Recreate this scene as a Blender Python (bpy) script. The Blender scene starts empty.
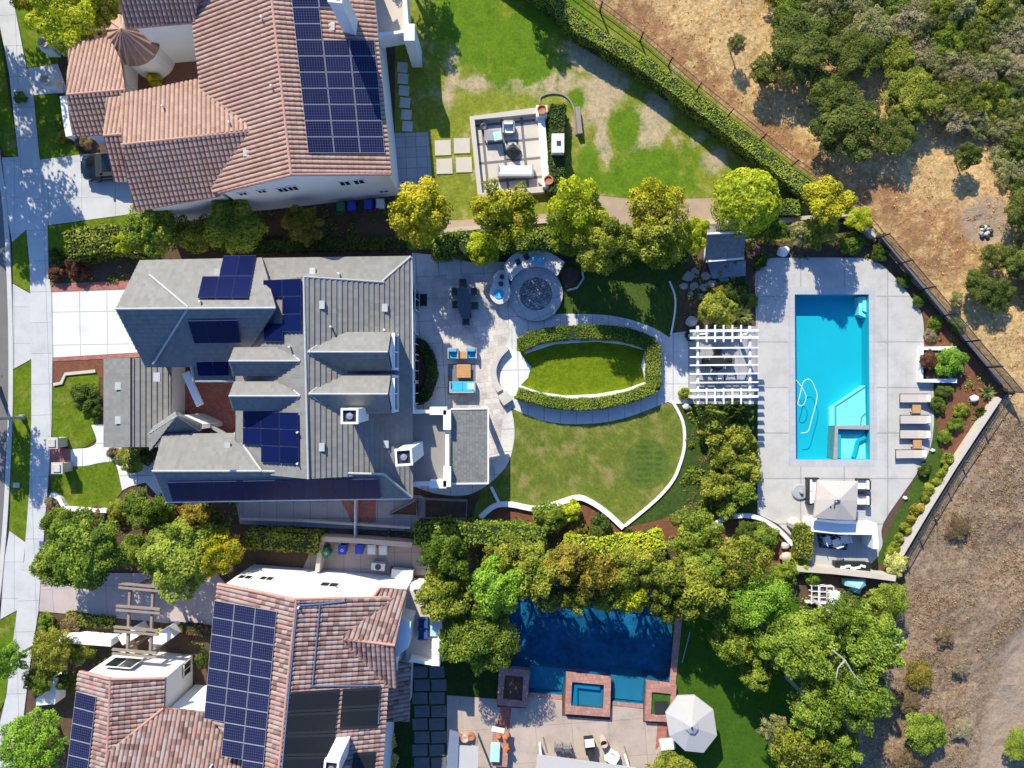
import bpy, bmesh, math, random
import numpy as np
from mathutils import Vector, Matrix, geometry, noise as mnoise

random.seed(7)
rng = np.random.default_rng(11)
PI = math.pi
H = 52.0          # camera height above the ground, metres
PPM = 14.0        # picture pixels per metre at ground level
SC = bpy.context.scene
COL = SC.collection

# ---------------------------------------------------------------- coordinates
def V(px, py, z=0.0):
    """the point at height z that is seen at picture position (px, py)"""
    f = (H - z) / (H * PPM)
    return Vector(((px - 512.0) * f, -(py - 384.0) * f, z))
def PX(pts, z=0.0): return [V(x, y, z) for x, y in pts]
def V3(pts): return [V(*p) for p in pts]
def crop(x0, y0, s): return lambda *pts: [(x0 + x * s, y0 + y * s) for x, y in pts]
cA = crop(0, 0, .2605); cB = crop(240, 0, .2605); cC = crop(440, 0, .2605); cD = crop(640, 0, .3776)
cE = crop(0, 180, .2605); cF = crop(100, 240, .2605); cG = crop(260, 240, .2605); cH = crop(400, 180, .2605)
cI = crop(480, 300, .2605); cJ = crop(620, 180, .2605); cK = crop(740, 240, .2866); cL = crop(740, 400, .2863)
cN = crop(0, 360, .2605); cO = crop(120, 390, .2605); cP = crop(300, 390, .2605); cQ = crop(0, 560, .2708)
cR = crop(180, 560, .2708); cS = crop(400, 560, .2708); cT = crop(560, 560, .2708); cU = crop(740, 540, .2968)
cY = crop(480, 460, .2734); cZ = crop(420, 260, .1823)

def smooth(pts, n=6, closed=False):
    """Catmull-Rom through 2D points"""
    out = []; m = len(pts)
    rngi = range(m) if closed else range(m - 1)
    for i in rngi:
        p0 = pts[(i - 1) % m] if closed or i > 0 else pts[0]
        p1 = pts[i]; p2 = pts[(i + 1) % m]
        p3 = pts[(i + 2) % m] if closed or i + 2 < m else pts[-1]
        for k in range(n):
            t = k / n
            out.append(tuple(.5 * ((2 * b) + (-a + c) * t + (2 * a - 5 * b + 4 * c - d) * t * t + (-a + 3 * b - 3 * c + d) * t ** 3)
                             for a, b, c, d in zip(p0, p1, p2, p3)))
    if not closed: out.append(tuple(pts[-1]))
    return out
def circ(cx, cy, rx, ry=None, n=32, a0=0, a1=2 * PI):
    ry = rx if ry is None else ry
    full = abs(a1 - a0 - 2 * PI) < 1e-6
    return [(cx + rx * math.cos(a0 + (a1 - a0) * i / (n if full else n - 1)), cy + ry * math.sin(a0 + (a1 - a0) * i / (n if full else n - 1))) for i in range(n)]

# ---------------------------------------------------------------- mesh builder
class MB:
    def __init__(s): s.v = []; s.f = []; s.uv = []; s.mi = []
    def face(s, pts, mi=0, uv=None):
        b = len(s.v); s.v += [tuple(p) for p in pts]; s.f.append(tuple(range(b, b + len(pts))))
        s.uv.append(uv or [(p[0], p[1]) for p in pts]); s.mi.append(mi)
        return s
    def box(s, c, size, rz=0.0, mi=0, R=None):
        c = Vector(c); M = R if R is not None else Matrix.Rotation(rz, 3, 'Z')
        hx, hy, hz = size[0] / 2, size[1] / 2, size[2] / 2
        q = [c + M @ Vector((x * hx, y * hy, z * hz)) for x, y, z in ((-1,-1,-1),(1,-1,-1),(1,1,-1),(-1,1,-1),(-1,-1,1),(1,-1,1),(1,1,1),(-1,1,1))]
        for idx in ((0,3,2,1),(4,5,6,7),(0,1,5,4),(1,2,6,5),(2,3,7,6),(3,0,4,7)):
            s.face([q[i] for i in idx], mi)
        return s
    def bar(s, a, b, w, h=None, mi=0):
        """box beam from a to b, width w across, height h"""
        a = Vector(a); b = Vector(b); h = w if h is None else h
        d = b - a; L = d.length
        if L < 1e-6: return s
        x = d.normalized(); up = Vector((0, 0, 1)) if abs(x.z) < .98 else Vector((0, 1, 0))
        y = up.cross(x).normalized(); z = x.cross(y)
        R = Matrix((x, y, z)).transposed()
        return s.box((a + b) / 2, (L, w, h), mi=mi, R=R)
    def prism(s, poly, z0, z1, mi=0, holes=(), bottom=True, top=True, mside=None):
        mside = mi if mside is None else mside
        loops = [[Vector((p[0], p[1], 0)) for p in poly]] + [[Vector((p[0], p[1], 0)) for p in h] for h in holes]
        flat = [p for l in loops for p in l]
        tris = geometry.tessellate_polygon(loops)
        for t in tris:
            a, b, c = (flat[i] for i in t)
            cr = (b.x - a.x) * (c.y - a.y) - (b.y - a.y) * (c.x - a.x)
            if abs(cr) < 1e-9: continue
            if cr < 0: b, c = c, b
            if top: s.face([(p.x, p.y, z1) for p in (a, b, c)], mi)
            if bottom: s.face([(p.x, p.y, z0) for p in (a, c, b)], mi)
        if z1 - z0 > 1e-5:
            for k, l in enumerate(loops):
                ar = sum(l[i].x * l[(i + 1) % len(l)].y - l[(i + 1) % len(l)].x * l[i].y for i in range(len(l)))
                if (ar < 0) != (k > 0): l = l[::-1]
                for i in range(len(l)):
                    p, q = l[i], l[(i + 1) % len(l)]
                    s.face([(p.x, p.y, z0), (q.x, q.y, z0), (q.x, q.y, z1), (p.x, p.y, z1)], mside)
        return s
    def tube(s, pts, r, n=8, mi=0, caps=True):
        pts = [Vector(p) for p in pts]; rs = r if isinstance(r, (list, tuple)) else [r] * len(pts)
        rings = []
        for i, p in enumerate(pts):
            d = (pts[min(i + 1, len(pts) - 1)] - pts[max(i - 1, 0)]).normalized()
            up = Vector((0, 0, 1)) if abs(d.z) < .95 else Vector((1, 0, 0))
            x = up.cross(d).normalized(); y = d.cross(x)
            rings.append([p + (x * math.cos(2 * PI * k / n) + y * math.sin(2 * PI * k / n)) * rs[i] for k in range(n)])
        for i in range(len(rings) - 1):
            for k in range(n):
                s.face([rings[i][k], rings[i][(k + 1) % n], rings[i + 1][(k + 1) % n], rings[i + 1][k]], mi)
        if caps: s.face(rings[0][::-1], mi); s.face(rings[-1], mi)
        return s
    def lathe(s, c, prof, n=20, mi=0, sx=1, sy=1, rz=0):
        """prof: (radius, z) from bottom to top"""
        c = Vector(c); ca, sa = math.cos(rz), math.sin(rz)
        def P(r, z, k):
            a = 2 * PI * k / n; x, y = r * math.cos(a) * sx, r * math.sin(a) * sy
            return c + Vector((x * ca - y * sa, x * sa + y * ca, z))
        for (r0, z0), (r1, z1) in zip(prof, prof[1:]):
            for k in range(n):
                q = [P(r0, z0, k), P(r0, z0, k + 1), P(r1, z1, k + 1), P(r1, z1, k)]
                if r0 < 1e-5: q = q[1:]
                elif r1 < 1e-5: q = q[:3]
                s.face(q, mi)
        if prof[0][0] > 1e-5: s.face([P(*prof[0], k) for k in range(n)][::-1], mi)
        if prof[-1][0] > 1e-5: s.face([P(*prof[-1], k) for k in range(n)], mi)
        return s
    def blob(s, c, r, seed=0, n=2, rough=.18, mi=0):
        bm = bmesh.new(); bmesh.ops.create_icosphere(bm, subdivisions=n, radius=1)
        c = Vector(c); r = Vector(r) if not isinstance(r, (int, float)) else Vector((r, r, r))
        for f in bm.faces:
            s.face([c + Vector((v.co.x * r.x, v.co.y * r.y, v.co.z * r.z)) * (1 + rough * mnoise.noise(v.co * 1.6 + Vector((seed * 3.1, seed, 0)))) for v in f.verts], mi)
        bm.free(); return s
    def ribbon(s, path, w, z0, z1, closed=False, mi=0):
        """vertical wall of width w along a ground path (world 2D)"""
        P = [Vector((p[0], p[1])) for p in path]; n = len(P); L = []; R = []
        for i in range(n):
            a = P[i - 1] if (i > 0 or closed) else P[i]; b = P[(i + 1) % n] if (i < n - 1 or closed) else P[i]
            d = (b - a).normalized(); nrm = Vector((-d.y, d.x))
            L.append(P[i] + nrm * w / 2); R.append(P[i] - nrm * w / 2)
        for i in range(n if closed else n - 1):
            j = (i + 1) % n
            l0, l1, r0, r1 = L[i], L[j], R[i], R[j]
            s.face([(r0.x, r0.y, z1), (r1.x, r1.y, z1), (l1.x, l1.y, z1), (l0.x, l0.y, z1)], mi)
            s.face([(l0.x, l0.y, z0), (l0.x, l0.y, z1), (l1.x, l1.y, z1), (l1.x, l1.y, z0)], mi)
            s.face([(r1.x, r1.y, z0), (r1.x, r1.y, z1), (r0.x, r0.y, z1), (r0.x, r0.y, z0)], mi)
        if not closed:
            for i in (0, n - 1):
                l, r = L[i], R[i]; q = [(l.x, l.y, z0), (r.x, r.y, z0), (r.x, r.y, z1), (l.x, l.y, z1)]
                s.face(q if i == 0 else q[::-1], mi)
        return s
    def facet(s, pts, mi=0, course=.36, step=.035, barrel=0.0, pitch=.36, thick=.16, sub=8):
        """one tiled roof plane; u runs along the eave and v down the slope"""
        pts = [Vector(p) for p in pts]
        n = Vector((0, 0, 0))
        for i in range(len(pts)):
            a, b = pts[i], pts[(i + 1) % len(pts)]
            n += Vector(((a.y - b.y) * (a.z + b.z), (a.z - b.z) * (a.x + b.x), (a.x - b.x) * (a.y + b.y)))
        if n.z < 0: n = -n; pts = pts[::-1]
        n.normalize()
        d = Vector((n.x, n.y, 0))
        if d.length < 1e-3: d = Vector((1, 0, 0))
        d = (d - n * d.dot(n)).normalized(); u = d.cross(n).normalized()
        O = sum(pts, Vector()) / len(pts)
        P2 = [((p - O).dot(u), (p - O).dot(d)) for p in pts]
        def clip(poly, ax, lo, hi):
            for sgn, lim in ((1, hi), (-1, -lo)):
                out = []
                for i in range(len(poly)):
                    a, b = poly[i], poly[(i + 1) % len(poly)]
                    da, db = sgn * a[ax] - lim, sgn * b[ax] - lim
                    if da <= 0: out.append(a)
                    if (da < -1e-9 and db > 1e-9) or (da > 1e-9 and db < -1e-9):
                        t = da / (da - db); q = [a[0] + (b[0] - a[0]) * t, a[1] + (b[1] - a[1]) * t]; q[ax] = sgn * lim; out.append(tuple(q))
                poly = out
                if len(poly) < 3: return []
            return poly
        def prof(t):
            t = t % 1.0
            return 1 - abs(2 * t - 1) ** 3.2
        def pt(q, v0):
            h = step * (q[1] - v0) / course + (barrel * prof(q[0] / pitch) if barrel else 0)
            return O + u * q[0] + d * q[1] + n * h
        vs = [q[1] for q in P2]; us = [q[0] for q in P2]
        k0 = math.floor(min(vs) / course); k1 = math.ceil(max(vs) / course)
        for k in range(k0, k1):
            v0 = k * course; v1 = v0 + course
            bp = clip(P2, 1, v0, v1)
            if not bp: continue
            if barrel:
                du = pitch / sub; bu = [q[0] for q in bp]
                cells = [clip(bp, 0, j * du, (j + 1) * du) for j in range(math.floor(min(bu) / du), math.ceil(max(bu) / du))]
            else: cells = [bp]
            for c in cells:
                if len(c) < 3: continue
                s.face([pt(q, v0) for q in c], mi, uv=[(q[0], q[1] if q[1] > v0 + 1e-4 else v0 + 1e-3) if q[1] < v1 - 1e-4 else (q[0], v1 - 1e-3) for q in c])
                for i in range(len(c)):
                    a, b = c[i], c[(i + 1) % len(c)]
                    if abs(a[1] - v1) < 1e-6 and abs(b[1] - v1) < 1e-6 and abs(a[0] - b[0]) > 1e-5:
                        A, B = pt(a, v0), pt(b, v0); A2, B2 = pt(a, v1), pt(b, v1)
                        s.face([B, A, A2, B2], mi, uv=[(b[0], v1 - .002), (a[0], v1 - .002), (a[0], v1 - .001), (b[0], v1 - .001)])
        dn = Vector((0, 0, -thick))
        s.face([p + dn for p in reversed(pts)], mi)
        lo = Vector((0, 0, 0))
        for i in range(len(pts)):
            a, b = pts[i], pts[(i + 1) % len(pts)]
            s.face([a + dn, b + dn, b + lo, a + lo], mi)
        return s
    def build(s, name, mats, parent=None, smooth_=False):
        me = bpy.data.meshes.new(name); me.from_pydata(s.v, [], s.f)
        uvl = me.uv_layers.new(name='UVMap')
        flat = [c for face in s.uv for q in face for c in q]
        uvl.data.foreach_set('uv', flat)
        mats = mats if isinstance(mats, (list, tuple)) else [mats]
        for m in mats: me.materials.append(m)
        me.polygons.foreach_set('material_index', s.mi)
        if smooth_: 
            bm = bmesh.new(); bm.from_mesh(me); bmesh.ops.remove_doubles(bm, verts=bm.verts, dist=1e-4); bm.to_mesh(me); bm.free()
            me.polygons.foreach_set('use_smooth', [True] * len(me.polygons))
        me.update()
        o = bpy.data.objects.new(name, me); COL.objects.link(o)
        if parent is not None: o.parent = parent; o.matrix_parent_inverse = Matrix.Translation(-parent.location) if not parent.get('local') else Matrix.Identity(4)
        return o

def tag(o, label, cat, group=None):
    o['label'] = label; o['category'] = cat
    if group: o['group'] = group
    return o
def thing(name, label, cat, loc=(0, 0, 0), group=None, local=False, rz=0):
    """Empty at a thing's base. local=True: its parts are modelled about the origin, else in world coordinates"""
    o = bpy.data.objects.new(name, None); COL.objects.link(o); o.location = loc; o.rotation_euler = (0, 0, rz); o.empty_display_size = .2
    if local: o['local'] = 1
    return tag(o, label, cat, group)
def struct(name, mb, mats):
    o = mb.build(name, mats); o['kind'] = 'structure'; return o
def sheet(name, poly, z, mat, holes=(), t=.0):
    """a piece of the setting: a flat sheet with its top at z, thickness t (poly in picture coordinates at ground level)"""
    w = PX(poly); h = [PX(q) for q in holes]
    return struct(name, MB().prism(w, z - t, z, holes=h, bottom=False), mat)
def dup(root, loc, rz=0.0, label=None, group=None):
    c = root.copy(); COL.objects.link(c); c.location = loc; c.rotation_euler = (0, 0, rz)
    if label: c['label'] = label
    if group: c['group'] = group
    for ch in list(root.children):
        d = ch.copy(); COL.objects.link(d); d.parent = c
        for g in list(ch.children):
            e = g.copy(); COL.objects.link(e); e.parent = d
    return c

# ---------------------------------------------------------------- materials
class N:
    def __init__(s, name):
        s.m = bpy.data.materials.new(name); s.m.use_nodes = True; s.t = s.m.node_tree; s.t.nodes.clear()
        s.out = s.n('ShaderNodeOutputMaterial'); s.b = s.n('ShaderNodeBsdfPrincipled'); s.l(s.b.outputs[0], s.out.inputs[0])
        s.pos = s.n('ShaderNodeNewGeometry').outputs['Position']
    def n(s, t, **kw):
        x = s.t.nodes.new(t)
        for k, v in kw.items(): setattr(x, k, v)
        return x
    def l(s, a, b): s.t.links.new(a, b)
    def noise(s, scale, detail=5, rough=.6, vec=None, dist=0):
        x = s.n('ShaderNodeTexNoise'); x.inputs['Scale'].default_value = scale; x.inputs['Detail'].default_value = detail
        x.inputs['Roughness'].default_value = rough; x.inputs['Distortion'].default_value = dist
        s.l(vec or s.pos, x.inputs['Vector']); return x.outputs['Fac']
    def ramp(s, fac, stops):
        x = s.n('ShaderNodeValToRGB'); e = x.color_ramp.elements
        while len(e) < len(stops): e.new(.5)
        for el, (p, c) in zip(e, stops): el.position = p; el.color = (*c, 1)
        s.l(fac, x.inputs[0]); return x.outputs[0]
    def mix(s, fac, a, b, mode='MIX'):
        x = s.n('ShaderNodeMix', data_type='RGBA', blend_type=mode)
        for sock, v in ((x.inputs[0], fac), (x.inputs[6], a), (x.inputs[7], b)):
            if isinstance(v, (int, float)): sock.default_value = v
            elif isinstance(v, tuple): sock.default_value = (*v, 1)
            else: s.l(v, sock)
        return x.outputs[2]
    def math(s, op, a, b=0.0, clamp=False):
        x = s.n('ShaderNodeMath', operation=op, use_clamp=clamp)
        for sock, v in ((x.inputs[0], a), (x.inputs[1], b)):
            if isinstance(v, (int, float)): sock.default_value = v
            else: s.l(v, sock)
        return x.outputs[0]
    def mrange(s, v, a, b, c=0.0, d=1.0, smooth_=True):
        x = s.n('ShaderNodeMapRange'); x.interpolation_type = 'SMOOTHSTEP' if smooth_ else 'LINEAR'
        s.l(v, x.inputs[0])
        for i, q in enumerate((a, b, c, d)): x.inputs[i + 1].default_value = q
        return x.outputs[0]
    def bump(s, h, strength=.4, dist=.05):
        x = s.n('ShaderNodeBump'); x.inputs['Strength'].default_value = strength; x.inputs['Distance'].default_value = dist
        s.l(h, x.inputs['Height']); s.l(x.outputs[0], s.b.inputs['Normal']); return x
    def fin(s, col=None, rough=.8, spec=.25, metal=0.0):
        if col is not None:
            if isinstance(col, tuple): s.b.inputs['Base Color'].default_value = (*col, 1)
            else: s.l(col, s.b.inputs['Base Color'])
        s.b.inputs['Roughness'].default_value = rough; s.b.inputs['Specular IOR Level'].default_value = spec; s.b.inputs['Metallic'].default_value = metal
        return s.m
    def mapping(s, loc=(0, 0, 0), rot=0.0, scale=(1, 1, 1), typ='TEXTURE', vec=None):
        x = s.n('ShaderNodeMapping', vector_type=typ); x.inputs['Location'].default_value = loc
        x.inputs['Rotation'].default_value = (0, 0, rot); x.inputs['Scale'].default_value = scale
        s.l(vec or s.pos, x.inputs['Vector']); return x.outputs[0]
    def ellipses(s, lst, soft=.35, rag=.35, rscale=.8):
        """0..1 mask of ragged ellipses given as picture (cx, cy, rx, ry, degrees)"""
        acc = None
        for cx, cy, rx, ry, a in lst:
            p = V(cx, cy)
            mp = s.mapping((p.x, p.y, 0), math.radians(-a), (rx / PPM, ry / PPM, 100.0))
            ln = s.n('ShaderNodeVectorMath', operation='LENGTH'); s.l(mp, ln.inputs[0])
            acc = ln.outputs['Value'] if acc is None else s.math('MINIMUM', acc, ln.outputs['Value'])
        nz = s.math('MULTIPLY', s.math('SUBTRACT', s.noise(rscale, 6, .65), .5), rag * 2.6)
        return s.mrange(s.math('ADD', acc, nz), 1 + soft / 2, 1 - soft / 2)

def shade(c, k): return tuple(min(1, x * k) for x in c)
def plain(name, c, rough=.7, var=.18, scale=1.2, fine=14, bump=.15, spec=.25, metal=0.0, bd=.02):
    s = N(name)
    a = s.noise(scale, 5, .62); b = s.noise(fine, 4, .6)
    m = s.math('ADD', s.math('MULTIPLY', a, .6), s.math('MULTIPLY', b, .4))
    col = s.ramp(m, [(.28, shade(c, 1 - var)), (.5, c), (.72, shade(c, 1 + var))])
    if bump: s.bump(b, bump, bd)
    return s.fin(col, rough, spec, metal)
def slabs(name, c, w, h, rot=0.0, off=(0, 0), mortar=.02, mc=None, var=.1, offset=0.0, rough=.75, bump=.3, stain=.12, mort_smooth=.1):
    """paving with joints"""
    s = N(name)
    v = s.mapping((off[0], off[1], 0), rot)
    br = s.n('ShaderNodeTexBrick', offset=offset, squash=1.0); s.l(v, br.inputs['Vector'])
    br.inputs['Color1'].default_value = (*shade(c, 1 - var), 1); br.inputs['Color2'].default_value = (*shade(c, 1 + var), 1)
    br.inputs['Mortar'].default_value = (*(mc or shade(c, .55)), 1); br.inputs['Scale'].default_value = 1
    br.inputs['Mortar Size'].default_value = mortar; br.inputs['Brick Width'].default_value = w; br.inputs['Row Height'].default_value = h
    br.inputs['Mortar Smooth'].default_value = mort_smooth
    a = s.noise(.7, 6, .65); b = s.noise(18, 3, .6)
    st = s.ramp(s.math('ADD', s.math('MULTIPLY', a, .65), s.math('MULTIPLY', b, .35)), [(.3, (1 - stain * 1.6,) * 3), (.52, (1, 1, 1)), (.75, (1 + stain * .5,) * 3)])
    col = s.mix(1.0, br.outputs['Color'], st, 'MULTIPLY')
    s.bump(s.math('SUBTRACT', s.math('MULTIPLY', b, .15), br.outputs['Fac']), bump, .01)
    return s.fin(col, rough, .25)
def tiles(name, stops, course=.36, pitch=.36, k=.62, rough=.75, bump=.2):
    """roof tile colours: one random tone per tile"""
    s = N(name)
    uv = s.n('ShaderNodeUVMap').outputs[0]
    sep = s.n('ShaderNodeSeparateXYZ'); s.l(uv, sep.inputs[0])
    cu = s.math('FLOOR', s.math('DIVIDE', sep.outputs[0], pitch)); cv = s.math('FLOOR', s.math('DIVIDE', sep.outputs[1], course))
    cmb = s.n('ShaderNodeCombineXYZ'); s.l(cu, cmb.inputs[0]); s.l(cv, cmb.inputs[1])
    wn = s.n('ShaderNodeTexWhiteNoise', noise_dimensions='2D'); s.l(cmb.outputs[0], wn.inputs['Vector'])
    big = s.noise(.5, 4, .6); fine = s.noise(9, 4, .65)
    f = s.math('ADD', s.math('MULTIPLY', wn.outputs['Value'], k), s.math('ADD', s.math('MULTIPLY', big, (1 - k) * .55), s.math('MULTIPLY', fine, (1 - k) * .45)))
    col = s.ramp(f, stops)
    s.bump(s.noise(30, 3), bump, .01)
    return s.fin(col, rough, .3)

def leafmat(name, dark, mid, light, trans=.38):
    s = N(name)
    at = s.n('ShaderNodeAttribute', attribute_name='rnd').outputs['Fac']
    oi = s.n('ShaderNodeObjectInfo').outputs['Random']
    f = s.math('ADD', at, s.math('MULTIPLY', s.math('SUBTRACT', oi, .5), .22), clamp=True)
    yl = lambda c, k: (min(1, c[0] * k * 1.12), min(1, c[1] * k), c[2] * k * .72)
    dark, mid, light = yl(dark, 1.7), yl(mid, 2.0), yl(light, 1.75)
    col = s.ramp(f, [(.12, dark), (.5, mid), (.92, light)])
    s.fin(col, .6, .08)
    tr = s.n('ShaderNodeBsdfTranslucent'); s.l(s.mix(1.0, col, (1.15, 1.1, .55), 'MULTIPLY'), tr.inputs[0])
    mx = s.n('ShaderNodeMixShader'); mx.inputs[0].default_value = trans
    s.l(s.b.outputs[0], mx.inputs[1]); s.l(tr.outputs[0], mx.inputs[2]); s.l(mx.outputs[0], s.out.inputs[0])
    return s.m

def watermat(name, tint, rough=.02, wave=.05):
    s = N(name)
    tb = s.n('ShaderNodeBsdfTransparent'); tb.inputs[0].default_value = (*tint, 1)
    gl = s.n('ShaderNodeBsdfGlossy'); gl.inputs['Roughness'].default_value = rough
    bp = s.n('ShaderNodeBump'); bp.inputs['Strength'].default_value = .25; bp.inputs['Distance'].default_value = wave
    s.l(s.noise(2.2, 3, .5, dist=.4), bp.inputs['Height']); s.l(bp.outputs[0], gl.inputs['Normal'])
    lw = s.n('ShaderNodeLayerWeight'); lw.inputs[0].default_value = .5; fac = s.math('ADD', .02, s.math('MULTIPLY', s.math('POWER', lw.outputs['Facing'], 5.0), .9))
    mx = s.n('ShaderNodeMixShader'); s.l(fac, mx.inputs[0]); s.l(tb.outputs[0], mx.inputs[1]); s.l(gl.outputs[0], mx.inputs[2])
    s.l(mx.outputs[0], s.out.inputs[0]); return s.m

def grassmat(name, c, var=.35, patch=None, pc=(.25, .22, .09), pmask=None, stripes=None):
    s = N(name)
    f = s.noise(13, 4, .75); g = s.noise(1.1, 6, .65); hh = s.noise(4.5, 5, .75)
    m = s.math('ADD', s.math('MULTIPLY', f, .3), s.math('ADD', s.math('MULTIPLY', g, .3), s.math('MULTIPLY', hh, .4)))
    col = s.ramp(m, [(.36, shade(c, 1 - var)), (.5, c), (.63, (min(1, c[0] * (1 + var * 1.7)), c[1] * (1 + var), c[2] * (1 + var * .5)))])
    if patch is not None:   # worn, yellowed grass
        w = s.mrange(s.noise(.55, 6, .7), patch, patch + .16)
        col = s.mix(w, col, s.ramp(f, [(.3, shade(pc, .7)), (.7, shade(pc, 1.25))]))
    if pmask:
        for lst, cc, soft, rag in pmask:
            k = s.ellipses(lst, soft, rag)
            col = s.mix(k, col, s.ramp(m, [(.36, shade(cc, .55)), (.5, cc), (.63, (min(1, cc[0] * 1.65), cc[1] * 1.35, cc[2] * 1.2))]))
    s.bump(s.math('ADD', f, s.noise(60, 2)), .7, .04)
    return s.fin(col, .9, .03)

def panelmat(name, cell, line, frame, nx=10, ny=6, lw=.05, fw=.012, rough=.12):
    s = N(name)
    uv = s.n('ShaderNodeUVMap').outputs[0]; sep = s.n('ShaderNodeSeparateXYZ'); s.l(uv, sep.inputs[0])
    def edge(o, n, w):
        fr = s.math('FRACT', s.math('MULTIPLY', o, n)); return s.math('LESS_THAN', s.math('MINIMUM', fr, s.math('SUBTRACT', 1, fr)), w)
    g = s.math('MAXIMUM', edge(sep.outputs[0], nx, lw), edge(sep.outputs[1], ny, lw))
    b = s.math('MAXIMUM', edge(sep.outputs[0], 1, fw), edge(sep.outputs[1], 1, fw * 1.6))
    oi = s.n('ShaderNodeObjectInfo').outputs['Random']
    cc = s.mix(oi, shade(cell, .85), shade(cell, 1.2))
    col = s.mix(b, s.mix(g, cc, line), frame)
    s.fin(col, rough, .1)
    return s.m

M = {}
M['asphalt'] = plain('asphalt', (.16, .15, .145), .9, .15, .6, 40, .3)
M['kerb'] = plain('kerb_concrete', (.5, .49, .46), .85, .12, 1, 20)
M['walk'] = slabs('sidewalk_concrete', (.5, .5, .49), 1.5, 2.2, math.radians(2), (-33, 0), .02, (.3, .3, .3), .04)
M['apron'] = slabs('apron_concrete', (.5, .5, .49), 2.4, 2.6, 0, (-35.5, .3), .018, (.33, .33, .32), .04)
M['drive'] = slabs('driveway_concrete', (.66, .65, .63), 1.95, 2.35, math.radians(1), (-30.8, 2.8), .035, (.40, .39, .37), .04, stain=.13)
M['drive2'] = slabs('pink_driveway_concrete', (.46, .39, .37), 1.9, 3.0, math.radians(4), (-30.7, -17.5), .025, (.34, .28, .26), .05)
M['brick'] = slabs('brick_paving', (.36, .13, .10), .2, .1, 0, (0, 0), .006, (.2, .12, .1), .22, .5)
M['deck'] = slabs('pool_deck_concrete', (.485, .462, .43), 3.1, 3.25, 0, (17.5, 3.0), .05, (.33, .325, .315), .04, stain=.17)
M['coping'] = slabs('pool_coping', (.43, .43, .435), .6, .6, 0, (0, 0), .012, (.36, .36, .36), .04)
M['patio'] = slabs('patio_concrete', (.60, .57, .53), 1.6, 1.6, math.radians(3), (0, 0), .03, (.36, .34, .33), .05, stain=.22)
M['paver'] = slabs('stone_pavers', (.56, .51, .47), .55, .4, math.radians(8), (0, 0), .016, (.43, .39, .36), .14, .5, stain=.3)
M['pathc'] = slabs('path_concrete', (.60, .59, .575), 1.15, 30, 0, (0, 0), .03, (.36, .36, .36), .05, stain=.2)
M['pinkpatio'] = slabs('tan_patio_concrete', (.44, .36, .31), 2.6, 2.6, math.radians(4), (-1.1, -22), .02, (.32, .26, .22), .04, stain=.2)
M['mulch'] = plain('red_mulch', (.20, .085, .05), .95, .4, 3, 34, .9, .1, 0, .06)
M['soil'] = plain('dark_soil', (.115, .075, .05), .95, .35, 2.5, 30, .8, .1, 0, .06)
M['stucco'] = plain('white_stucco', (.78, .77, .75), .85, .05, .8, 40, .12)
M['white'] = plain('white_paint', (.8, .8, .8), .5, .04, 1, 20, .05)
M['cream'] = plain('cream_concrete', (.52, .46, .39), .8, .08, 1.2, 25, .15)
M['tanwall'] = plain('tan_stucco', (.5, .4, .33), .85, .08, 1, 30, .15)
M['stone'] = plain('pale_stone', (.5, .47, .43), .85, .2, 2.5, 18, .4, .2, 0, .05)
M['counter'] = plain('stone_counter', (.55, .53, .52), .6, .25, 6, 22, .2)
M['mosaic'] = slabs('mosaic_stone', (.3, .29, .3), .22, .18, .3, (0, 0), .02, (.13, .13, .14), .45, .5, stain=.35)
TERRA = [(.2, (.26, .142, .095)), (.42, (.375, .228, .165)), (.6, (.435, .28, .208)), (.82, (.51, .365, .28))]
M['terra'] = tiles('terracotta_tiles', TERRA, .35, .29, .22)
MIXT = [(.2, (.145, .082, .07)), (.36, (.24, .142, .12)), (.5, (.315, .215, .185)), (.62, (.34, .28, .25)), (.74, (.36, .185, .148)), (.86, (.40, .36, .33))]
M['mixt'] = tiles('mixed_clay_tiles', MIXT, .35, .29, .55)
GREY = [(.25, (.19, .182, .165)), (.5, (.216, .207, .188)), (.75, (.243, .233, .212))]
M['grey'] = tiles('grey_flat_tiles', GREY, .34, .25, .4)
M['greysmall'] = tiles('small_grey_shingles', [(.25, (.145, .148, .14)), (.5, (.185, .187, .175)), (.75, (.225, .225, .21))], .2, .16, .4)
M['cap'] = plain('pale_ridge_cap', (.42, .42, .41), .7, .15, 3, 20, .2)
M['capred'] = plain('terracotta_ridge_cap', (.47, .25, .19), .75, .2, 3, 20, .2)
M['panel'] = panelmat('blue_solar_cells', (.010, .012, .045), (.055, .06, .11), (.33, .34, .38), 10, 6, .08, .012, .25)
M['paneldk'] = panelmat('plain_blue_solar_cells', (.004, .008, .05), (.005, .009, .057), (.05, .06, .14), 6, 10, .03, .008, .3)
M['thermal'] = panelmat('black_pool_heating_mat', (.015, .017, .02), (.03, .033, .036), (.03, .03, .03), 30, 1, .12, .004, .45)
M['wood'] = plain('weathered_wood', (.27, .22, .18), .8, .2, 2, 26, .3)
M['teak'] = plain('orange_teak', (.5, .27, .11), .55, .15, 3, 26, .2)
M['dark'] = plain('dark_metal', (.03, .032, .036), .5, .2, 3, 20, .05, .4)
M['black'] = plain('black_resin', (.02, .02, .023), .6, .2, 3, 20, .1, .3)
M['steel'] = plain('brushed_steel', (.5, .52, .55), .35, .1, 3, 30, .05, .5, .7)
M['greym'] = plain('grey_metal', (.28, .28, .29), .5, .1, 3, 30, .05, .4, .3)
M['glass'] = plain('dark_window_glass', (.02, .025, .03), .08, .1, 1, 8, 0, .6)
M['blue'] = plain('sky_blue_fabric', (.05, .40, .62), .85, .1, 4, 40, .3)
M['paleblue'] = plain('pale_blue_fabric', (.42, .66, .74), .85, .08, 4, 40, .3)
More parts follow.
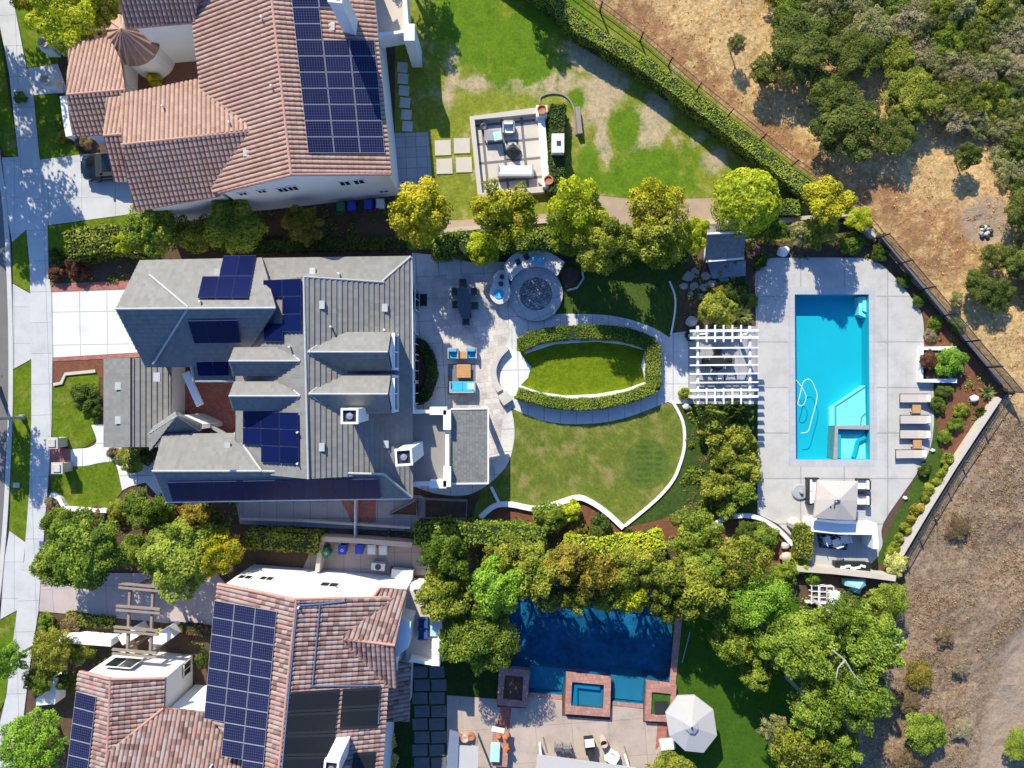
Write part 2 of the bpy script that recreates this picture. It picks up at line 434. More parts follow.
M['navy'] = plain('navy_fabric', (.03, .08, .22), .85, .15, 4, 40, .3)
M['beige'] = plain('beige_fabric', (.50, .44, .385), .9, .06, 3, 50, .2)
M['greyf'] = plain('grey_fabric', (.36, .36, .37), .9, .1, 4, 45, .3)
M['whitef'] = plain('white_fabric', (.78, .77, .75), .9, .04, 3, 45, .2)
M['paleumb'] = plain('pale_grey_canvas', (.47, .45, .43), .9, .04, 2, 50, .15)
M['rug'] = plain('grey_rug', (.16, .17, .19), .95, .2, 3, 50, .4)
M['rugnavy'] = slabs('navy_patterned_rug', (.03, .04, .12), .35, .35, .78, (0, 0), .03, (.16, .18, .3), .3)
M['car'] = plain('black_car_paint', (.008, .010, .014), .12, .1, .5, 4, 0, .6)
M['tarp'] = plain('teal_tarp', (.25, .50, .50), .6, .1, 2, 20, .3)
M['binblue'] = plain('blue_bin_plastic', (.02, .06, .42), .45, .1, 2, 20, .05)
M['bingreen'] = plain('green_bin_plastic', (.02, .17, .09), .45, .1, 2, 20, .05)
M['binwhite'] = plain('grey_white_plastic', (.55, .56, .58), .45, .08, 2, 20, .05)
M['terracotta'] = plain('terracotta_pot', (.42, .17, .09), .8, .12, 3, 20, .1)
M['flower'] = plain('orange_flowers', (.6, .16, .04), .8, .4, 12, 40, .3)
M['bark'] = plain('bark', (.17, .13, .10), .9, .3, 3, 20, .8, .1, 0, .05)
M['palebark'] = plain('pale_bark', (.42, .38, .33), .9, .25, 3, 20, .6, .1, 0, .05)
M['plaster'] = plain('pale_pool_plaster', (.03, .46, .56), .6, .05, .6, 8, .05)
M['step'] = plain('pool_step_plaster', (.70, .84, .78), .6, .06, .9, 10, .05)
M['bluepl'] = plain('deep_blue_pool_plaster', (.06, .25, .36), .6, .75, .55, 2.5, .05)  # strong teal mottling paints light reflections of the pool into the plaster colour
M['bluestep'] = plain('blue_pool_ledge', (.16, .40, .45), .6, .15, .9, 10, .05)
M['water'] = watermat('clear_pool_water', (.5, .92, .95))
M['water2'] = watermat('deep_blue_pool_water', (.33, .62, .76), wave=.08)
M['spa'] = plain('spa_stone', (.33, .30, .29), .7, .2, 3, 24, .3)
M['brickcop'] = slabs('pink_brick_coping', (.42, .22, .18), .3, .3, .07, (0, 0), .012, (.25, .14, .12), .15, .5)
M['mesh'] = plain('fence_metal', (.06, .062, .065), .55, .15, 3, 20, .05, .4)
M['pipe'] = plain('blue_grey_pipe', (.10, .15, .24), .5, .1, 3, 20, .05)
M['charcoal'] = plain('charcoal_frame', (.075, .08, .09), .6, .2, 3, 20, .05)
M['flag'] = plain('grey_flagstone', (.33, .31, .28), .85, .25, 3, 18, .4, .2, 0, .05)
# ---------------------------------------------------------------- vegetation
def leaf_mesh(name, P, Nm, size, rnd, mats):
    n = len(P)
    Nm = Nm / (np.linalg.norm(Nm, axis=1, keepdims=True) + 1e-9)
    t = rng.normal(size=(n, 3)); t -= Nm * (t * Nm).sum(1, keepdims=True); t /= (np.linalg.norm(t, axis=1, keepdims=True) + 1e-9)
    b = np.cross(Nm, t); s = np.asarray(size).reshape(-1, 1) * np.ones((n, 1))
    v = np.empty((n, 4, 3)); v[:, 0] = P - t * s; v[:, 1] = P + b * s * .62 + Nm * s * .15; v[:, 2] = P + t * s; v[:, 3] = P - b * s * .62 + Nm * s * .15
    me = bpy.data.meshes.new(name)
    me.vertices.add(4 * n); me.loops.add(4 * n); me.polygons.add(n)
    me.vertices.foreach_set('co', v.astype(np.float32).ravel())
    me.loops.foreach_set('vertex_index', np.arange(4 * n, dtype=np.int32))
    me.polygons.foreach_set('loop_start', np.arange(0, 4 * n, 4, dtype=np.int32))
    at = me.attributes.new('rnd', 'FLOAT', 'FACE'); at.data.foreach_set('value', np.clip(rnd, 0, 1).astype(np.float32))
    for m in (mats if isinstance(mats, (list, tuple)) else [mats]): me.materials.append(m)
    me.update(calc_edges=True)
    return me

def crown_unit(seed, nleaf, nlobe, lr=(.26, .42), spread=.68, zsc=.75, leaf=.062, low=-.35, core=.15, wobble=.26):
    """crown of radius about 1 centred on the origin, leaves on the skins of many overlapping clumps"""
    r = np.random.default_rng(seed)
    C = []; R = []
    for i in range(nlobe):
        for _ in range(30):
            d = r.normal(size=3); d /= np.linalg.norm(d)
            if d[2] < low: continue
            k = spread * r.uniform(.35, 1.08) ** .6; c = d * k * np.array([1, 1, zsc]); rr = r.uniform(*lr)
            if all(np.linalg.norm(c - q) > .55 * lr[0] for q in C): break
        C.append(c); R.append(rr)
    C.append(np.array([0, 0, .1])); R.append(spread * .6)
    C = np.array(C); R = np.array(R)
    tone = r.uniform(0, 1, len(C))
    P = []; Nn = []; T = []
    want = nleaf; pr = R ** 2 / (R ** 2).sum()
    while want > 0:
        k = r.choice(len(C), want * 2, p=pr)
        d = r.normal(size=(len(k), 3)); d /= np.linalg.norm(d, axis=1, keepdims=True)
        d[:, 2] = np.where(d[:, 2] < -.25, -d[:, 2], d[:, 2])
        rad = R[k] * (1.2 - .5 * r.random(len(k)) ** 1.1)
        p = C[k] + d * rad[:, None] * np.array([1, 1, .9])
        dist = np.linalg.norm(p[:, None, :] - C[None], axis=2) / R[None]
        ok = (dist < .74).sum(1) == 0
        ok |= r.random(len(k)) < core * .3
        p = p[ok][:want]; P.append(p); Nn.append(d[ok][:want]); T.append(tone[k[ok]][:want]); want -= len(p)
    P = np.concatenate(P); Nn = np.concatenate(Nn); T = np.concatenate(T)
    nrm = .8 * Nn + np.array([-.12, .32, .42]) + .42 * r.normal(size=Nn.shape)
    dn = P / (np.linalg.norm(P, axis=1, keepdims=True) + 1e-6)
    wob = np.array([mnoise.noise(Vector((q[0] * 1.5 + seed * 3.7, q[1] * 1.5, q[2] * 1.5 + seed))) + .6 * mnoise.noise(Vector((q[0] * 3.4 + seed * 1.7, q[1] * 3.4, q[2] * 3.4))) for q in dn])
    P = P * (1.06 + wobble * wob)[:, None]
    rnd = .42 * T + .58 * r.random(len(P))
    return P, nrm, leaf * r.uniform(.65, 1.35, len(P)), rnd

def dome_unit(seed, n, leaf):
    r = np.random.default_rng(seed); d = r.normal(size=(n, 3)); d /= np.linalg.norm(d, axis=1, keepdims=True); d[:, 2] = np.where(d[:, 2] < -.35, -d[:, 2], d[:, 2])
    a = np.array([mnoise.noise(Vector(q) * 5.5 + Vector((seed, 0, 0))) for q in d]); b = np.array([mnoise.noise(Vector(q) * 2.0 + Vector((0, seed, 0))) for q in d])
    P = d * (1 + .07 * a + .13 * b - .2 * r.random(n) ** 2)[:, None]
    return P, d + np.array([-.1, .2, .3]) + .45 * r.normal(size=(n, 3)), leaf * r.uniform(.65, 1.35, n), np.clip(.5 + .5 * a + .2 * r.normal(size=n), 0, 1)
CROWN = {
    'lush':   [crown_unit(s, 8500, 44, (.15, .3), .78, .7, .042) for s in (1, 2, 3)],
    'big':    [crown_unit(s, 15000, 80, (.11, .24), .82, .65, .031) for s in (4, 5, 6)],
    'open':   [crown_unit(s, 9500, 60, (.09, .2), .86, .65, .034, core=.0) for s in (7, 8)],
    'dome':   [dome_unit(s, 9000, .036) for s in (9, 10)],
    'shrub':  [crown_unit(s, 4200, 34, (.14, .3), .75, .8, .06, low=-.1) for s in (12, 13, 14)],
    'scrub':  [crown_unit(s, 7000, 60, (.08, .2), .84, .6, .034, low=-.1, core=.0, wobble=.4) for s in (15, 16, 17, 18)],
    'small':  [crown_unit(s, 1400, 12, (.26, .4), .66, .85, .10, low=-.1, wobble=.12) for s in (19, 20)],
}
LEAF = {
    'yellow': leafmat('yellow_green_leaves', (.085, .11, .012), (.21, .23, .022), (.42, .395, .05)),
    'lime':   leafmat('lime_leaves', (.09, .14, .012), (.21, .27, .022), (.38, .42, .045)),
    'lime2':  leafmat('hedge_lime_leaves', (.05, .08, .015), (.13, .19, .035), (.27, .32, .07)),
    'green':  leafmat('green_leaves', (.032, .065, .012), (.085, .14, .025), (.21, .26, .05)),
    'bright': leafmat('bright_green_leaves', (.04, .10, .015), (.11, .22, .035), (.24, .36, .06)),
    'olive':  leafmat('olive_leaves', (.042, .066, .012), (.12, .155, .028), (.27, .29, .06)),
    'dark':   leafmat('dark_green_leaves', (.016, .034, .010), (.04, .07, .018), (.10, .135, .035)),
    'gum':    leafmat('gum_tree_leaves', (.03, .062, .013), (.092, .155, .026), (.23, .30, .06)),
    'scrub':  leafmat('grey_green_scrub', (.055, .068, .035), (.135, .155, .08), (.27, .28, .17)),
    'oak':    leafmat('dark_scrub_leaves', (.022, .038, .011), (.058, .085, .022), (.135, .165, .05)),
    'silver': leafmat('silver_scrub', (.085, .085, .07), (.17, .165, .14), (.29, .275, .24)),
    'purple': leafmat('purple_leaves', (.03, .016, .014), (.075, .035, .03), (.15, .08, .06)),
    'amber':  leafmat('amber_leaves', (.045, .052, .012), (.135, .128, .028), (.31, .27, .065)),
    'pale':   leafmat('pale_green_leaves', (.13, .16, .07), (.27, .30, .13), (.45, .47, .24)),
    'dry':    leafmat('dry_leaves', (.06, .05, .036), (.12, .095, .07), (.20, .16, .12)),
}
_cm = {}
def crown_data(kind, var, leaf):
    k = (kind, var, leaf)
    if k not in _cm:
        P, Nm, s, r_ = CROWN[kind][var]; _cm[k] = leaf_mesh('crown', P, Nm, s, r_, LEAF[leaf])
    return _cm[k]
def _limbs():
    out = []
    for sd in range(4):
        r = random.Random(sd); mb = MB()
        mb.tube([(0, 0, -.02), (.02, .01, .25), (.0, .03, .5), (.05, .0, .72)], [.085, .06, .05, .03], 8)
        for k in range(6):
            a = k * 1.05 + r.random(); z = .3 + .07 * k; L = r.uniform(.45, .75)
            mb.tube([(0, 0, z), (L * .45 * math.cos(a), L * .45 * math.sin(a), z + .12), (L * math.cos(a + .3), L * math.sin(a + .3), z + .2)], [.04, .028, .012], 6)
        o = mb.build('trunk', M['bark']); me = o.data; bpy.data.objects.remove(o); out.append(me)
    return out
TRUNKS = _limbs()
_n = [0]
def tree(px, py, r, label, leaf='green', kind='lush', h=None, name='broadleaf_tree', cat='tree', group=None, bark=None, sq=1.0):
    """px, py, r: the crown as seen in the picture; h: total height in metres"""
    i = _n[0]; _n[0] += 1
    h = h or max(2.2, r / PPM * 2.1)
    zc = h * .6; p = V(px, py, zc); R = r * (H - zc) / (H * PPM)
    t = thing(name, label, cat, (p.x, p.y, 0), group)
    rz = i * 2.399963
    c = bpy.data.objects.new('crown', crown_data(kind, i % len(CROWN[kind]), leaf)); COL.objects.link(c); c.parent = t
    c.location = (0, 0, zc); c.scale = (R, R * sq, h * .42); c.rotation_euler = (0, 0, rz if sq == 1 else 0)
    k = bpy.data.objects.new('trunk', TRUNKS[i % 4]); COL.objects.link(k); k.parent = t; k.scale = (R * 1.0, R * 1.0, h * .95); k.rotation_euler = (0, 0, rz)
    if bark: k.material_slots[0].link = 'OBJECT'; k.material_slots[0].material = bark
    return t
def shrub(px, py, r, label, leaf='green', kind='shrub', h=None, name='shrub', cat='shrub', group=None, sq=1.0, rz=None, z0=0.0):
    """one low plant: leaves from the ground up, joined as one mesh"""
    i = _n[0]; _n[0] += 1
    h = h or r / PPM * 1.25
    p = V(px, py, z0 + h * .5); R = r * (H - h * .5 - z0) / (H * PPM)
    c = bpy.data.objects.new(name, crown_data(kind, i % len(CROWN[kind]), leaf)); COL.objects.link(c)
    c.location = (p.x, p.y, z0 + h * .36); c.scale = (R, R * sq, h * .62); c.rotation_euler = (0, 0, i * 2.4 if rz is None else rz)
    return tag(c, label, cat, group)

def hedge(path, w, h, label, leaf='green', dens=150, size=.085, name='hedge', group=None, closed=False, z0=0.0, rough=.09, holes=(), core=True):
    """clipped hedge: path = world 2D centre line, or a list of world polygon points when w is None"""
    mb = MB()
    if w is None: mb.prism(path, z0, z0 + h - .08)
    else: mb.ribbon(path, w - .12, z0, z0 + h - .08, closed)
    # sample the surface
    P = []; Nn = []
    for f in mb.f:
        q = [Vector(mb.v[i]) for i in f]
        for j in range(1, len(q) - 1):
            a, b, c = q[0], q[j], q[j + 1]; n = (b - a).cross(c - a); A = n.length / 2
            if A < 1e-6: continue
            n.normalize()
            if n.z < -.5: continue
            k = int(A * dens * (1 if n.z > .5 else .7) + random.random())
            if k == 0: continue
            r1 = np.sqrt(rng.random(k)); r2 = rng.random(k)
            pts = np.array(a)[None] * (1 - r1)[:, None] + np.array(b)[None] * (r1 * (1 - r2))[:, None] + np.array(c)[None] * (r1 * r2)[:, None]
            P.append(pts); Nn.append(np.tile(np.array(n), (k, 1)))
    P = np.concatenate(P); Nn = np.concatenate(Nn)
    lump = np.array([mnoise.noise(Vector(p) * 1.3) for p in P]); lump2 = np.array([mnoise.noise(Vector(p) * .6 + Vector((9, 3, 1))) for p in P])
    P = P + Nn * (rough * (lump * 1.2 + rng.normal(size=len(P)) * .35 + .3))[:, None]
    nrm = Nn + np.array([-.1, .25, .35]) + rng.normal(size=Nn.shape) * .45
    rnd = .5 + .35 * lump2 + rng.normal(size=len(P)) * .22
    me = leaf_mesh('hedge', P, nrm, size * rng.uniform(.6, 1.3, len(P)), rnd, LEAF[leaf])
    o = bpy.data.objects.new(name, me); COL.objects.link(o); tag(o, label, 'hedge', group)
    if core:
        k = mb.build('branches', M['hedgecore'], None); k.parent = o
    return o
M['hedgecore'] = plain('hedge_twigs', (.025, .04, .014), .95, .3, 3, 20, .5)

def spiky(px, py, r, label, leaf='pale', n=40, name='agave', cat='plant', group=None, h=.7):
    p = V(px, py, h * .4); R = r / PPM; mb = MB(); rr = random.Random(int(px * 7 + py))
    for k in range(n):
        a = k * 2.4 + rr.random() * .3; e = .25 + 1.1 * (k / n); L = R * rr.uniform(.8, 1.1)
        d = Vector((math.cos(a) * math.cos(e), math.sin(a) * math.cos(e), math.sin(e) * h / R * .8)); s = Vector((-math.sin(a), math.cos(a), 0)) * R * .09
        o = Vector((p.x, p.y, .05)); mid = o + d * L * .55 + Vector((0, 0, .08)); tip = o + d * L + Vector((0, 0, -.1 if e < .6 else 0))
        mb.face([o - s * .6, o + s * .6, mid + s, mid - s]); mb.face([mid - s, mid + s, tip])
    o = mb.build(name, LEAF[leaf]); return tag(o, label, cat, group)
# ---------------------------------------------------------------- the setting
POOL = [(794.3, 294.5), (868.4, 294.5), (869.6, 459.3), (795.6, 459.3)]
POOL2 = [(507, 572), (684, 597), (672, 684), (645, 680), (643, 704), (612, 701), (612.6, 679), (566, 674), (562, 695), (526, 692), (529.5, 668), (511, 666)]
DECK = smooth([(755, 290), (755, 276), (757.5, 266), (764, 260), (776, 257.8)], 5) + smooth([(850, 257.8), (864, 258.4), (876, 262), (888, 271), (903, 287.5), (916, 304.5), (921.5, 315), (923.4, 328), (923.4, 347.5)], 5) + \
       [(919, 348), (918, 382.5), (933, 383)] + smooth([(933.5, 423), (931.5, 441), (926, 457), (912, 480), (883, 523), (882, 545), (874, 558), (868, 563)], 4) + \
       [(797, 568), (796, 540), (789, 534), (778, 524), (764, 517), (757, 514), (757.7, 400)]
R2 = 1.0
# ground: one sheet reaching far beyond the picture, with openings for the two pools
_p1 = [(793.5, 293.8), (869.2, 293.8), (870.3, 460), (794.8, 460)]
g = MB(); big = [(-220, -220), (220, -220), (220, 220), (-220, 220)]
g.prism(big, 0, 0, holes=[[(p.x, p.y) for p in PX(_p1)], [(p.x, p.y) for p in PX(POOL2)]], bottom=False)
struct('ground', g, M['soil'])

# road, kerb, pavement
kerb_in = smooth([(-40, 60), (-6, 130), (3, 170), (9, 220), (13, 300), (14, 370), (13, 430), (9, 510), (5, 560), (0, 605), (-12, 680), (-40, 800)], 6)
kerb_out = [(x - 4.5, y) for x, y in kerb_in]
sheet('road', [(-900, -300)] + [(-40, -300)] + kerb_out + [(-40, 1000), (-900, 1000)], .008, M['asphalt'])
struct('kerb', MB().prism(PX(kerb_in + kerb_out[::-1]), 0, .11), M['kerb'])
sw_l = [(-10, -60), (0, 23), (10, 75), (19, 156), (27, 229), (30, 263), (31, 295), (32, 360), (32, 420), (30, 490), (26, 542), (25, 560), (20, 576), (17.6, 611), (7, 695), (0, 725), (-14, 800)]
sw_r = [(4, -60), (14, 0), (27, 68), (34, 96), (40, 159), (48, 224), (49, 266), (52, 295), (53, 360), (52, 433), (48, 490), (44, 542), (42, 570), (39, 611), (30, 668), (24, 717), (14, 770), (6, 800)]
sheet('sidewalk', sw_l + sw_r[::-1], .075, M['walk'], t=.07)
G1 = grassmat('front_lawn_grass', (.115, .175, .014), .5, .56, (.26, .23, .075))
for q in ([(-16, -20), (0, 30), (19, 158), (6, 156), (3, 152), (-12, 100)], [(13, 243), (27, 230), (31, 293), (13.5, 283)], [(14, 370), (32, 360), (32, 422), (30, 490), (26, 541), (10, 530), (13, 430)], [(1, 620), (17, 611), (16, 641), (5, 701), (-6, 722), (-14, 680)]):
    sheet('parkway_lawn', q, .065, G1, t=.06)
sheet('driveway_apron', [(2.5, 158), (19, 157), (27, 229.5), (12.8, 242.5), (9, 220)], .07, M['apron'], t=.065)
sheet('driveway_apron', [(13.5, 284), (31, 294), (32, 359), (14, 369)], .07, M['apron'], t=.065)
sheet('driveway_apron', [(10, 531), (26, 542.5), (24, 562), (17.5, 610), (1, 619), (5, 560)], .07, M['apron'], t=.065)
sheet('driveway', [(40, 160), (83, 154.5), (160, 150), (178, 206), (133, 214), (47, 225.5)], .055, M['apron'], t=.05)
sheet('driveway', [(52, 292.5), (118, 290), (200, 288), (200, 352), (137, 352.5), (53, 357.5)], .055, M['drive'], t=.05)
sheet('brick_border', [(50, 284), (132, 280.5), (132, 289), (52, 292.3)], .05, M['brick'], t=.045)
sheet('brick_border', [(53, 357.7), (140, 352.7), (140, 357), (53, 361.5)], .05, M['brick'], t=.045)
sheet('driveway', [(42, 573), (217, 573), (240, 600), (212, 628), (150, 621), (39.5, 611)], .055, M['drive2'], t=.05)
# front yards on the street side
sheet('lawn', [(20, 0), (70, 20), (62, 40), (58, 66), (28, 68), (14, 0)], .03, G1)
sheet('lawn', [(34, 96), (58, 94), (66, 138), (83, 154), (40, 160)], .03, G1)
sheet('front_path', [(27.5, 69), (58, 64), (68, 92), (34, 95.5)], .05, M['apron'], t=.045)
sheet('lawn', [(47, 226), (133, 214), (150, 230), (110, 245), (49, 262)], .03, G1)
sheet('lawn', cN((203, 96), (240, 86), (250, 55), (330, 45), (380, 55), (380, 290), (362, 312), (330, 334), (275, 342), (200, 290)), .035, G1)
sheet('lawn', cN((195, 440), (275, 410), (330, 404), (440, 385), (480, 490), (425, 560), (415, 582), (252, 570), (200, 520)), .035, G1)
sheet('mulch_bed', cN((205, 697), (370, 690), (385, 768), (250, 768), (235, 780), (205, 790))[:0] or [(53, 362), (104, 357), (104, 378), (66, 372), (62, 382), (53, 385)], .02, M['mulch'])
sheet('mulch_bed', [(49, 263), (140, 247), (140, 281), (50, 284)], .02, M['soil'])
sheet('mulch_bed', [(48, 497), (110, 505), (200, 490), (215, 525), (180, 535), (44, 520)], .014, M['mulch'])
sheet('front_path', smooth(cN((273, 343), (300, 340), (345, 335), (372, 310), (352, 250)), 5) + cN((400, 245), (400, 330), (440, 335), (560, 340), (640, 380), (640, 480), (610, 525), (560, 470), (500, 485), (470, 500), (455, 425), (440, 384)) + smooth(cN((435, 388), (380, 395), (330, 406), (272, 408)), 4), .05, M['drive'], t=.045)
sheet('brick_pad', cN((190, 300), (215, 300), (225, 335), (273, 342), (273, 408), (190, 445)), .056, M['brick'], t=.05)
sheet('courtyard_paving', [(166, 370), (240, 370), (240, 436), (166, 436)], .045, M['brick'], t=.04)

# upper neighbour: back lawn with worn and watered patches
UPL = grassmat('patchy_back_lawn_grass', (.20, .235, .03), .45, .53, (.40, .34, .19), pmask=[
    ([(600, 95, 20, 34, 20), (590, 62, 34, 14, 30), (603, 140, 8, 40, -10), (650, 125, 18, 30, 20), (545, 82, 46, 12, 0), (478, 82, 26, 8, -10), (715, 158, 10, 14, 50), (455, 55, 8, 40, 10)], (.43, .35, .215), .9, 1.3),
    ([(505, 45, 56, 40, 20), (470, 20, 40, 40, 0), (545, 10, 40, 30, 0), (516, 62, 40, 22, 10), (624, 130, 17, 24, 0), (650, 168, 46, 20, -6), (640, 182, 60, 16, 0), (588, 172, 12, 26, 0), (576, 100, 9, 12, 0)], (.11, .20, .015), .5, 1.0)])
sheet('lawn', [(395, -80), (500, -80), (830, 190), (830, 240), (395, 250)], .012, UPL)
sheet('dirt_path', [(430, 222), (545, 214), (600, 196), (640, 200), (720, 198), (720, 222), (640, 226), (500, 236), (430, 232)], .018, plain('bare_earth', (.38, .28, .2), .95, .2, 1.5, 25, .5))
sheet('patio', cB((590, 512), (722, 508), (740, 715), (605, 725)), .04, slabs('grey_patio_slabs', (.36, .36, .37), .75, .75, .05, (0, 0), .02, None, .06), t=.035)
# main garden
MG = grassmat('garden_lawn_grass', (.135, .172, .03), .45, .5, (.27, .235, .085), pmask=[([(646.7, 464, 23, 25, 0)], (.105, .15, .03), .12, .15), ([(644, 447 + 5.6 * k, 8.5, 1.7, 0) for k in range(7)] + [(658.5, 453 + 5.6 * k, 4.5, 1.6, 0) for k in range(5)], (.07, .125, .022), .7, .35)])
DG = grassmat('shaded_lawn_grass', (.06, .10, .02), .4, .68, (.13, .11, .05))  # green darkened so the tree shade is part of the grass colour
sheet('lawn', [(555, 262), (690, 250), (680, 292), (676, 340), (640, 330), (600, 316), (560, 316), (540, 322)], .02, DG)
edgeR = [(672.7, 401.5), (683, 422), (684.5, 446), (679.5, 466), (672, 482), (655, 501), (625, 526)]
edgeB = [(480, 518), (494, 506.5), (510, 504.6), (535, 509), (554, 505), (576, 498), (589, 501), (606, 512), (623.5, 528)]
sheet('lawn', smooth([(497, 420), (512, 410), (545, 421), (581.6, 424), (623, 418.5), (665, 402)], 4) + smooth(edgeR, 4)[1:] + smooth(edgeB, 4)[::-1] + [(470, 520), (480, 495)], .02, MG)
sheet('ground_cover', smooth(edgeR, 4) + [(640, 545), (700, 530), (760, 520), (760, 400), (690, 396)], .008, grassmat('ground_cover', (.05, .085, .02), .5, .6, (.13, .08, .04)))
sheet('mulch_bed', smooth(edgeB, 4) + [(660, 520), (690, 505), (700, 530), (640, 560), (470, 550), (470, 522)], .016, M['mulch'])
IN_T = smooth([(517, 343), (545, 328.6), (592, 327), (636, 334), (661, 347)], 6)
IN_B = smooth([(514, 399), (558, 409), (597, 409), (636, 400), (661, 389)], 6)
OUT_T = smooth([(497, 330), (530, 318), (555, 314), (610, 315.6), (649, 326), (673, 340)], 6)
OUT_B = smooth([(508, 407), (545, 421), (581.6, 424), (623, 418.5), (672.5, 400)], 6)
sheet('garden_path', OUT_T + OUT_B[::-1], .04, M['pathc'], holes=[IN_T + IN_B[::-1]], t=.035)
sheet('lawn', IN_T + IN_B[::-1], .014, grassmat('oval_lawn_grass', (.135, .195, .010), .45, .62, (.24, .26, .04)))
PAT = [(412, 253), (440, 255), (470, 262), (505, 262), (512, 290), (530, 322), (510, 336), (505, 346), (519, 352), (531, 367), (527, 379), (518, 386), (510, 404), (512, 412)] + \
      smooth([(514, 422), (514.5, 437), (508, 463), (490, 483), (467, 495), (438, 494), (413, 486)], 5)
sheet('patio', PAT, .03, M['patio'], t=.028)
sheet('stone_paving', smooth([(430, 283), (440, 275), (470, 276), (497, 284), (500, 312), (512, 330)], 4) + [(506, 345), (496, 356), (492, 372), (497, 400), (505, 405), (497, 460), (488, 478), (447, 470), (447, 408), (449, 345), (432, 330)], .042, M['paver'])
sheet('rug', cZ((153, 572), (305, 566), (305, 735), (153, 738)), .052, M['rug'])
sheet('mulch_bed', smooth([(413, 338), (427, 342), (435.5, 362), (434, 384), (426, 398), (413, 403)], 5), .05, M['soil'])
sheet('garden_path', [(660, 347), (673, 333), (690, 331), (690, 403), (672, 404), (660, 398)], .046, M['pathc'], t=.04)
sheet('pergola_paving', [(688, 330), (756, 326), (757, 404), (688, 404)], .052, slabs('grey_pergola_paving', (.34, .33, .34), .6, .6, 0, (0, 0), .015, None, .06))
sheet('pool_deck', DECK, .06, M['deck'], holes=[POOL], t=.055)
sheet('lawn', [(912, 383), (975, 390), (995, 400), (902, 560), (868, 566), (884, 540), (926, 457)], .012, grassmat('poolside_grass', (.06, .11, .022), .45, .6, (.12, .09, .04)))
sheet('mulch_bed', [(880, 262), (920, 300), (1005, 388), (985, 420), (950, 470), (938, 440), (936, 384), (922, 350), (926, 320), (905, 286)], .02, M['mulch'])
sheet('planting_bed', [(690, 222), (880, 222), (905, 262), (880, 262), (760, 262), (752, 320), (690, 330), (676, 300)], .006, M['soil'])
sheet('mulch_bed', [(715, 520), (764, 517), (796, 545), (797, 572), (715, 575)], .018, M['mulch'])
# side yards
sheet('side_path', [(235, 497), (420, 495), (470, 520), (425, 532), (240, 524)], .024, slabs('grey_side_path', (.33, .32, .33), 1.2, 1.2, 0, (0, 0), .02, None, .05))
sheet('brick_walk', [(340, 498), (376, 498), (376, 522), (352, 522)], .03, M['brick'])
sheet('side_path', [(315, 541), (420, 545), (440, 575), (300, 575)], .026, slabs('service_yard_paving', (.36, .30, .28), 1.2, 1.2, 0, (0, 0), .02, None, .05))
# lower neighbour's garden
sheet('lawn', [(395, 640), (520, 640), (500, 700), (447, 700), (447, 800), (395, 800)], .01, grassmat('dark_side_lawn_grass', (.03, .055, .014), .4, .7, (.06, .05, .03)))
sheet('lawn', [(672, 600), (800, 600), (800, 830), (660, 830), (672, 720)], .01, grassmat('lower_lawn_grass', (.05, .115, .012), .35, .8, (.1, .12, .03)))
sheet('patio', [(447, 695), (497, 699), (497, 707), (526, 708), (526, 692), (562, 696), (562, 716), (610, 720), (612, 702), (643, 705), (643, 722), (665, 724), (655, 800), (447, 800)], .03, M['pinkpatio'], t=.028)
sheet('brick_strip', cS((372, 540), (412, 540), (402, 660), (352, 650)), .036, M['brick'])
sheet('brick_strip', cT((360, 600), (396, 600), (392, 668), (352, 700)), .036, M['brick'])
sheet('dark_paving', [(900, 575), (905, 610), (800, 610), (798, 578)][::-1], .018, M['soil'])

# dry hillside beyond the fences: a real uneven surface
FENCE = [(470, -92), (560, -18), (640, 41.5), (696.6, 90.6), (791, 166), (847.7, 204), (876, 239), (1006, 392), (961, 460), (902, 556), (905, 600), (880, 640), (830, 700), (800, 830), (790, 1000)]
FW = [Vector((p.x, p.y)) for p in PX(FENCE)]
def side(x, y):
    """signed distance outside the fence line"""
    p = Vector((x, y)); best = 1e9; sg = 1
    for a, b in zip(FW, FW[1:]):
        d = b - a; t = max(0, min(1, (p - a).dot(d) / d.length_squared)); q = a + d * t; L = (p - q).length
        if L < best - 1e-9: best = L; sg = 1 if d.cross(p - a) > 0 else -1
    return best * sg
hill = MB(); stp = .55; X0, X1, Y0, Y1 = -6.0, 62.0, -50.0, 50.0
nx = int((X1 - X0) / stp); ny = int((Y1 - Y0) / stp); HZ = {}
for j in range(ny + 1):
    for i in range(nx + 1):
        x, y = X0 + i * stp, Y0 + j * stp; s_ = side(x, y)
        if s_ < -1.6: continue
        k = max(0, min(1, (s_ - .2) / 2.5)); k = k * k * (3 - 2 * k)
        z = -.05 + .075 * min(1, max(0, (s_ + .1) / .3)) + k * (.16 + .34 * mnoise.fractal(Vector((x * .22, y * .22, 3)), 1.0, 2.1, 5) + .05 * mnoise.noise(Vector((x * 1.7, y * 1.7, 0))))
        HZ[i, j] = max(z, -.05 if s_ < .2 else .01)
vid = {}
for k, z in HZ.items(): vid[k] = len(hill.v); hill.v.append((X0 + k[0] * stp, Y0 + k[1] * stp, z))
for j in range(ny):
    for i in range(nx):
        q = [(i, j), (i + 1, j), (i + 1, j + 1), (i, j + 1)]
        if all(a in vid for a in q):
            hill.f.append(tuple(vid[a] for a in q)); hill.uv.append([(0, 0)] * 4); hill.mi.append(0)
def hz(x, y):
    return HZ.get((round((x - X0) / stp), round((y - Y0) / stp)), 0)
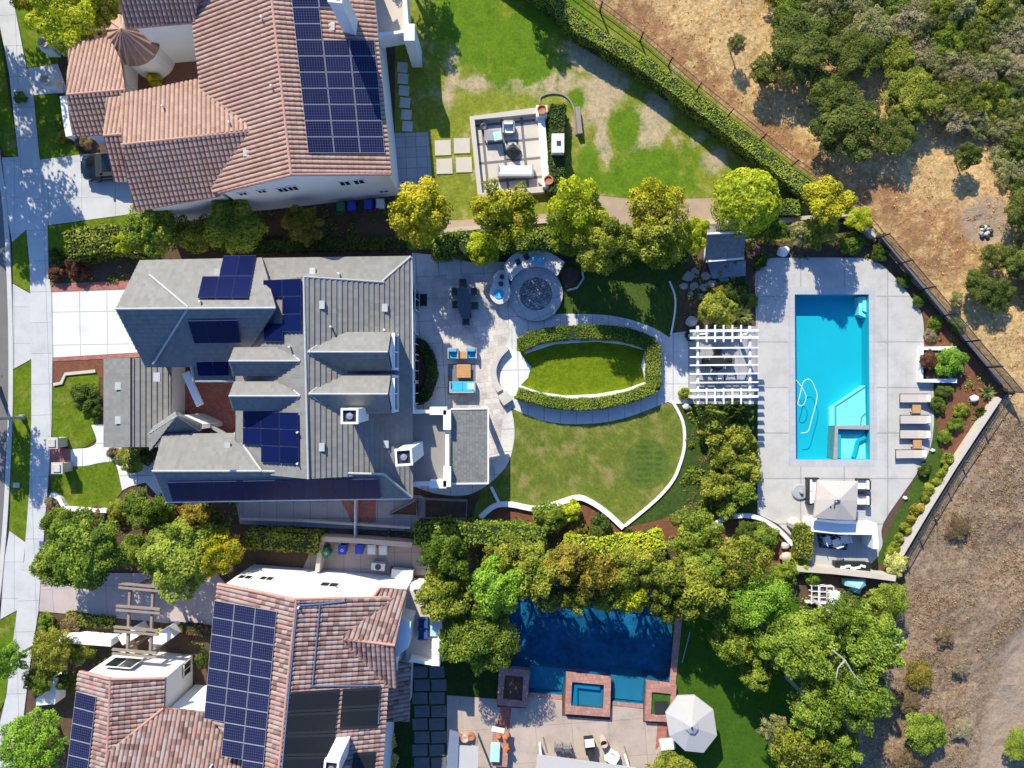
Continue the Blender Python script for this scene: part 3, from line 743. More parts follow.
def hillmat():
    s = N('dry_hillside')
    a = s.noise(.35, 7, .68); b = s.noise(2.3, 6, .72); c = s.noise(4.6, 6, .78); d = s.noise(.9, 6, .7)
    f = s.math('ADD', s.math('MULTIPLY', b, .26), s.math('ADD', s.math('ADD', s.math('MULTIPLY', c, .3), s.math('MULTIPLY', s.noise(9, 5, .8, s.mapping((0, 0, 0), .9, (1.6, .8, 1))), .28)), s.math('MULTIPLY', d, .16)))
    straw = s.ramp(f, [(.37, (.23, .115, .042)), (.45, (.49, .30, .125)), (.53, (.68, .465, .215)), (.62, (.82, .65, .40))])
    brown = s.ramp(f, [(.38, (.11, .07, .043)), (.46, (.23, .155, .098)), (.53, (.335, .24, .16)), (.62, (.47, .365, .26))])
    soil = s.ramp(f, [(.35, (.22, .10, .042)), (.6, (.44, .24, .115))])
    low = s.ellipses([(960, 640, 130, 190, 0), (1000, 760, 200, 130, 0), (930, 560, 70, 90, 0), (1120, 560, 150, 200, 0), (860, 740, 110, 110, 0), (1000, 470, 60, 60, 0)], .6, .4, .5)
    red = s.ellipses([(660, 40, 20, 90, -50), (790, 148, 16, 60, -55), (700, 75, 14, 60, -52), (935, 240, 50, 40, 20), (880, 200, 36, 24, 30)], .7, .6, .9)
    track = s.ellipses([(1012, 700, 20, 60, 24), (992, 765, 16, 50, 5), (1035, 650, 28, 40, 40), (985, 222, 26, 22, 0)], .6, .35, .9)
    base = s.mix(low, straw, brown)
    base = s.mix(s.math('MULTIPLY', red, s.mrange(d, .36, .54)), base, soil)
    base = s.mix(s.math('MULTIPLY', track, .75), base, s.ramp(c, [(.3, (.36, .265, .19)), (.7, (.50, .385, .29))]))
    s.bump(s.math('ADD', c, s.math('MULTIPLY', s.noise(34, 3, .7), .6)), .9, .12)
    return s.fin(base, .95, .1)
struct('hillside', hill, hillmat())
# stiff dry tufts all over the hillside: nobody could count them
def tufts(n, test, name, label, leaf, hgt, sz):
    P = []; Nn = []
    while len(P) < n:
        x = rng.uniform(-4, 50); y = rng.uniform(-38, 38)
        if not test(x, y): continue
        z = hz(x, y); base = np.array((x, y, z))
        for k in range(7):
            a = rng.uniform(0, 2 * PI); r = rng.uniform(.02, .2)
            P.append(base + (r * math.cos(a), r * math.sin(a), rng.uniform(.03, hgt))); Nn.append((math.cos(a) * 1.0, math.sin(a) * 1.0, rng.uniform(.1, .9)))
    P = np.array(P); Nn = np.array(Nn)
    o = bpy.data.objects.new(name, leaf_mesh(name, P, Nn, sz * rng.uniform(.5, 1.3, len(P)), rng.random(len(P)), LEAF[leaf])); COL.objects.link(o)
    o['kind'] = 'stuff'; o['label'] = label; o['category'] = 'grass'
LEAF['strawtuft'] = leafmat('straw_tuft', (.22, .13, .055), (.36, .24, .115), (.46, .34, .19), .2)
LEAF['browntuft'] = leafmat('brown_tuft', (.10, .07, .05), (.18, .135, .095), (.27, .21, .155), .2)
def tn(x, y, k=.35): return mnoise.noise(Vector((x * k, y * k, 7))) > rng.uniform(-.5, .5)
tufts(26000, lambda x, y: y > -2 and side(x, y) > .5 and tn(x, y), 'dry_grass', 'straw coloured dry grass tufts covering the upper hillside', 'strawtuft', .10, .045)
tufts(38000, lambda x, y: y < -1 and side(x, y) > .4 and tn(x, y) and not (x > 32 and y < -19 + (x - 34) * .8), 'dry_grass', 'brown dead weeds covering the lower hillside', 'browntuft', .10, .045)
# ---------------------------------------------------------------- houses
CAMP = Vector((0, 0, H))
def on_plane(pts, px, py):
    pts = [Vector(p) for p in pts]; n = Vector((0, 0, 0))
    for i in range(len(pts)):
        a, b = pts[i], pts[(i + 1) % len(pts)]
        n += Vector(((a.y - b.y) * (a.z + b.z), (a.z - b.z) * (a.x + b.x), (a.x - b.x) * (a.y + b.y)))
    c = sum(pts, Vector()) / len(pts); d = V(px, py, 0) - CAMP
    return CAMP + d * ((c - CAMP).dot(n) / d.dot(n))
def on_wall(A, B, px, py):
    """point of the vertical wall through A and B seen at (px, py)"""
    A = Vector((A[0], A[1], 0)); B = Vector((B[0], B[1], 0)); n = Vector((B.y - A.y, A.x - B.x, 0)); d = V(px, py, 0) - CAMP
    return CAMP + d * ((A - CAMP).dot(n) / d.dot(n))
def inset(poly, k):
    P = [Vector((p[0], p[1])) for p in poly]; n = len(P)
    ar = sum(P[i].x * P[(i + 1) % n].y - P[(i + 1) % n].x * P[i].y for i in range(n)); sg = 1 if ar > 0 else -1
    out = []
    for i in range(n):
        a, b, c = P[i - 1], P[i], P[(i + 1) % n]
        d1 = (b - a).normalized(); d2 = (c - b).normalized(); n1 = Vector((-d1.y, d1.x)) * sg; n2 = Vector((-d2.y, d2.x)) * sg
        out.append(b + (n1 + n2) * k / max(.3, 1 + n1.dot(n2)))
    return out
def walls(name, px, ze, parent, mat, k=.3, z0=0):
    return MB().prism(inset(PX(px, ze), k), z0, ze - .12, bottom=False).build(name, mat, parent)
def roof(name, facets, parent, mat, caps=(), capmat=None, capr=.09, **kw):
    mb = MB()
    for f in facets: mb.facet(V3(f), **kw)
    o = mb.build(name, mat, parent)
    if caps:
        c = MB()
        for a, b in caps:
            a, b = V(*a), V(*b); up = Vector((0, 0, .05)); c.tube([a + up, b + up], capr, 8)
        p = c.build('ridge_cap', capmat, parent); 
        p.parent = o; p.matrix_parent_inverse = Matrix.Identity(4)
    return o
def window(parent, A, B, px0, px1, w, h, name='window', fr=.09, cx=None, z=None, out=1):
    """framed window centred where the wall through A, B is seen at (px0, px1)"""
    p = on_wall(A, B, px0, px1); A = Vector((A[0], A[1], 0)); B = Vector((B[0], B[1], 0)); d = (B - A).normalized(); n = Vector((d.y, -d.x, 0)) * out
    if z is not None: p.z = z
    R = Matrix((d, n, Vector((0, 0, 1)))).transposed()
    mb = MB()
    for sx in (-1, 1): mb.box(p + n * .01 + d * sx * (w / 2 - fr / 2), (fr, .05, h), R=R)
    for sz in (-1, 1): mb.box(p + n * .011 + Vector((0, 0, sz * (h / 2 - fr / 2))), (w - .002, .052, fr), R=R)
    mb.box(p + n * .022, (fr * .6, .05, h - .05), R=R)
    f = mb.build(name, M['white'], parent)
    g_ = MB().box(p + n * .018, (w - fr * 1.6, .045, h - fr * 1.6), R=R).build('pane', M['glass'], parent); g_.parent = f; g_.matrix_parent_inverse = Matrix.Identity(4)
    return f
def solar(label, plane, quad, cols, rows, mask=None, mat='panel', lift=.2, gap=.012, name='solar_array', cat='solar panels', group='solar arrays on the roofs'):
    Q = [on_plane(plane, *q) for q in quad]; c = sum(Q, Vector()) / 4
    n = (Q[1] - Q[0]).cross(Q[3] - Q[0]).normalized(); n = n if n.z > 0 else -n
    t = thing(name, label, cat, c, group)
    def P(u, v): return (Q[0] * (1 - u) + Q[1] * u) * (1 - v) + (Q[3] * (1 - u) + Q[2] * u) * v
    for j in range(rows):
        for i in range(cols):
            if mask and not mask(i, j): continue
            q = [P((i + a) / cols + (gap if a == 0 else -gap) / cols, (j + b) / rows + (gap if b == 0 else -gap) / rows) for a, b in ((0, 1), (1, 1), (1, 0), (0, 0))]
            mb = MB(); top = [p + n * lift for p in q]; bot = [p + n * (lift - .045) for p in q]
            mb.face(top, 0, [(0, 0), (1, 0), (1, 1), (0, 1)]); mb.face(bot[::-1], 0, [(0, 0)] * 4)
            for k in range(4): mb.face([bot[k], bot[(k + 1) % 4], top[(k + 1) % 4], top[k]], 0, [(0, 0)] * 4)
            mb.build('panel', M[mat], t)
    # rails that carry the panels on the roof
    rl = MB()
    for v in [(j + .5) / rows for j in range(rows)]:
        for i in range(cols):
            if mask and not mask(i, int(v * rows)): continue
            rl.bar(P((i + .03) / cols, v) + n * (lift - .08), P((i + .97) / cols, v) + n * (lift - .08), .05, .06)
    rl.build('mounting_rail', M['steel'], t)
    return t
def chimney(parent, x, y, z0, z1, sx, sy, mat, rz=0, hole=True, flare=.08):
    mb = MB(); mb.box((x, y, (z0 + z1) / 2 - .08), (sx, sy, z1 - z0 - .16), rz)
    w = .12
    R = Matrix.Rotation(rz, 3, 'Z'); c = Vector((x, y, z1))
    for s in (-1, 1):
        mb.box(c + R @ Vector((s * (sx / 2 + flare / 2 - w / 2), 0, 0)), (w, sy + flare, .3), rz); mb.box(c + R @ Vector((0, s * (sy / 2 + flare / 2 - w / 2), .002)), (sx + flare - 2 * w, w, .3), rz)
    o = mb.build('chimney', mat, parent)
    f = MB().box(c + Vector((0, 0, -.06)), (sx - .1, sy - .1, .06), rz).build('flue_cover', M['dark'], parent); f.parent = o; f.matrix_parent_inverse = Matrix.Identity(4)
    cp = MB().lathe((x, y, z1 - .04), [(.14, 0), (.14, .12), (.2, .13), (.2, .16), (0, .18)], 12).build('flue_pipe', M['steel'], parent); cp.parent = o; cp.matrix_parent_inverse = Matrix.Identity(4)
    return o
def vent(parent, pl, px, py, pipe=True):
    p = on_plane(pl, px, py)
    if pipe: MB().tube([p + Vector((0, 0, -.1)), p + Vector((0, 0, .45))], .06, 8).build('vent_pipe', M['white'], parent)
    else: MB().box(p + Vector((0, 0, .1)), (.38, .5, .1)).build('roof_vent', M['cap'], parent)

# ---- upper neighbour: white house with terracotta barrel tiles
BT = dict(course=.35, step=.035, barrel=.115, pitch=.29, thick=.2)
h1 = thing('spanish_house', 'white stucco house with terracotta barrel-tile roofs and a round turret, beside the patchy lawn', 'house', V(250, 90, 0))
F_E = [(265.5, -60, 8.3), (291.5, 175, 8.3), (391, 174.5, 6), (368, -60, 6)]
F_W = [(265.5, -60, 8.3), (291.5, 175, 8.3), (214, 194.5, 6), (183, -60, 6)]
walls('wall', [(183, -60), (214, 194.5), (391, 174.5), (368, -60)], 6, h1, M['stucco'])
A1 = V(214, 194.5, 6); B1 = V(391, 174.5, 6); gd = (B1 - A1).normalized(); gn = Vector((-gd.y, gd.x, 0)) * .28
MB().face([A1 + gn + Vector((0, 0, -.15)), B1 + gn + Vector((0, 0, -.15)), V(291.5, 175, 8.3) + gn + Vector((0, 0, -.15))]).build('gable_wall', M['stucco'], h1)
roof('roof', [F_E, F_W], h1, M['terra'], [((265.5, -60, 8.3), (291.5, 175, 8.3)), ((291.5, 175, 8.3), (391, 174.5, 6)), ((291.5, 175, 8.3), (219, 193, 6.1))], M['capred'], **BT)
walls('wall', [(122, 97), (203, 82), (220, 194), (135, 210)], 5.6, h1, M['stucco'], .35)
roof('roof', [[(122, 145, 7.3), (253, 131, 7.3), (203, 78, 5.75), (122, 96, 5.7)], [(122, 145, 7.3), (253, 131, 7.3), (219, 196, 5.75), (135, 211, 5.6)]], h1, M['terra'], [((122, 145, 7.3), (253, 131, 7.3))], M['capred'], **BT)
walls('wall', [(107, 100), (128, 98), (135, 182), (115, 181)], 5.4, h1, M['stucco'], .3)
roof('roof', [[(104, 136, 6.6), (124, 134.5, 6.6), (124, 97, 5.4), (107, 99, 5.4)], [(104, 136, 6.6), (124, 134.5, 6.6), (134, 182, 5.4), (115, 181.5, 5.4)]], h1, M['terra'], [((104, 136, 6.6), (124, 134.5, 6.6))], M['capred'], **BT)
walls('wall', [(70, 43), (109, 39), (120, 133), (75, 136)], 3.4, h1, M['stucco'], .3)
roof('roof', [[(67, 95, 5), (126, 90, 5), (122, 62, 3.95), (110, 38, 3.2), (70, 43, 3.2)], [(67, 95, 5), (126, 90, 5), (124, 133, 3.9), (74, 136, 3.9)]], h1, M['terra'], [((67, 95, 5), (126, 90, 5))], M['capred'], **BT)
# turret
tx = V(133, 39, 3.0); R_ = 1.8
MB().lathe((tx.x, tx.y, 0), [(R_ - .25, 0), (R_ - .25, 3.05)], 24).build('turret_wall', M['stucco'], h1)
mb = MB()
for k in range(18):
    a0, a1 = 2 * PI * k / 18, 2 * PI * (k + 1) / 18; am = (a0 + a1) / 2; top = Vector((tx.x - .05, tx.y, 4.4))
    e = [Vector((tx.x + R_ * math.cos(a), tx.y + R_ * math.sin(a), 3.0)) for a in (a0, a1)]
    mb.face([e[0], e[1], top], 0, [(k * .37, 0), (k * .37 + .3, 0), (k * .37 + .15, 2)])
    m = (e[0]); mb.tube([m + Vector((0, 0, .0)), top], [.13, .05], 6)
mb.prism([(tx.x + R_ * math.cos(2 * PI * k / 18), tx.y + R_ * math.sin(2 * PI * k / 18)) for k in range(18)], 2.85, 2.98)
mb.build('turret_roof', M['terra'], h1)
walls('wall', [(112, -60), (206, -60), (196, 22), (125, 28)], 6, h1, M['stucco'], .35)
FT = [(112, -60, 8.6), (206, -60, 8.6), (196, 22, 6), (125, 28, 6)]
roof('roof', [FT], h1, M['terra'], **BT)
# courtyard between the wings
MB().prism(PX([(126, 60), (198, 45), (206, 90), (130, 100)]), 0, .12, bottom=False).build('courtyard_floor', plain('brown_tile', (.2, .09, .06), .7, .2, 2, 20), h1)
MB().ribbon([(p.x, p.y) for p in PX([(137, 60), (136, 92)])], .35, 0, 2.4).build('courtyard_wall', M['stucco'], h1)
MB().ribbon([(p.x, p.y) for p in PX([(150, 62), (168, 52)])], .35, 0, 2.2).build('courtyard_wall', M['stucco'], h1)
c3 = on_plane(V3(F_E), 351, 27); chimney(h1, c3.x, c3.y, 6.2, 10.4, .75, 1.0, M['white'], math.radians(-6))
for px, py in ((345, 183), (359, 181.5)): window(h1, A1 + gn, B1 + gn, px, py, .75, .9)
for px, py in ((283, 189.5), (293, 188)): window(h1, A1 + gn, B1 + gn, px, py, .7, .9)
for px, py in ((243, 193.5), (262, 191)): window(h1, A1 + gn, B1 + gn, px, py, .6, .6)
window(h1, A1 + gn, B1 + gn, 384, 191, .7, .5)
wa, wb = V(128, 25, 6), V(194, 19, 6); off = Vector((0, .35, 0))
for px, py in ((150, 31), (188, 27)): window(h1, wa + off, wb + off, px, py, .9, 1.1)
for px, py in ((332, 27), (247, 153)): vent(h1, V3(F_E if px > 300 else F_W), px, py, False)
for px, py in ((263, 20), (273, 88), (165, 108), (231, 124)): vent(h1, V3(F_W if px > 240 else [(122, 145, 7.3), (253, 131, 7.3), (203, 78, 5.75), (122, 96, 5.7)]), px, py)
# balcony at the back
MB().prism(PX([(372, -30), (404, -30), (408, 38), (379, 42)], 3), 2.7, 3.0).build('balcony_floor', M['cream'], h1)
MB().ribbon([(p.x, p.y) for p in PX([(380, 42), (409, 38), (404, -30)], 3)], .3, 2.4, 4.0).build('balcony_parapet', M['white'], h1)
MB().box(V(410, 40, 3) + Vector((.1, 0, -1)), (.7, 1.1, 4.2)).build('balcony_pillar', M['white'], h1)
for px, py in ((376, -2), (400, 20)): MB().box(V(px, py, 1.3), (.35, .35, 2.6)).build('balcony_post', M['stucco'], h1)

solar('long blue gridded solar array on the terracotta slope beside the white chimney', V3(F_E), [(290, -7), (369.5, -7), (384.5, 154), (307.5, 154)], 3, 10, lambda i, j: i == 0 or j >= 3 or (i == 1 and j == 0))

# ---- main house: grey flat-tiled roofs with four dormers
GT = dict(course=.34, step=.075, thick=.2)
h2 = thing('house', 'large grey-tiled house with four dormers and two chimneys, next to the white driveway', 'house', V(300, 380, 0))
ST = M['stucco']
g1N = [(115.6, 309, 8), (276, 308, 8), (262, 258, 5), (140, 261, 5)]
g1S = [(115.6, 309, 8), (276, 308, 8), (252, 345, 6.1), (243, 367, 5), (145.6, 367, 5)]
mW = [(304, 277, 7.9), (308.5, 479, 7.9), (262, 474, 6.2), (235, 440, 5.5), (235, 300, 5.5), (258, 282, 6.05)]
mE = [(304, 277, 7.9), (384, 282.5, 5.5), (411, 257, 4.6), (413, 497, 4.6), (381, 474.5, 5.5), (308.5, 479, 7.9)]
nS = [(256, 258.5, 4.65), (411, 256.5, 4.6), (382, 281.8, 5.5), (252, 282, 5.5)]
sN = [(152.5, 471, 6.76), (262, 471, 6.76), (238, 433, 5), (163, 434, 5)]
sS = [(152.5, 471, 6.76), (384, 474, 6.5), (412, 497.5, 5.0), (165.6, 501.5, 5.0)]
walls('wall', [(141, 260), (262, 259), (262, 367), (146, 367)], 5, h2, ST)
walls('wall', [(235, 259), (411, 257), (413, 497), (235, 497)], 4.6, h2, ST)
walls('wall', [(164, 434), (245, 434), (245, 500), (166, 501)], 5, h2, ST)
roof('roof', [g1N, g1S], h2, M['grey'], [((115.6, 309, 8), (276, 308, 8)), ((150, 275, 6.05), (188.6, 307.5, 8.0)), ((188.6, 307.5, 8.03), (153.5, 364, 5.32))], M['cap'], .07, **GT)
roof('roof', [mW, mE], h2, M['grey'], [((304, 277, 7.9), (308.5, 479, 7.9)), ((304, 277, 7.9), (384, 282.5, 5.5)), ((256, 283, 6.1), (275, 307, 7.7))], M['cap'], .07, **GT)
roof('roof', [nS], h2, M['grey'], [((382, 281.8, 5.5), (411, 256.5, 4.6))], M['cap'], .07, **GT)
roof('roof', [sN, sS], h2, M['grey'], [((152.5, 471, 6.76), (262, 471, 6.76)), ((235, 433, 5.05), (262, 471, 6.8)), ((262, 471, 6.76), (384, 474, 6.5)), ((384, 474, 6.5), (412, 497.5, 5))], M['cap'], .07, **GT)
# gable and end walls
for q in ([(117, 309, 7.8), (141.5, 261.5, 4.9), (147, 366, 4.9)], [(154, 471, 6.6), (165, 435, 4.9), (167, 500, 4.9)],
          [(304, 277.6, 7.75), (382, 282.4, 5.5), (382, 282.4, 4.5), (262, 282, 4.5), (262, 282, 6)], [(308.5, 478.5, 7.75), (382, 474.5, 5.5), (382, 474.5, 4.5), (262, 473.5, 4.5), (262, 473.5, 6)]):
    MB().face(V3(q)).build('gable_wall', ST, h2)
# low roof in front of the courtyard
lowr = [(188, 343, 5.6), (236, 343, 5.6), (234, 381, 4.5), (194, 381, 4.5)]
walls('wall', [(192, 345), (234, 345), (234, 379), (196, 379)], 4.5, h2, ST, .2)
roof('roof', [lowr], h2, M['grey'], [((188, 343, 5.65), (194, 381, 4.55)), ((194, 381, 4.5), (234, 381, 4.5))], M['cap'], .09, **GT)
# entrance turret
ap = (177, 416, 6.1); base = [(200, 431, 4.5), (163, 436, 4.7), (150, 451, 4.4), (149, 434, 4.4), (154, 427, 4.4), (176, 412, 4.4), (201, 424, 4.4)]
roof('entry_roof', [[ap, base[i], base[(i + 1) % 7]] for i in range(7)], h2, M['grey'], [(ap, base[i]) for i in (0, 1, 3, 4)], M['cap'], .035, **GT)
walls('entry_wall', [(198, 431), (163, 436), (152, 449), (151, 434), (156, 428), (176, 414), (198, 424)], 4.3, h2, ST, .1)
# front wing with a low ridge
wW = [(131.5, 358, 3.8), (131.5, 447, 3.8), (104, 447, 3.0), (104, 358.5, 3.0)]; wE = [(131.5, 358, 3.8), (131.5, 447, 3.8), (170.5, 447, 3.0), (170.5, 358, 3.0)]
walls('wall', [(104, 358.5), (170.5, 358), (170.5, 447), (104, 447)], 3.0, h2, ST, .35)
roof('roof', [wW, wE], h2, M['grey'], [((131.5, 358, 3.8), (131.5, 447, 3.8))], M['dark'], .06, **GT)
# dormers
def dormer(fN, fS, zb, east):
    (x0, y0, zr), (x1, _, _), (x2, yN, ze), (x3, _, _) = fN; yS = fS[2][1]
    a, b = V(x1, y0, zr), V(x2, yN, ze); c = V(fS[2][0], yS, ze); e0 = V(x0, y0, zr)
    D = MB(); sg = -1 if east else 1
    if not east: a, e0 = e0, a; b = V(x3, yN, ze); c = V(fS[3][0], yS, ze)
    xe = a.x + sg * (-.06 if east else .22)
    bk = e0.x
    D.face([(xe, b.y - .15, zb), (xe, c.y + .15, zb), (xe, c.y + .15, ze), (xe, a.y, zr - .12), (xe, b.y - .15, ze)])
    for y in (b.y - .15, c.y + .15): D.face([(xe, y, zb), (bk, y, zb), (bk, y, ze), (xe, y, ze)])
    o = D.build('dormer', ST, h2)
    r = MB(); r.facet(V3(fN), **GT); r.facet(V3(fS), **GT); rr = r.build('dormer_roof', M['grey'], h2); rr.parent = o; rr.matrix_parent_inverse = o.matrix_parent_inverse.copy() if False else Matrix.Identity(4)
    cp = MB()
    up = Vector((0, 0, .05))
    for p, q in ((fN[0], fN[1]),) + (((fN[0], fN[3]), (fN[0], fS[3])) if east else ((fN[1], fN[2]), (fN[1], fS[2]))): cp.tube([V(*p) + up, V(*q) + up], .06, 8)
    cc = cp.build('ridge_cap', M['cap'], h2); cc.parent = o; cc.matrix_parent_inverse = Matrix.Identity(4)
    # window with white frame
    w = MB(); z0, z1 = zb + .12, ze - .02; ym = (b.y + c.y) / 2; hw = abs(b.y - c.y) / 2 - .12; X = xe - sg * .06
    for s in (-1, 1): w.box((X, ym + s * hw, (z0 + z1) / 2), (.16, .14, z1 - z0))
    for z in (z0, z1): w.box((X, ym, z), (.2, 2 * hw + .2, .13))
    w.box((X, ym, (z0 + z1) / 2), (.12, .08, z1 - z0 - .1))
    ww = w.build('window', M['white'], h2); ww.parent = o; ww.matrix_parent_inverse = Matrix.Identity(4)
    pn = MB().box((X + sg * .05, ym, (z0 + z1) / 2), (.04, 2 * hw, z1 - z0)).build('pane', M['glass'], h2); pn.parent = o; pn.matrix_parent_inverse = Matrix.Identity(4)
dormer([(308, 352, 7.9), (388, 352, 7.9), (391, 332.5, 6.7), (335.5, 332.5, 6.7)], [(308, 352, 7.9), (388, 352, 7.9), (391, 370.5, 6.7), (332, 371, 6.7)], 5.0, True)
dormer([(309, 394, 7.9), (388, 394, 7.9), (391, 374.5, 6.7), (333, 374.5, 6.7)], [(309, 394, 7.9), (388, 394, 7.9), (391, 413, 6.7), (336, 414, 6.7)], 5.0, True)
dormer([(229, 361, 7.7), (300.5, 361, 7.7), (285, 347.5, 6.9), (234, 348, 6.9)], [(229, 361, 7.7), (300.5, 361, 7.7), (284, 375.5, 6.9), (233, 375.5, 6.9)], 5.5, False)
dormer([(229, 396, 7.7), (300.5, 396, 7.7), (285, 382, 6.9), (234, 382, 6.9)], [(229, 396, 7.7), (300.5, 396, 7.7), (286, 410.5, 6.9), (233, 410, 6.9)], 5.5, False)
p1 = V(350, 416, 9.2); chimney(h2, p1.x, p1.y, 6, 9.2, .95, .85, M['white'])
p2 = V(404, 457, 8.6); chimney(h2, p2.x, p2.y, 0, 8.6, .95, .95, M['white'], math.radians(4))
for px, py in ((218, 273), (313, 272), (158, 377 + 0)): 
    if px < 300: vent(h2, V3(g1N), px, py, False)
    else: vent(h2, V3(nS), px, py, False)
for px, py in ((322, 305), (385, 308), (322, 447), (386, 444)): vent(h2, V3(mE), px, py, False)
for px, py in ((119, 386), (119, 420)): vent(h2, V3(wW), px, py, False)
vent(h2, V3(sN), 228, 446, False)
for px, py in ((332, 327), (385, 330)): vent(h2, V3(mE), px, py)
for px, py in ((202, 302), (258, 268), (340, 274)): vent(h2, V3(g1N if px < 240 else nS), px, py)
for px, py in ((299, 432), (299, 463), (291, 347)): vent(h2, V3(mW), px, py)
# east wall windows (white band under the eave)
ex = V(410, 300, 4.6).x - .02
for y0 in (345, 371, 393): window(h2, (ex, 10), (ex, -10), 418, y0, 1.5, 2.0, z=1.3, out=-1)
window(h2, (ex, 10), (ex, -10), 417, 300, 1.6, 2.1, 'patio_door', z=1.06, out=-1)
MB().tube([V(411.5, 257, 4.55), V(413.5, 413, 4.55)], .06, 8).build('gutter', M['white'], h2)
MB().tube([V(166, 502, 4.95), V(412, 498.2, 4.95)], .06, 8).build('gutter', M['white'], h2)
# rear deck with white parapet, and the flat-pitched patio roof beyond it
MB().prism(PX([(412, 414), (449, 412), (449, 484), (412, 485)], 3.0), 0, 3.0, bottom=False, mside=1).build('deck', [plain('deck_coating', (.26, .245, .235), .9, .08, 1, 20, .2), ST], h2)
pp = [(p.x, p.y) for p in PX([(413, 412), (447, 411.5), (447, 484), (413, 485)], 3.9)]
MB().ribbon(pp, .28, 2.95, 3.7).build('deck_parapet', M['white'], h2)
for px, py, sx, sy in ((438, 411, 1.1, .5), (447, 420, .5, 1.3), (447, 477, .5, 1.3), (438, 484.5, 1.1, .5)):
    p = V(px, py, 3.95); MB().box((p.x, p.y, 3.4), (sx, sy, 1.1)).build('parapet_pillar', M['white'], h2)
pr = [(451, 409.5, 3.3), (487.5, 409, 2.9), (487.5, 482.6, 2.9), (451, 483, 3.3)]
r = MB(); r.facet(V3(pr), course=.2, step=.018, thick=.16); r.build('patio_roof', M['greysmall'], h2)
pt = MB()
for a, b in (((451, 409, 3.25), (488.3, 408.5, 2.86)), ((488.3, 408.5, 2.86), (488.3, 483.2, 2.86)), ((488.3, 483.2, 2.86), (451, 483.6, 3.25))): pt.bar(V(*a), V(*b), .1, .2)
pt.build('patio_roof_trim', M['white'], h2)
for px, py in ((484, 414), (484, 478)): p = V(px, py, 2.7); MB().box((p.x, p.y, 1.35), (.3, .3, 2.7)).build('patio_post', M['white'], h2)
MB().box(V(193, 389, 3.0), (.45, 2.4, .25), math.radians(24)).build('balcony_beam', M['white'], h2)
MB().bar(V(206, 423, 2.0), V(228, 436, 2.0), .25, .25).build('balcony_beam', M['greym'], h2)

SG = 'solar arrays on the roofs'
solar('five shiny navy panels on the sunlit grey slope nearest the driveway', V3(g1N), cF((415, 69), (602, 67), (572, 231), (378, 231)), 3, 2, lambda i, j: j == 1 or i > 0, 'paneldk')
solar('dark navy panels on the shaded grey slope just below the house\'s top ridge', V3(g1S), cF((340, 303), (530, 300), (545, 388), (366, 390)), 3, 1, None, 'paneldk')
solar('dark pair of panels on the small low roof at the courtyard edge', V3(lowr), cF((366, 425), (496, 425), (500, 516), (382, 519)), 2, 1, None, 'paneldk')
solar('stepped stack of navy panels left of the long ridge, near the two left dormers', V3(mW), cF((635, 155), (781, 149), (781, 352), (637, 356)), 2, 3, lambda i, j: i == 1 or j == 0, 'paneldk')
solar('single navy panel above the upper left dormer', V3(mW), cF((635, 320), (711, 320), (711, 392), (638, 390)), 1, 1, None, 'paneldk')
solar('block of navy panels below the lower left dormer', V3(mW), cO((480, 80), (692, 86), (695, 285), (480, 272)), 3, 3, lambda i, j: i > 0 or j < 2, 'paneldk')
solar('long single row of deep blue panels along the lowest eave of the grey roof', V3(sS), [(168, 480), (379, 476.5), (381, 496.5), (173.5, 499)], 14, 1, None, 'paneldk')

# ---- lower neighbour: white house with mixed clay tiles
h3 = thing('spanish_house', 'white house with mixed pink and grey clay tiles, below the row of bins', 'house', V(290, 690, 0))
K_W = [(296.4, 599, 8), (272, 840, 8), (248, 840, 7.35), (245, 752, 6.9), (206, 713, 5.85), (218, 583, 5.8)]
K_E = [(296.4, 599, 8), (394, 597, 5.8), (378, 840, 5.8), (272, 840, 8)]
walls('wall', [(218, 583), (394, 597), (378, 840), (262, 840), (257, 765), (214, 713)], 5.8, h3, ST, .22)
A3 = V(218, 583, 5.8); B3 = V(394, 597, 5.8); g3 = (B3 - A3).normalized(); n3 = Vector((g3.y, -g3.x, 0)) * .2
dz = Vector((0, 0, -.15))
MB().face([A3 + n3 + dz, B3 + n3 + dz, V(296.4, 599, 8) + n3 + dz]).build('gable_wall', ST, h3)
roof('roof', [K_W, K_E], h3, M['mixt'], [((296.4, 599, 8), (272, 840, 8)), ((296.4, 599, 8), (218, 584, 5.85)), ((296.4, 599, 8), (390, 597, 5.85))], M['capred'], **BT)
X_N = [(342.5, 638.5, 6.9), (395, 645, 6.9), (407, 590, 5.5), (380, 588, 5.8)]; X_S = [(342.5, 638.5, 6.9), (395, 645, 6.9), (397, 686, 5.75), (374, 686, 5.9)]
walls('wall', [(381, 592), (407, 593), (397, 684), (374, 684)], 5.5, h3, ST, .25)
roof('roof', [X_N, X_S], h3, M['mixt'], [((342.5, 638.5, 6.9), (395, 645, 6.9)), ((342.5, 638.5, 6.9), (380, 588, 5.85)), ((342.5, 638.5, 6.9), (374, 686, 5.95))], M['capred'], **BT)
walls('wall', [(383, 664), (410, 664), (408, 720), (381, 720)], 3.4, h3, ST, .2)
roof('roof', [[(376, 660, 4.5), (411, 664, 3.4), (409, 721, 3.4), (376, 721, 4.5)]], h3, M['mixt'], **BT)
L_W = [(111, 679, 5.7), (105, 840, 5.7), (62, 840, 4.7), (80, 671, 4.7)]; L_E = [(111, 679, 5.7), (165, 678, 4.7), (164, 708, 4.7), (108, 756, 5.7)]
L_N = [(164, 708.5, 4.8), (250, 717, 4.8), (264, 840, 7.6), (95, 840, 7.6), (108, 752, 5.75)]
walls('wall', [(80, 671), (165, 678), (164, 840), (62, 840)], 4.7, h3, ST, .25)
walls('wall', [(160, 710), (208, 714), (215, 840), (160, 840)], 4.7, h3, ST, .25)
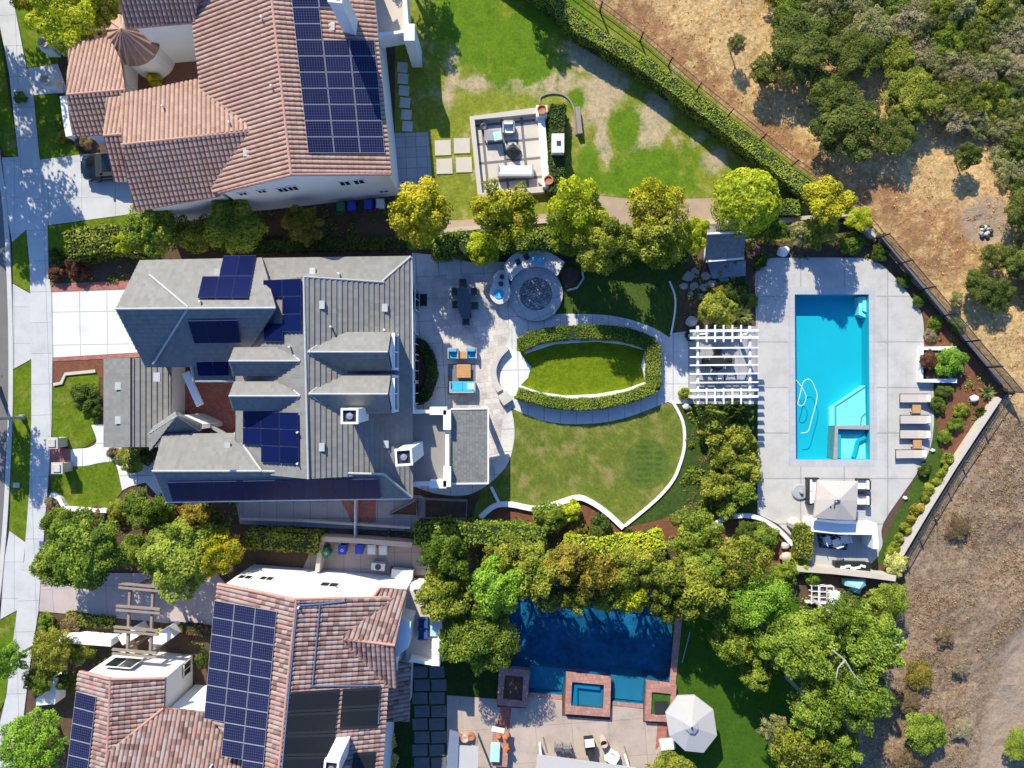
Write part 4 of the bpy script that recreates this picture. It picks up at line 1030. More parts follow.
roof('roof', [L_W, L_E, L_N], h3, M['mixt'], [((111, 679, 5.7), (107, 770, 5.7)), ((80, 671.5, 4.75), (111, 679, 5.75)), ((111, 679, 5.75), (165, 678, 4.75)), ((109, 752, 5.7), (164, 708, 4.8))], M['capred'], **BT)
for px, py in ((245, 577.5), (266.6, 578.8)): window(h3, A3 + n3, B3 + n3, px, py, .95, .85, out=-1)
window(h3, A3 + n3, B3 + n3, 329.5, 585, 1.25, .95, out=-1)
window(h3, V(80, 671, 4.7), V(165, 678, 4.7), 123, 663, 1.9, 1.6, out=-1)
window(h3, V(163, 678, 4.7), V(162, 708, 4.7), 187, 668, 1.0, 1.1, out=-1)
for px, py in ((335, 600 + 8), (352, 615)): pass
vent(h3, V3(L_N), 213, 764); vent(h3, V3(K_E), 300, 594 + 12)
# pipes on the roof
pp_ = MB(); up = Vector((0, 0, .16))
for ch in (cR((440, 165), (520, 160), (610, 150), (612, 138)), cR((520, 160), (492, 462)), cR((492, 462), (740, 460), (735, 600)), cR((436, 170), (406, 480), (380, 768))):
    pp_.tube([on_plane(V3(K_E), *q) + up for q in ch], .055, 6)
pp_.build('roof_pipe', M['pipe'], h3)
ck = on_plane(V3(K_E), 343, 744); chimney(h3, ck.x, ck.y, 5.8, 9.6, .8, 1.0, M['white'], math.radians(-6))
# upper terrace at the back with white parapets
MB().prism(PX([(406, 590), (440, 592), (437, 664), (406, 660)], 3.1), 0, 3.1, bottom=False, mside=1).build('terrace', [M['cream'], ST], h3)
MB().ribbon([(p.x, p.y) for p in PX([(410, 587), (442, 590), (438, 666), (410, 660)], 3.9)], .25, 3.05, 3.9).build('terrace_parapet', M['white'], h3)
MB().box(V(436, 652, 4.0) + Vector((0, 0, -1.2)), (.5, 1.6, 3.0)).build('terrace_pillar', M['white'], h3)
MB().prism(PX([(393, 660), (398, 618), (411, 622), (408, 648)], 5.4), 3.0, 5.4).build('terrace_awning', M['white'], h3)
solar('tall gridded solar array on the mixed-tile roof slope next to the wooden trellis house', V3(K_W[:2] + [(193, 840, 5.8), (218, 583, 5.8)]), [(216.5, 599.5), (279, 610.5), (264.3, 779), (201.5, 768)], 3, 10, lambda i, j: j < (7, 8.5, 10)[i] if True else 0)
solar('single column of gridded panels on the small mixed-tile wing nearest the sidewalk', V3(L_W), [(78.5, 690), (99, 695.6), (88, 790), (67, 785)], 1, 6)
solar('black ribbed pool-heating mats, stacked on the mixed-tile roof', V3(K_E), cR((405, 482), (590, 470), (558, 800), (374, 800)), 1, 4, None, 'thermal', .2, .02, 'heating_mat_array', 'heating mats', 'black heating mats')
solar('pair of black ribbed pool-heating mats beside the white chimney of the mixed-tile roof', V3(K_E), cR((597, 470), (742, 463), (728, 615), (585, 622)), 1, 2, None, 'thermal', .2, .02, 'heating_mat_array', 'heating mats', 'black heating mats')
solar('lowest black ribbed pool-heating mat, right of the white chimney', V3(K_E), cR((640, 705), (722, 700), (712, 790), (625, 800)), 1, 1, None, 'thermal', .2, .02, 'heating_mat_array', 'heating mats', 'black heating mats')
# ---------------------------------------------------------------- walls, edgings, fences
def W2(pts, z=0): return [(p.x, p.y) for p in PX(pts, z)]
def wall(pts, w, h, label, mat='stucco', name='garden_wall', cat='wall', group=None, closed=False, z=None, z0=0.0):
    o = MB().ribbon(W2(pts, h if z is None else z), w, z0, h, closed).build(name, M[mat]); return tag(o, label, cat, group)
def fence(pts, h, label, name='metal_fence', step=.13, post=2.4, mat='mesh', z0=0.0, rail=.04, infill=.018, cat='fence', group=None):
    P = [Vector((x, y, z0)) for x, y in W2(pts, z0)]
    t = thing(name, label, cat, P[0], group); pk = MB(); rl = MB()
    for a, b in zip(P, P[1:]):
        L = (b - a).length; d = (b - a).normalized(); n = max(1, round(L / post))
        for z in (h - .06, h * .5, .12): rl.bar(a + Vector((0, 0, z)), b + Vector((0, 0, z)), rail, rail * 1.2)
        for k in range(int(L / step)): p = a + d * (k + .5) * step; pk.box(p + Vector((0, 0, h / 2 + .03)), (infill, infill, h - .1), math.atan2(d.y, d.x))
        for k in range(n): p = a + d * L * k / n; MB().box(p + Vector((0, 0, h / 2 + .04)), (.085, .085, h + .08), math.atan2(d.y, d.x)).build('post', M[mat], t)
    MB().box(P[-1] + Vector((0, 0, h / 2 + .04)), (.085, .085, h + .08)).build('post', M[mat], t)
    rl.build('rail', M[mat], t); pk.build('pickets', M[mat], t); return t

fence([(876, 239), (920, 290), (963, 342), (1006, 392)], 1.9, 'dark metal picket fence running diagonally past the turquoise pool\'s rounded deck', step=.1, infill=.034)
fence([(1005, 393.5), (982, 427.5), (959.5, 460.5), (930, 508), (902.5, 556)], .95, 'dark metal fence on the outer side of the pale retaining wall, beside brown hill', z0=.02, step=.16, infill=.02)
fence([(470, -92), (560, -18), (640, 41.5), (696.6, 90.6), (791, 166), (847.7, 204), (875.5, 238)], 1.5, 'thin rusty wire fence along the hill side of the long diagonal hedge', 'wire_fence', .3, 2.9, 'rust', infill=.012) if False else None
M['rust'] = plain('rusty_wire', (.14, .09, .065), .85, .2, 3, 20, .2)
fence([(470, -92), (560, -18), (640, 41.5), (696.6, 90.6), (791, 166), (847.7, 204), (875, 237.5)], 1.4, 'thin rusty wire fence along the hill side of the long diagonal hedge', 'wire_fence', .3, 2.9, 'rust', infill=.012)
wall([(1000, 398), (978, 431), (955, 466), (928, 510), (901, 556)], .3, .7, 'pale capped retaining wall climbing diagonally from the round clipped bushes to the fence corner', 'cream')
wall([(882, 236), (925, 288), (968, 341), (1003, 384)], .2, .3, 'low grey kerb wall under the dark fence along the pool', 'greym')
wall([(440, 231), (520, 223), (566, 219), (600, 212)], .3, .7, 'tan garden wall half hidden under the row of yellow trees', 'tanwall')
wall([(700, 222), (778, 220), (850, 214), (876, 236)], .28, .8, 'tan boundary wall behind the blue-roofed garden shed', 'tanwall')
# oval lawn
wall([(524, 352), (555, 342), (597, 339.5), (626, 342.5), (647, 349), (644, 366), (647.5, 383), (626, 391), (597, 396), (566, 397.5), (540, 394), (520, 387)], .26, .42, 'thin pale wall around the oval lawn, inside its clipped hedge', 'stucco')
wall(smooth([(507, 347), (498, 357), (493.5, 369), (495, 381), (500, 391)], 4), .42, .5, 'curved stone seat wall on the patio, facing the oval lawn', 'stone', 'seat_wall')
p = V(505, 398, .5); tag(MB().box((p.x, p.y, .25), (.75, .8, .5), .6).build('stone_pier', M['stone']), 'squat stone pier at the end of the curved seat wall', 'pier')
sheet('patio_apron', [(508, 347), (520, 352), (524, 360), (531, 367), (528, 378), (520, 386), (516, 396), (507, 395), (501, 384), (500, 366)], .05, M['drive'])
wall(smooth(edgeR, 4), .2, .14, 'thin white curved edging on the pool side of the big lawn', 'stucco', 'lawn_edging', 'edging')
wall(smooth(edgeB, 4), .36, .32, 'wavy white edging wall between the big lawn and the red mulch', 'stucco', 'lawn_edging', 'edging')
wall(smooth([(669.5, 281), (675, 296), (675, 312), (671, 335)], 4), .12, .1, 'thin pale edging by the shaded grass and flagstones', 'stucco', 'lawn_edging', 'edging')
wall(smooth([(714, 527), (725, 519), (740, 516), (757, 517.5), (772, 525), (783, 534), (793, 545)], 4), .3, .35, 'white curved edging wall at the lower left corner of the pool deck', 'stucco', 'lawn_edging', 'edging')
wall([(491, 487), (499, 503)], .2, .2, 'short pale kerb between the round patio and the wavy edging', 'stucco', 'lawn_edging', 'edging')
# front garden
wall(smooth([(50, 495), (58, 498), (63, 506), (68, 509), (107, 511)], 4), .28, .4, 'low white curved wall in the front garden beside the red mulch strip', 'stucco')
wall([(53, 384.5), (61, 383), (65, 374), (95, 371)], .22, .15, 'stepped pale edging around the front lawn\'s mulch', 'cream', 'lawn_edging', 'edging')
wall([(127, 517), (137, 523), (160, 526), (195, 527)], .25, .5, 'tan low wall under the bushes beside the shaded front path', 'tanwall')
wall([(54, 28), (58, 48)], .55, 1.0, 'white front wall stub by the terracotta house, above its paved entry', 'stucco')
wall([(63, 96), (66, 120), (69, 136)], .45, 1.0, 'long narrow white front wall beside the lawn below the terracotta house\'s entry', 'stucco')
for px, py, lb in ((56, 52, 'white square gate pillar with a round bowl on top, above the paved entry'), (58, 88, 'white square gate pillar with a round bowl on top, below the paved entry')):
    t = thing('gate_pillar', lb, 'pillar', V(px, py), 'gate pillars with bowls'); q = V(px, py)
    MB().box((q.x, q.y, .6), (.75, .75, 1.2)).build('column', M['stucco'], t)
    MB().lathe((q.x, q.y, 1.2), [(.12, 0), (.3, .15), (.36, .3), (.28, .3), (.22, .16), (0, .12)], 20).build('bowl', M['tanwall'], t)
for px, py, s, lb in ((53, 443, 0, 'blue-grey stone gate pillar on the brick pad, nearer the driveway'), (58, 468, 1, 'blue-grey stone gate pillar on the brick pad, nearer the lower lawn')):
    q = V(px, py, 1.2); mb = MB(); mb.box((q.x, q.y, .6), (.65, .65, 1.2)); mb.box((q.x, q.y, 1.26), (.8, .8, .12)); mb.box((q.x, q.y, 1.36), (.5, .5, .1))
    tag(mb.build('gate_pillar', M['stone']), lb, 'pillar', 'pillars at the front walk')
for pts, lb in (([(59, 639), (83, 641), (111, 643)], 'white flat-topped front wall beside the lower house\'s driveway shrubs'), ([(36, 702), (52, 702), (54, 679)], 'white L-shaped entry wall by the brick path near the sidewalk')):
    wall(pts, .5, 1.2, lb, 'stucco')
wall([(120, 641), (136, 632)], .7, 1.6, 'short white wall under the wooden trellis, nearer the street', 'stucco'); wall([(151, 645), (171, 632)], .8, 1.6, 'short white wall under the wooden trellis, nearer the house', 'stucco')
wall([(320, 539), (360, 541), (412, 545)], .35, 1.2, 'tan wall behind the row of wheeled bins', 'tanwall'); wall([(321, 541), (317, 572)], .3, 1.2, 'short tan return wall beside the green wheeled bin', 'tanwall')
wall([(240, 519), (300, 521), (410, 528)], .16, .5, 'thin pale kerb along the shaded side path', 'cream', 'lawn_edging', 'edging')
wall([(355, 498), (354.5, 540)], .07, .9, 'thin white gate crossing the shaded side path', 'white', 'side_gate', 'gate')
for pts, lb in (([(425, 499), (467, 501), (466, 519), (425, 518)], 'rectangular raised bed with dark soil in the shaded side yard'), ([(390, 514), (416, 500), (417, 516)], 'triangular raised bed with dark soil in the shaded side yard')):
    t = thing('raised_bed', lb, 'planter', V(*pts[0])); MB().ribbon(W2(pts, .4), .14, 0, .4, True).build('bed_frame', M['wood'], t); MB().prism(W2(pts), .0, .3, bottom=False).build('bed_soil', M['soil'], t)

# hedges
hedge(W2([(440, -85), (556, 0), (580, 26), (640, 60), (700, 104), (760, 151), (812, 193)], 1.6), 1.15, 1.6, 'long clipped hedge running diagonally between the patchy lawn and the dry hill', 'lime2', 260, .062)
ring = IN_T + IN_B[::-1]
inner_ring = smooth([(521, 354), (555, 345), (597, 342), (626, 345), (650, 351), (647, 366), (650.5, 385), (626, 394), (597, 399), (566, 400), (540, 397), (517, 389)], 1)
hedge(W2(smooth([(520, 345), (545, 335), (592, 331.8), (628, 335), (653, 344)], 5), 1.1), 1.05, 1.1, 'clipped hedge on the curved upper side of the oval lawn', 'green', 420, .052)
hedge(W2(smooth([(518, 393), (557, 403), (597, 403.5), (632, 396), (655, 387)], 5), 1.1), .85, 1.1, 'clipped hedge on the curved lower side of the oval lawn', 'green', 420, .052)
hedge(W2([(654, 344), (653.5, 365), (655, 387)], 1.1), 1.05, 1.1, 'short clipped hedge at the pergola end of the oval lawn', 'green', 420, .052)
hedge(W2([(558, 104), (557, 145), (557, 192)], 1.2), 1.15, 1.2, 'dark clipped hedge behind the square sunken patio', 'dark', 180, .08)
hedge(W2([(807, 527), (806, 559)], 1.6), 1.05, 1.6, 'upright clipped hedge block beside the poolside terrace', 'olive', 200, .08)
hedge(W2([(66, 245), (105, 238), (140, 240)], 1.5), 2.0, 1.5, 'bushy yellow-green hedge beside the neighbour\'s driveway', 'olive', 140, .1, rough=.2)
hedge(W2([(248, 246), (330, 245), (405, 243)], .6), .9, .6, 'dark low hedge along the back wall of the grey-roofed house', 'dark', 170, .08)
hedge(W2([(432, 246), (480, 241), (540, 238), (610, 240), (690, 247)], 1.6), 1.6, 1.6, 'loose green hedge beneath the yellow trees above the round stone terrace', 'green', 160, .08, rough=.2)
hedge(W2([(566, 546), (600, 548), (640, 546), (664, 540)], 1.8), 1.3, 1.8, 'clipped bright hedge below the red mulch and round bush', 'lime', 150, .09)
hedge(W2([(415, 536), (450, 533), (500, 536), (545, 540)], 2.2), 1.4, 2.2, 'tall dark hedge running behind the bins\' yard toward the mulch bed', 'green', 130, .1, rough=.2)
hedge(W2([(246, 540), (280, 541), (318, 545)], 1.6), 1.3, 1.6, 'shaded olive hedge beside the green wheeled bin', 'olive', 130, .1, rough=.15)
hedge(W2(smooth([(416, 342), (425, 349), (431, 364), (431, 380), (424, 396), (416, 400)], 4), .6), .8, .6, 'dark rounded hedge in the half-oval bed against the house wall', 'dark', 160, .08)
hedge(W2([(65, 618), (90, 622), (112, 624)], .5), .9, .5, 'low brownish hedge along the lower edge of the pink driveway', 'olive', 150, .08)
hedge(W2([(165, 632), (188, 630), (212, 634)], .7), .8, .6, 'dark red low hedge between the pink driveway and the lower house', 'purple', 130, .08)
hedge(W2([(772, 207), (800, 207)], 1.2), 1.2, 1.2, 'small clipped green hedge behind the boundary wall by the fence', 'green', 180, .08)

# ---------------------------------------------------------------- swimming pools
def pool(label, poly, mats, zw, depth, watermat_, cop=None, copw=.35, copz=(.02, .075)):
    c = sum(PX(poly), Vector()) / len(poly); t = thing('swimming_pool', label, 'pool', c)
    w = W2(poly); b = MB(); n = len(w)
    ar = sum(w[i][0] * w[(i + 1) % n][1] - w[(i + 1) % n][0] * w[i][1] for i in range(n))
    if ar < 0: w = w[::-1]
    b.prism(w, -depth - .01, -depth, bottom=False)
    for i in range(n):
        p, q = w[i], w[(i + 1) % n]; b.face([(p[0], p[1], .055), (q[0], q[1], .055), (q[0], q[1], -depth), (p[0], p[1], -depth)])
    b.build('basin', M[mats], t)
    wt = MB().face([(x, y, zw) for x, y in w]).build('water', M[watermat_], t)
    if cop:
        out = inset([Vector(q) for q in w], -copw); MB().prism([(q.x, q.y) for q in out], copz[0], copz[1], holes=[w], bottom=False).build('coping', M[cop], t)
    return t, w
pl, w_ = pool('large turquoise rectangular swimming pool with a built-in square spa', POOL, 'plaster', -.07, 1.1, 'water', 'coping', .5, (.04, .066))
mb = MB()
def under(pts, z0, z1, m): return m.prism(W2(pts), z0, z1, bottom=False)
ledge = cK((343, 580), (446, 508), (449, 652), (343, 652))
under(ledge, -1.1, -.4, mb); under(cK((330, 588), (342.5, 579), (342.5, 652), (330, 652)), -1.1, -.8, mb); mb.build('shallow_ledge', M['step'], pl)
e = MB(); e.ribbon(W2(cK((343, 648), (342, 580), (446, 512))), .07, -.4, -.36); e.ribbon(W2(cK((430, 650), (432, 620), (446, 606))), .07, -.4, -.36); e.build('ledge_edge', M['spa'], pl)
s = MB(); under([(861.5, 296), (868, 296), (868.3, 317), (861.5, 314)], -1.1, -.4, s); under([(864.5, 296), (868, 296), (868.2, 312), (864.5, 310)], -.4, -.25, s); s.build('corner_steps', M['step'], pl)
sp = MB(); sp.ribbon(W2(cL((333, 206), (337, 96), (451, 96))), .3, -1.1, .03); sp.build('spa_wall', M['spa'], pl)
s2 = MB(); under(cL((348, 105), (450, 105), (452, 207), (346, 207)), -1.1, -.55, s2); s2.build('spa_floor', M['step'], pl)
s3 = MB(); s3.ribbon(W2(cL((352, 204), (354, 114), (444, 114))), .3, -.55, -.3); s3.ribbon(W2(cL((446, 130), (420, 145), (412, 180), (404, 202))), .2, -.55, -.3); s3.build('spa_bench', M['plaster'], pl)
hose = smooth([(796, 380), (801, 386), (806, 396), (803, 405), (798, 404), (800, 395), (803.5, 382), (810, 379.5), (815, 388), (817, 398), (812, 418), (808, 431), (801, 433)], 8)
hm = MB().tube([V(x, y, -.05) for x, y in hose], .02, 6).build('cleaner_hose', M['whitef']); tag(hm, 'looped white cleaner hose floating on the turquoise pool', 'hose')
q = V(801, 433, -1.4); cl = MB().blob((q.x, q.y, -1.35), (.22, .18, .14), 3, 2, .1); tag(cl.build('pool_cleaner', M['greym']), 'small grey pool cleaner at the end of the white hose', 'pool cleaner')

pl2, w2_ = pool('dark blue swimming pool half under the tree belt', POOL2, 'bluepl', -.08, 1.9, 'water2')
for q_ in ([(676.5, 600), (684, 600), (675, 686), (669, 686)], [(526, 692), (562, 695), (562, 699), (526, 696)], [(612, 701), (643, 704), (643, 708), (612, 705)]): mb = MB(); under(q_, .0, .07, mb); mb.build('coping', M['brickcop'], pl2)
mb = MB(); under([(530, 668), (566, 672), (562, 694), (527, 691)], -1.9, -.55, mb); under([(612, 677), (645, 680), (643, 703), (611, 700)], -1.9, -.35, mb); mb.build('shallow_ledge', M['bluestep'], pl2)
def framed(label, o, i, name, inner, innername, h=.45, mat='brickcop', iz=.3, cat='planter', group=None):
    t = thing(name, label, cat, V(*o[0]), group); w = W2(o, h)
    MB().prism(w, 0, h, holes=[W2(i, h)], bottom=False).build('brick_rim', M[mat], t); MB().prism(W2(i, h), 0, iz, bottom=False).build(innername, M[inner], t); return t
t = framed('square raised spa with blue water and pink brick rim, on the dark blue pool\'s edge', [(566.5, 674), (611, 679), (610, 717), (565, 714)], [(572, 682), (604, 685), (603, 709), (571, 706)], 'raised_spa', 'bluestep', 'spa_floor', .5, iz=-.2 + .25, cat='spa')
mb = MB(); mb.ribbon(W2([(575, 705), (576, 686), (600, 688)], .3), .35, .05, .28); mb.build('spa_bench', M['plaster'], t); MB().face([(x, y, .42) for x, y in W2([(572, 682), (604, 685), (603, 709), (571, 706)][::-1], .45)]).build('spa_water', M['water2'], t)
framed('square brick-rimmed planter with dark soil on the left corner of the dark blue pool', [(499, 668), (530, 670), (527, 707.6), (497, 705)], [(505, 675), (523.5, 677), (522, 701), (503, 699)], 'brick_planter', 'soil', 'planter_soil', group='brick planters by the dark pool')
framed('square brick-rimmed planter with green edges next to the octagonal parasol', [(646.7, 682), (676.5, 686), (675, 722.5), (645, 721)], [(652, 692), (671, 694), (669.5, 715), (651, 715)], 'brick_planter', 'ivy', 'planter_ivy', group='brick planters by the dark pool') if False else None
M['ivy'] = grassmat('ivy', (.05, .13, .02), .4)
framed('square brick-rimmed planter with green edges next to the octagonal parasol', [(646.7, 682), (676.5, 686), (675, 722.5), (645, 721)], [(652, 692), (671, 694), (669.5, 715), (651, 715)], 'brick_planter', 'ivy', 'planter_ivy', group='brick planters by the dark pool')
p = V(660, 706); tag(MB().box((p.x, p.y, .38), (.9, 1.0, .12)).build('drain_cover', M['dark']), 'dark square cover lying in the green-edged brick planter', 'cover')
tag(MB().tube([V(690, 632, .3), V(682, 663, .1)], .03, 6).build('skimmer_pole', M['steel']), 'thin pool skimmer pole lying on the lower lawn', 'pole')

# ---------------------------------------------------------------- pergola
pg = thing('pergola', 'white timber pergola with closely spaced beams between the oval lawn and the turquoise pool', 'pergola', V(722, 366)); zt = 2.7
def PB(name, a, b, w, h, z): MB().bar(V(a[0], a[1], z), V(b[0], b[1], z), w, h).build(name, M['white'], pg)
for px in (698, 749.5):
    for py in (333.5, 397): q = V(px, py, zt); MB().box((q.x, q.y, (zt - .1) / 2), (.22, .22, zt - .1)).build('post', M['white'], pg)
for px in (697.5, 749.5): PB('girder', (px, 326), (px, 404), .14, .24, zt)
for py in (331, 338, 348.2, 357, 365.3, 374, 382.7, 390.5, 397): PB('beam', (690, py), (758, py - .6), .1 if 340 < py < 388 else .16, .2, zt + .19)
for y0, y1 in ((325, 342), (388, 404)):
    for px in (706.5, 715, 723.5, 732.3, 741): PB('slat', (px, y0), (px, y1), .09, .12, zt + .36)
for px, sx in ((698, 1), (749.5, -1)):
    for py, sy in ((333.5, 1), (397, -1)):
        q = V(px, py, zt); MB().bar((q.x, q.y, zt - .75), (q.x + sx * .75, q.y, zt - .05), .1).build('brace', M['white'], pg)

# ---------------------------------------------------------------- garden shed
sh = thing('garden_shed', 'small shed with a blue-grey tiled roof, between the yellow trees and the pool deck', 'shed', V(726, 244))
fN_ = [(707, 234, 2.9), (746, 232, 2.9), (744.5, 224, 2.3), (708, 226, 2.3)]; fS_ = [(707, 234, 2.9), (746, 232, 2.9), (743.5, 258, 1.7), (705.5, 261, 1.7)]
walls('wall', [(708, 227), (744.5, 225), (743, 256), (707, 259)], 1.8, sh, M['stucco'], .25)
r = MB(); r.facet(V3(fN_), course=.25, step=.02, thick=.12); r.facet(V3(fS_), course=.25, step=.02, thick=.12); r.build('roof', M['greysmall'], sh)
r = MB(); r.bar(V(705.5, 261.4, 1.68), V(743.5, 258.4, 1.68), .12, .14); r.build('gutter', M['white'], sh); MB().tube([V(707, 234, 2.95), V(746, 232, 2.95)], .07, 8).build('ridge_cap', M['white'], sh)
tag(MB().prism(W2([(752 - 45, 263), (745, 261), (745, 276), (712, 279)]), 0, .16).build('stone_step', M['greym']), 'broad stone step in front of the garden shed', 'step')

# ---------------------------------------------------------------- poolside bar terrace
bw = thing('bar_wall', 'white-topped high wall on the south edge of the pool deck, with a lower terrace behind', 'wall', V(845, 530))
MB().ribbon(W2([(812, 526), (840, 529), (876, 529.5)], 1.7), .75, 0, 1.7).build('wall', M['white'], bw)
MB().ribbon(W2([(874, 524), (876, 541), (876, 549)], 1.7), .4, 0, 1.68).build('side_wall', M['white'], bw)
sheet('terrace', [(808, 530), (880, 530), (878, 556), (868, 566), (812, 568)], .068, M['coping'])
sheet('rug', cL((266, 466), (382, 470), (370, 524), (275, 515)), .078, M['rugnavy'])
wall([(797, 568.5), (832, 571), (870, 575), (896, 578.5)], .42, 1.0, 'pale capped wall between the bar terrace and the storage yard', 'cream')
tb = thing('outdoor_bench', 'long dark bench counter with white folded covers lying on it, against the pale capped wall', 'bench', V(853, 566.5))
q = V(853, 566.5, .8); MB().box((q.x, q.y, .72), (2.5, .62, .1), -.03).build('top', M['black'], tb); MB().box((q.x, q.y, .34), (2.3, .5, .66), -.03).build('base', M['dark'], tb)
mb = MB()
for k in range(5): mb.box((q.x - .7 + k * .35, q.y - .05 + .08 * math.sin(k * 2), .81), (.36, .16, .07), .5 * math.sin(k * 3))
tag(mb.build('folded_cover', M['whitef']), 'white crumpled folded cover on the dark bench counter', 'cover')
for k, (px, py, ang, lb) in enumerate(((826, 540, .3, 'white slatted chair at the left of the navy rug'), (836, 542, 1.9, 'white slatted chair in the middle of the navy rug'), (844, 539.5, -.5, 'white slatted chair at the right of the navy rug'))):
    pass
M['slabdark'] = plain('dark_paving_stone', (.13, .13, .135), .85, .2, 2, 24, .3)
# ---------------------------------------------------------------- furniture and small things
def P_(t, name, mb, mat): return mb.build(name, M[mat], t)
def chair(label, px, py, rz, mat='white', w=.5, seat=.45, cat='chair', group=None, cushion=None, name='patio_chair'):
    t = thing(name, label, cat, V(px, py, .4) * 1 - Vector((0, 0, .4)), group, True, rz)
    P_(t, 'seat', MB().box((0, 0, seat), (w, w, .06)), mat if not cushion else cushion)
    b = MB(); 
    for k in range(5): b.box((-w / 2 + .03, -w / 2 + .06 + k * (w - .12) / 4, seat + .25), (.035, .05, .45))
    b.box((-w / 2 + .03, 0, seat + .48), (.05, w, .06)); P_(t, 'backrest', b, mat)
    for sx in (-1, 1):
        for sy in (-1, 1): P_(t, 'leg', MB().box((sx * (w / 2 - .03), sy * (w / 2 - .03), seat / 2 - .015), (.045, .045, seat - .03)), mat)
    for sy in (-1, 1): P_(t, 'armrest', MB().box((.02, sy * (w / 2 + .0), seat + .2), (w - .06, .05, .04)), mat)
    return t
def armchair(label, px, py, rz, frame, cush, w=.8, d=.8, n=1, cat='armchair', name='armchair', group=None, z0=0.0):
    p = V(px, py, .45 + z0); t = thing(name, label, cat, (p.x, p.y, z0), group, True, rz)
    L = w * n
    P_(t, 'frame', MB().box((0, 0, .22), (d - .06, L - .04, .14)), frame)
    for sx in (-1, 1):
        for sy in (-1, 1): P_(t, 'leg', MB().box((sx * (d / 2 - .07), sy * (L / 2 - .07), .08), (.06, .06, .16)), frame)
    for sy in (-1, 1): P_(t, 'arm', MB().box((0, sy * (L / 2 - .05), .46), (d - .05, .1, .34)), frame)
    P_(t, 'back', MB().box((-d / 2 + .06, 0, .52), (.12, L - .205, .46)), frame)
    for k in range(n):
        y = -L / 2 + .1 + (L - .2) * (k + .5) / n; q = (L - .2) / n - .02
        P_(t, 'seat_cushion', MB().box((.05, y, .36), (d - .22, q, .15)), cush); P_(t, 'back_cushion', MB().box((-d / 2 + .2, y, .58), (.15, q - .02, .36)), cush)
    return t
def table(label, px, py, w, d, h, top, leg='dark', rz=0, round_=False, cat='table', group=None, name='table', z0=0.0):
    p = V(px, py, h + z0); t = thing(name, label, cat, (p.x, p.y, z0), group, True, rz)
    if round_:
        P_(t, 'tabletop', MB().lathe((0, 0, h - .05), [(w / 2 - .02, 0), (w / 2, .02), (w / 2, .05)], 28), top); P_(t, 'pedestal', MB().lathe((0, 0, 0), [(.3, 0), (.28, .04), (.06, .08), (.06, h - .05)], 12), leg)
    else:
        mb = MB(); n = max(1, int(d / .14))
        for k in range(n): mb.box((0, -d / 2 + d * (k + .5) / n, h - .025), (w, d / n - .008, .05))
        P_(t, 'tabletop', mb, top)
        for sx in (-1, 1):
            for sy in (-1, 1): P_(t, 'leg', MB().box((sx * (w / 2 - .06), sy * (d / 2 - .06), (h - .05) / 2), (.06, .06, h - .05)), leg)
    return t
def lounger(label, px, py, rz=0.0, group='loungers along the pool deck edge'):
    p = V(px, py, .35); t = thing('sun_lounger', label, 'sun lounger', (p.x, p.y, .06), group, True, rz)
    f = MB()
    for s in (-1, 1): f.box((0, s * .31, .3), (2.05, .045, .06))
    for x in (-1.0, 0.25, 1.0): f.box((x, 0, .295), (.045, .575, .05))
    P_(t, 'frame', f, 'dark')
    for sx in (-.85, .85):
        for sy in (-1, 1): P_(t, 'leg', MB().box((sx, sy * .31, .135), (.05, .05, .27)), 'dark')
    P_(t, 'sling', MB().box((-.38, 0, .34), (1.24, .56, .05)), 'beige')
    R = Matrix.Rotation(-.32, 3, 'Y'); P_(t, 'backrest', MB().box((.61, 0, .46), (.8, .56, .05), R=R), 'beige')
    P_(t, 'headrest', MB().box((.87, 0, .58), (.24, .44, .07), R=R), 'whitef')
    b = MB()
    for s in (-1, 1): b.bar((.3, s * .26, .29), (.72, s * .1, .47), .03)
    P_(t, 'backrest_strut', b, 'dark'); return t
lounger('beige sun lounger nearest the square raised planter', 914, 398.3)
lounger('beige sun lounger between the two wooden side tables, the upper of the two', 914.2, 419.6)
lounger('beige sun lounger between the two wooden side tables, the lower of the two', 914, 434.3)
lounger('beige sun lounger farthest from the square raised planter, set a little further left', 909.8, 454, .02)
table('small square wooden side table between the first two loungers below the raised planter', 916.8, 409, .6, .6, .4, 'teak', group='wooden side tables by the loungers', name='side_table', cat='side table', z0=.06)
table('small square wooden side table between the last two loungers, farther from the raised planter', 917.6, 444.3, .6, .6, .4, 'teak', group='wooden side tables by the loungers', name='side_table', cat='side table', z0=.06)

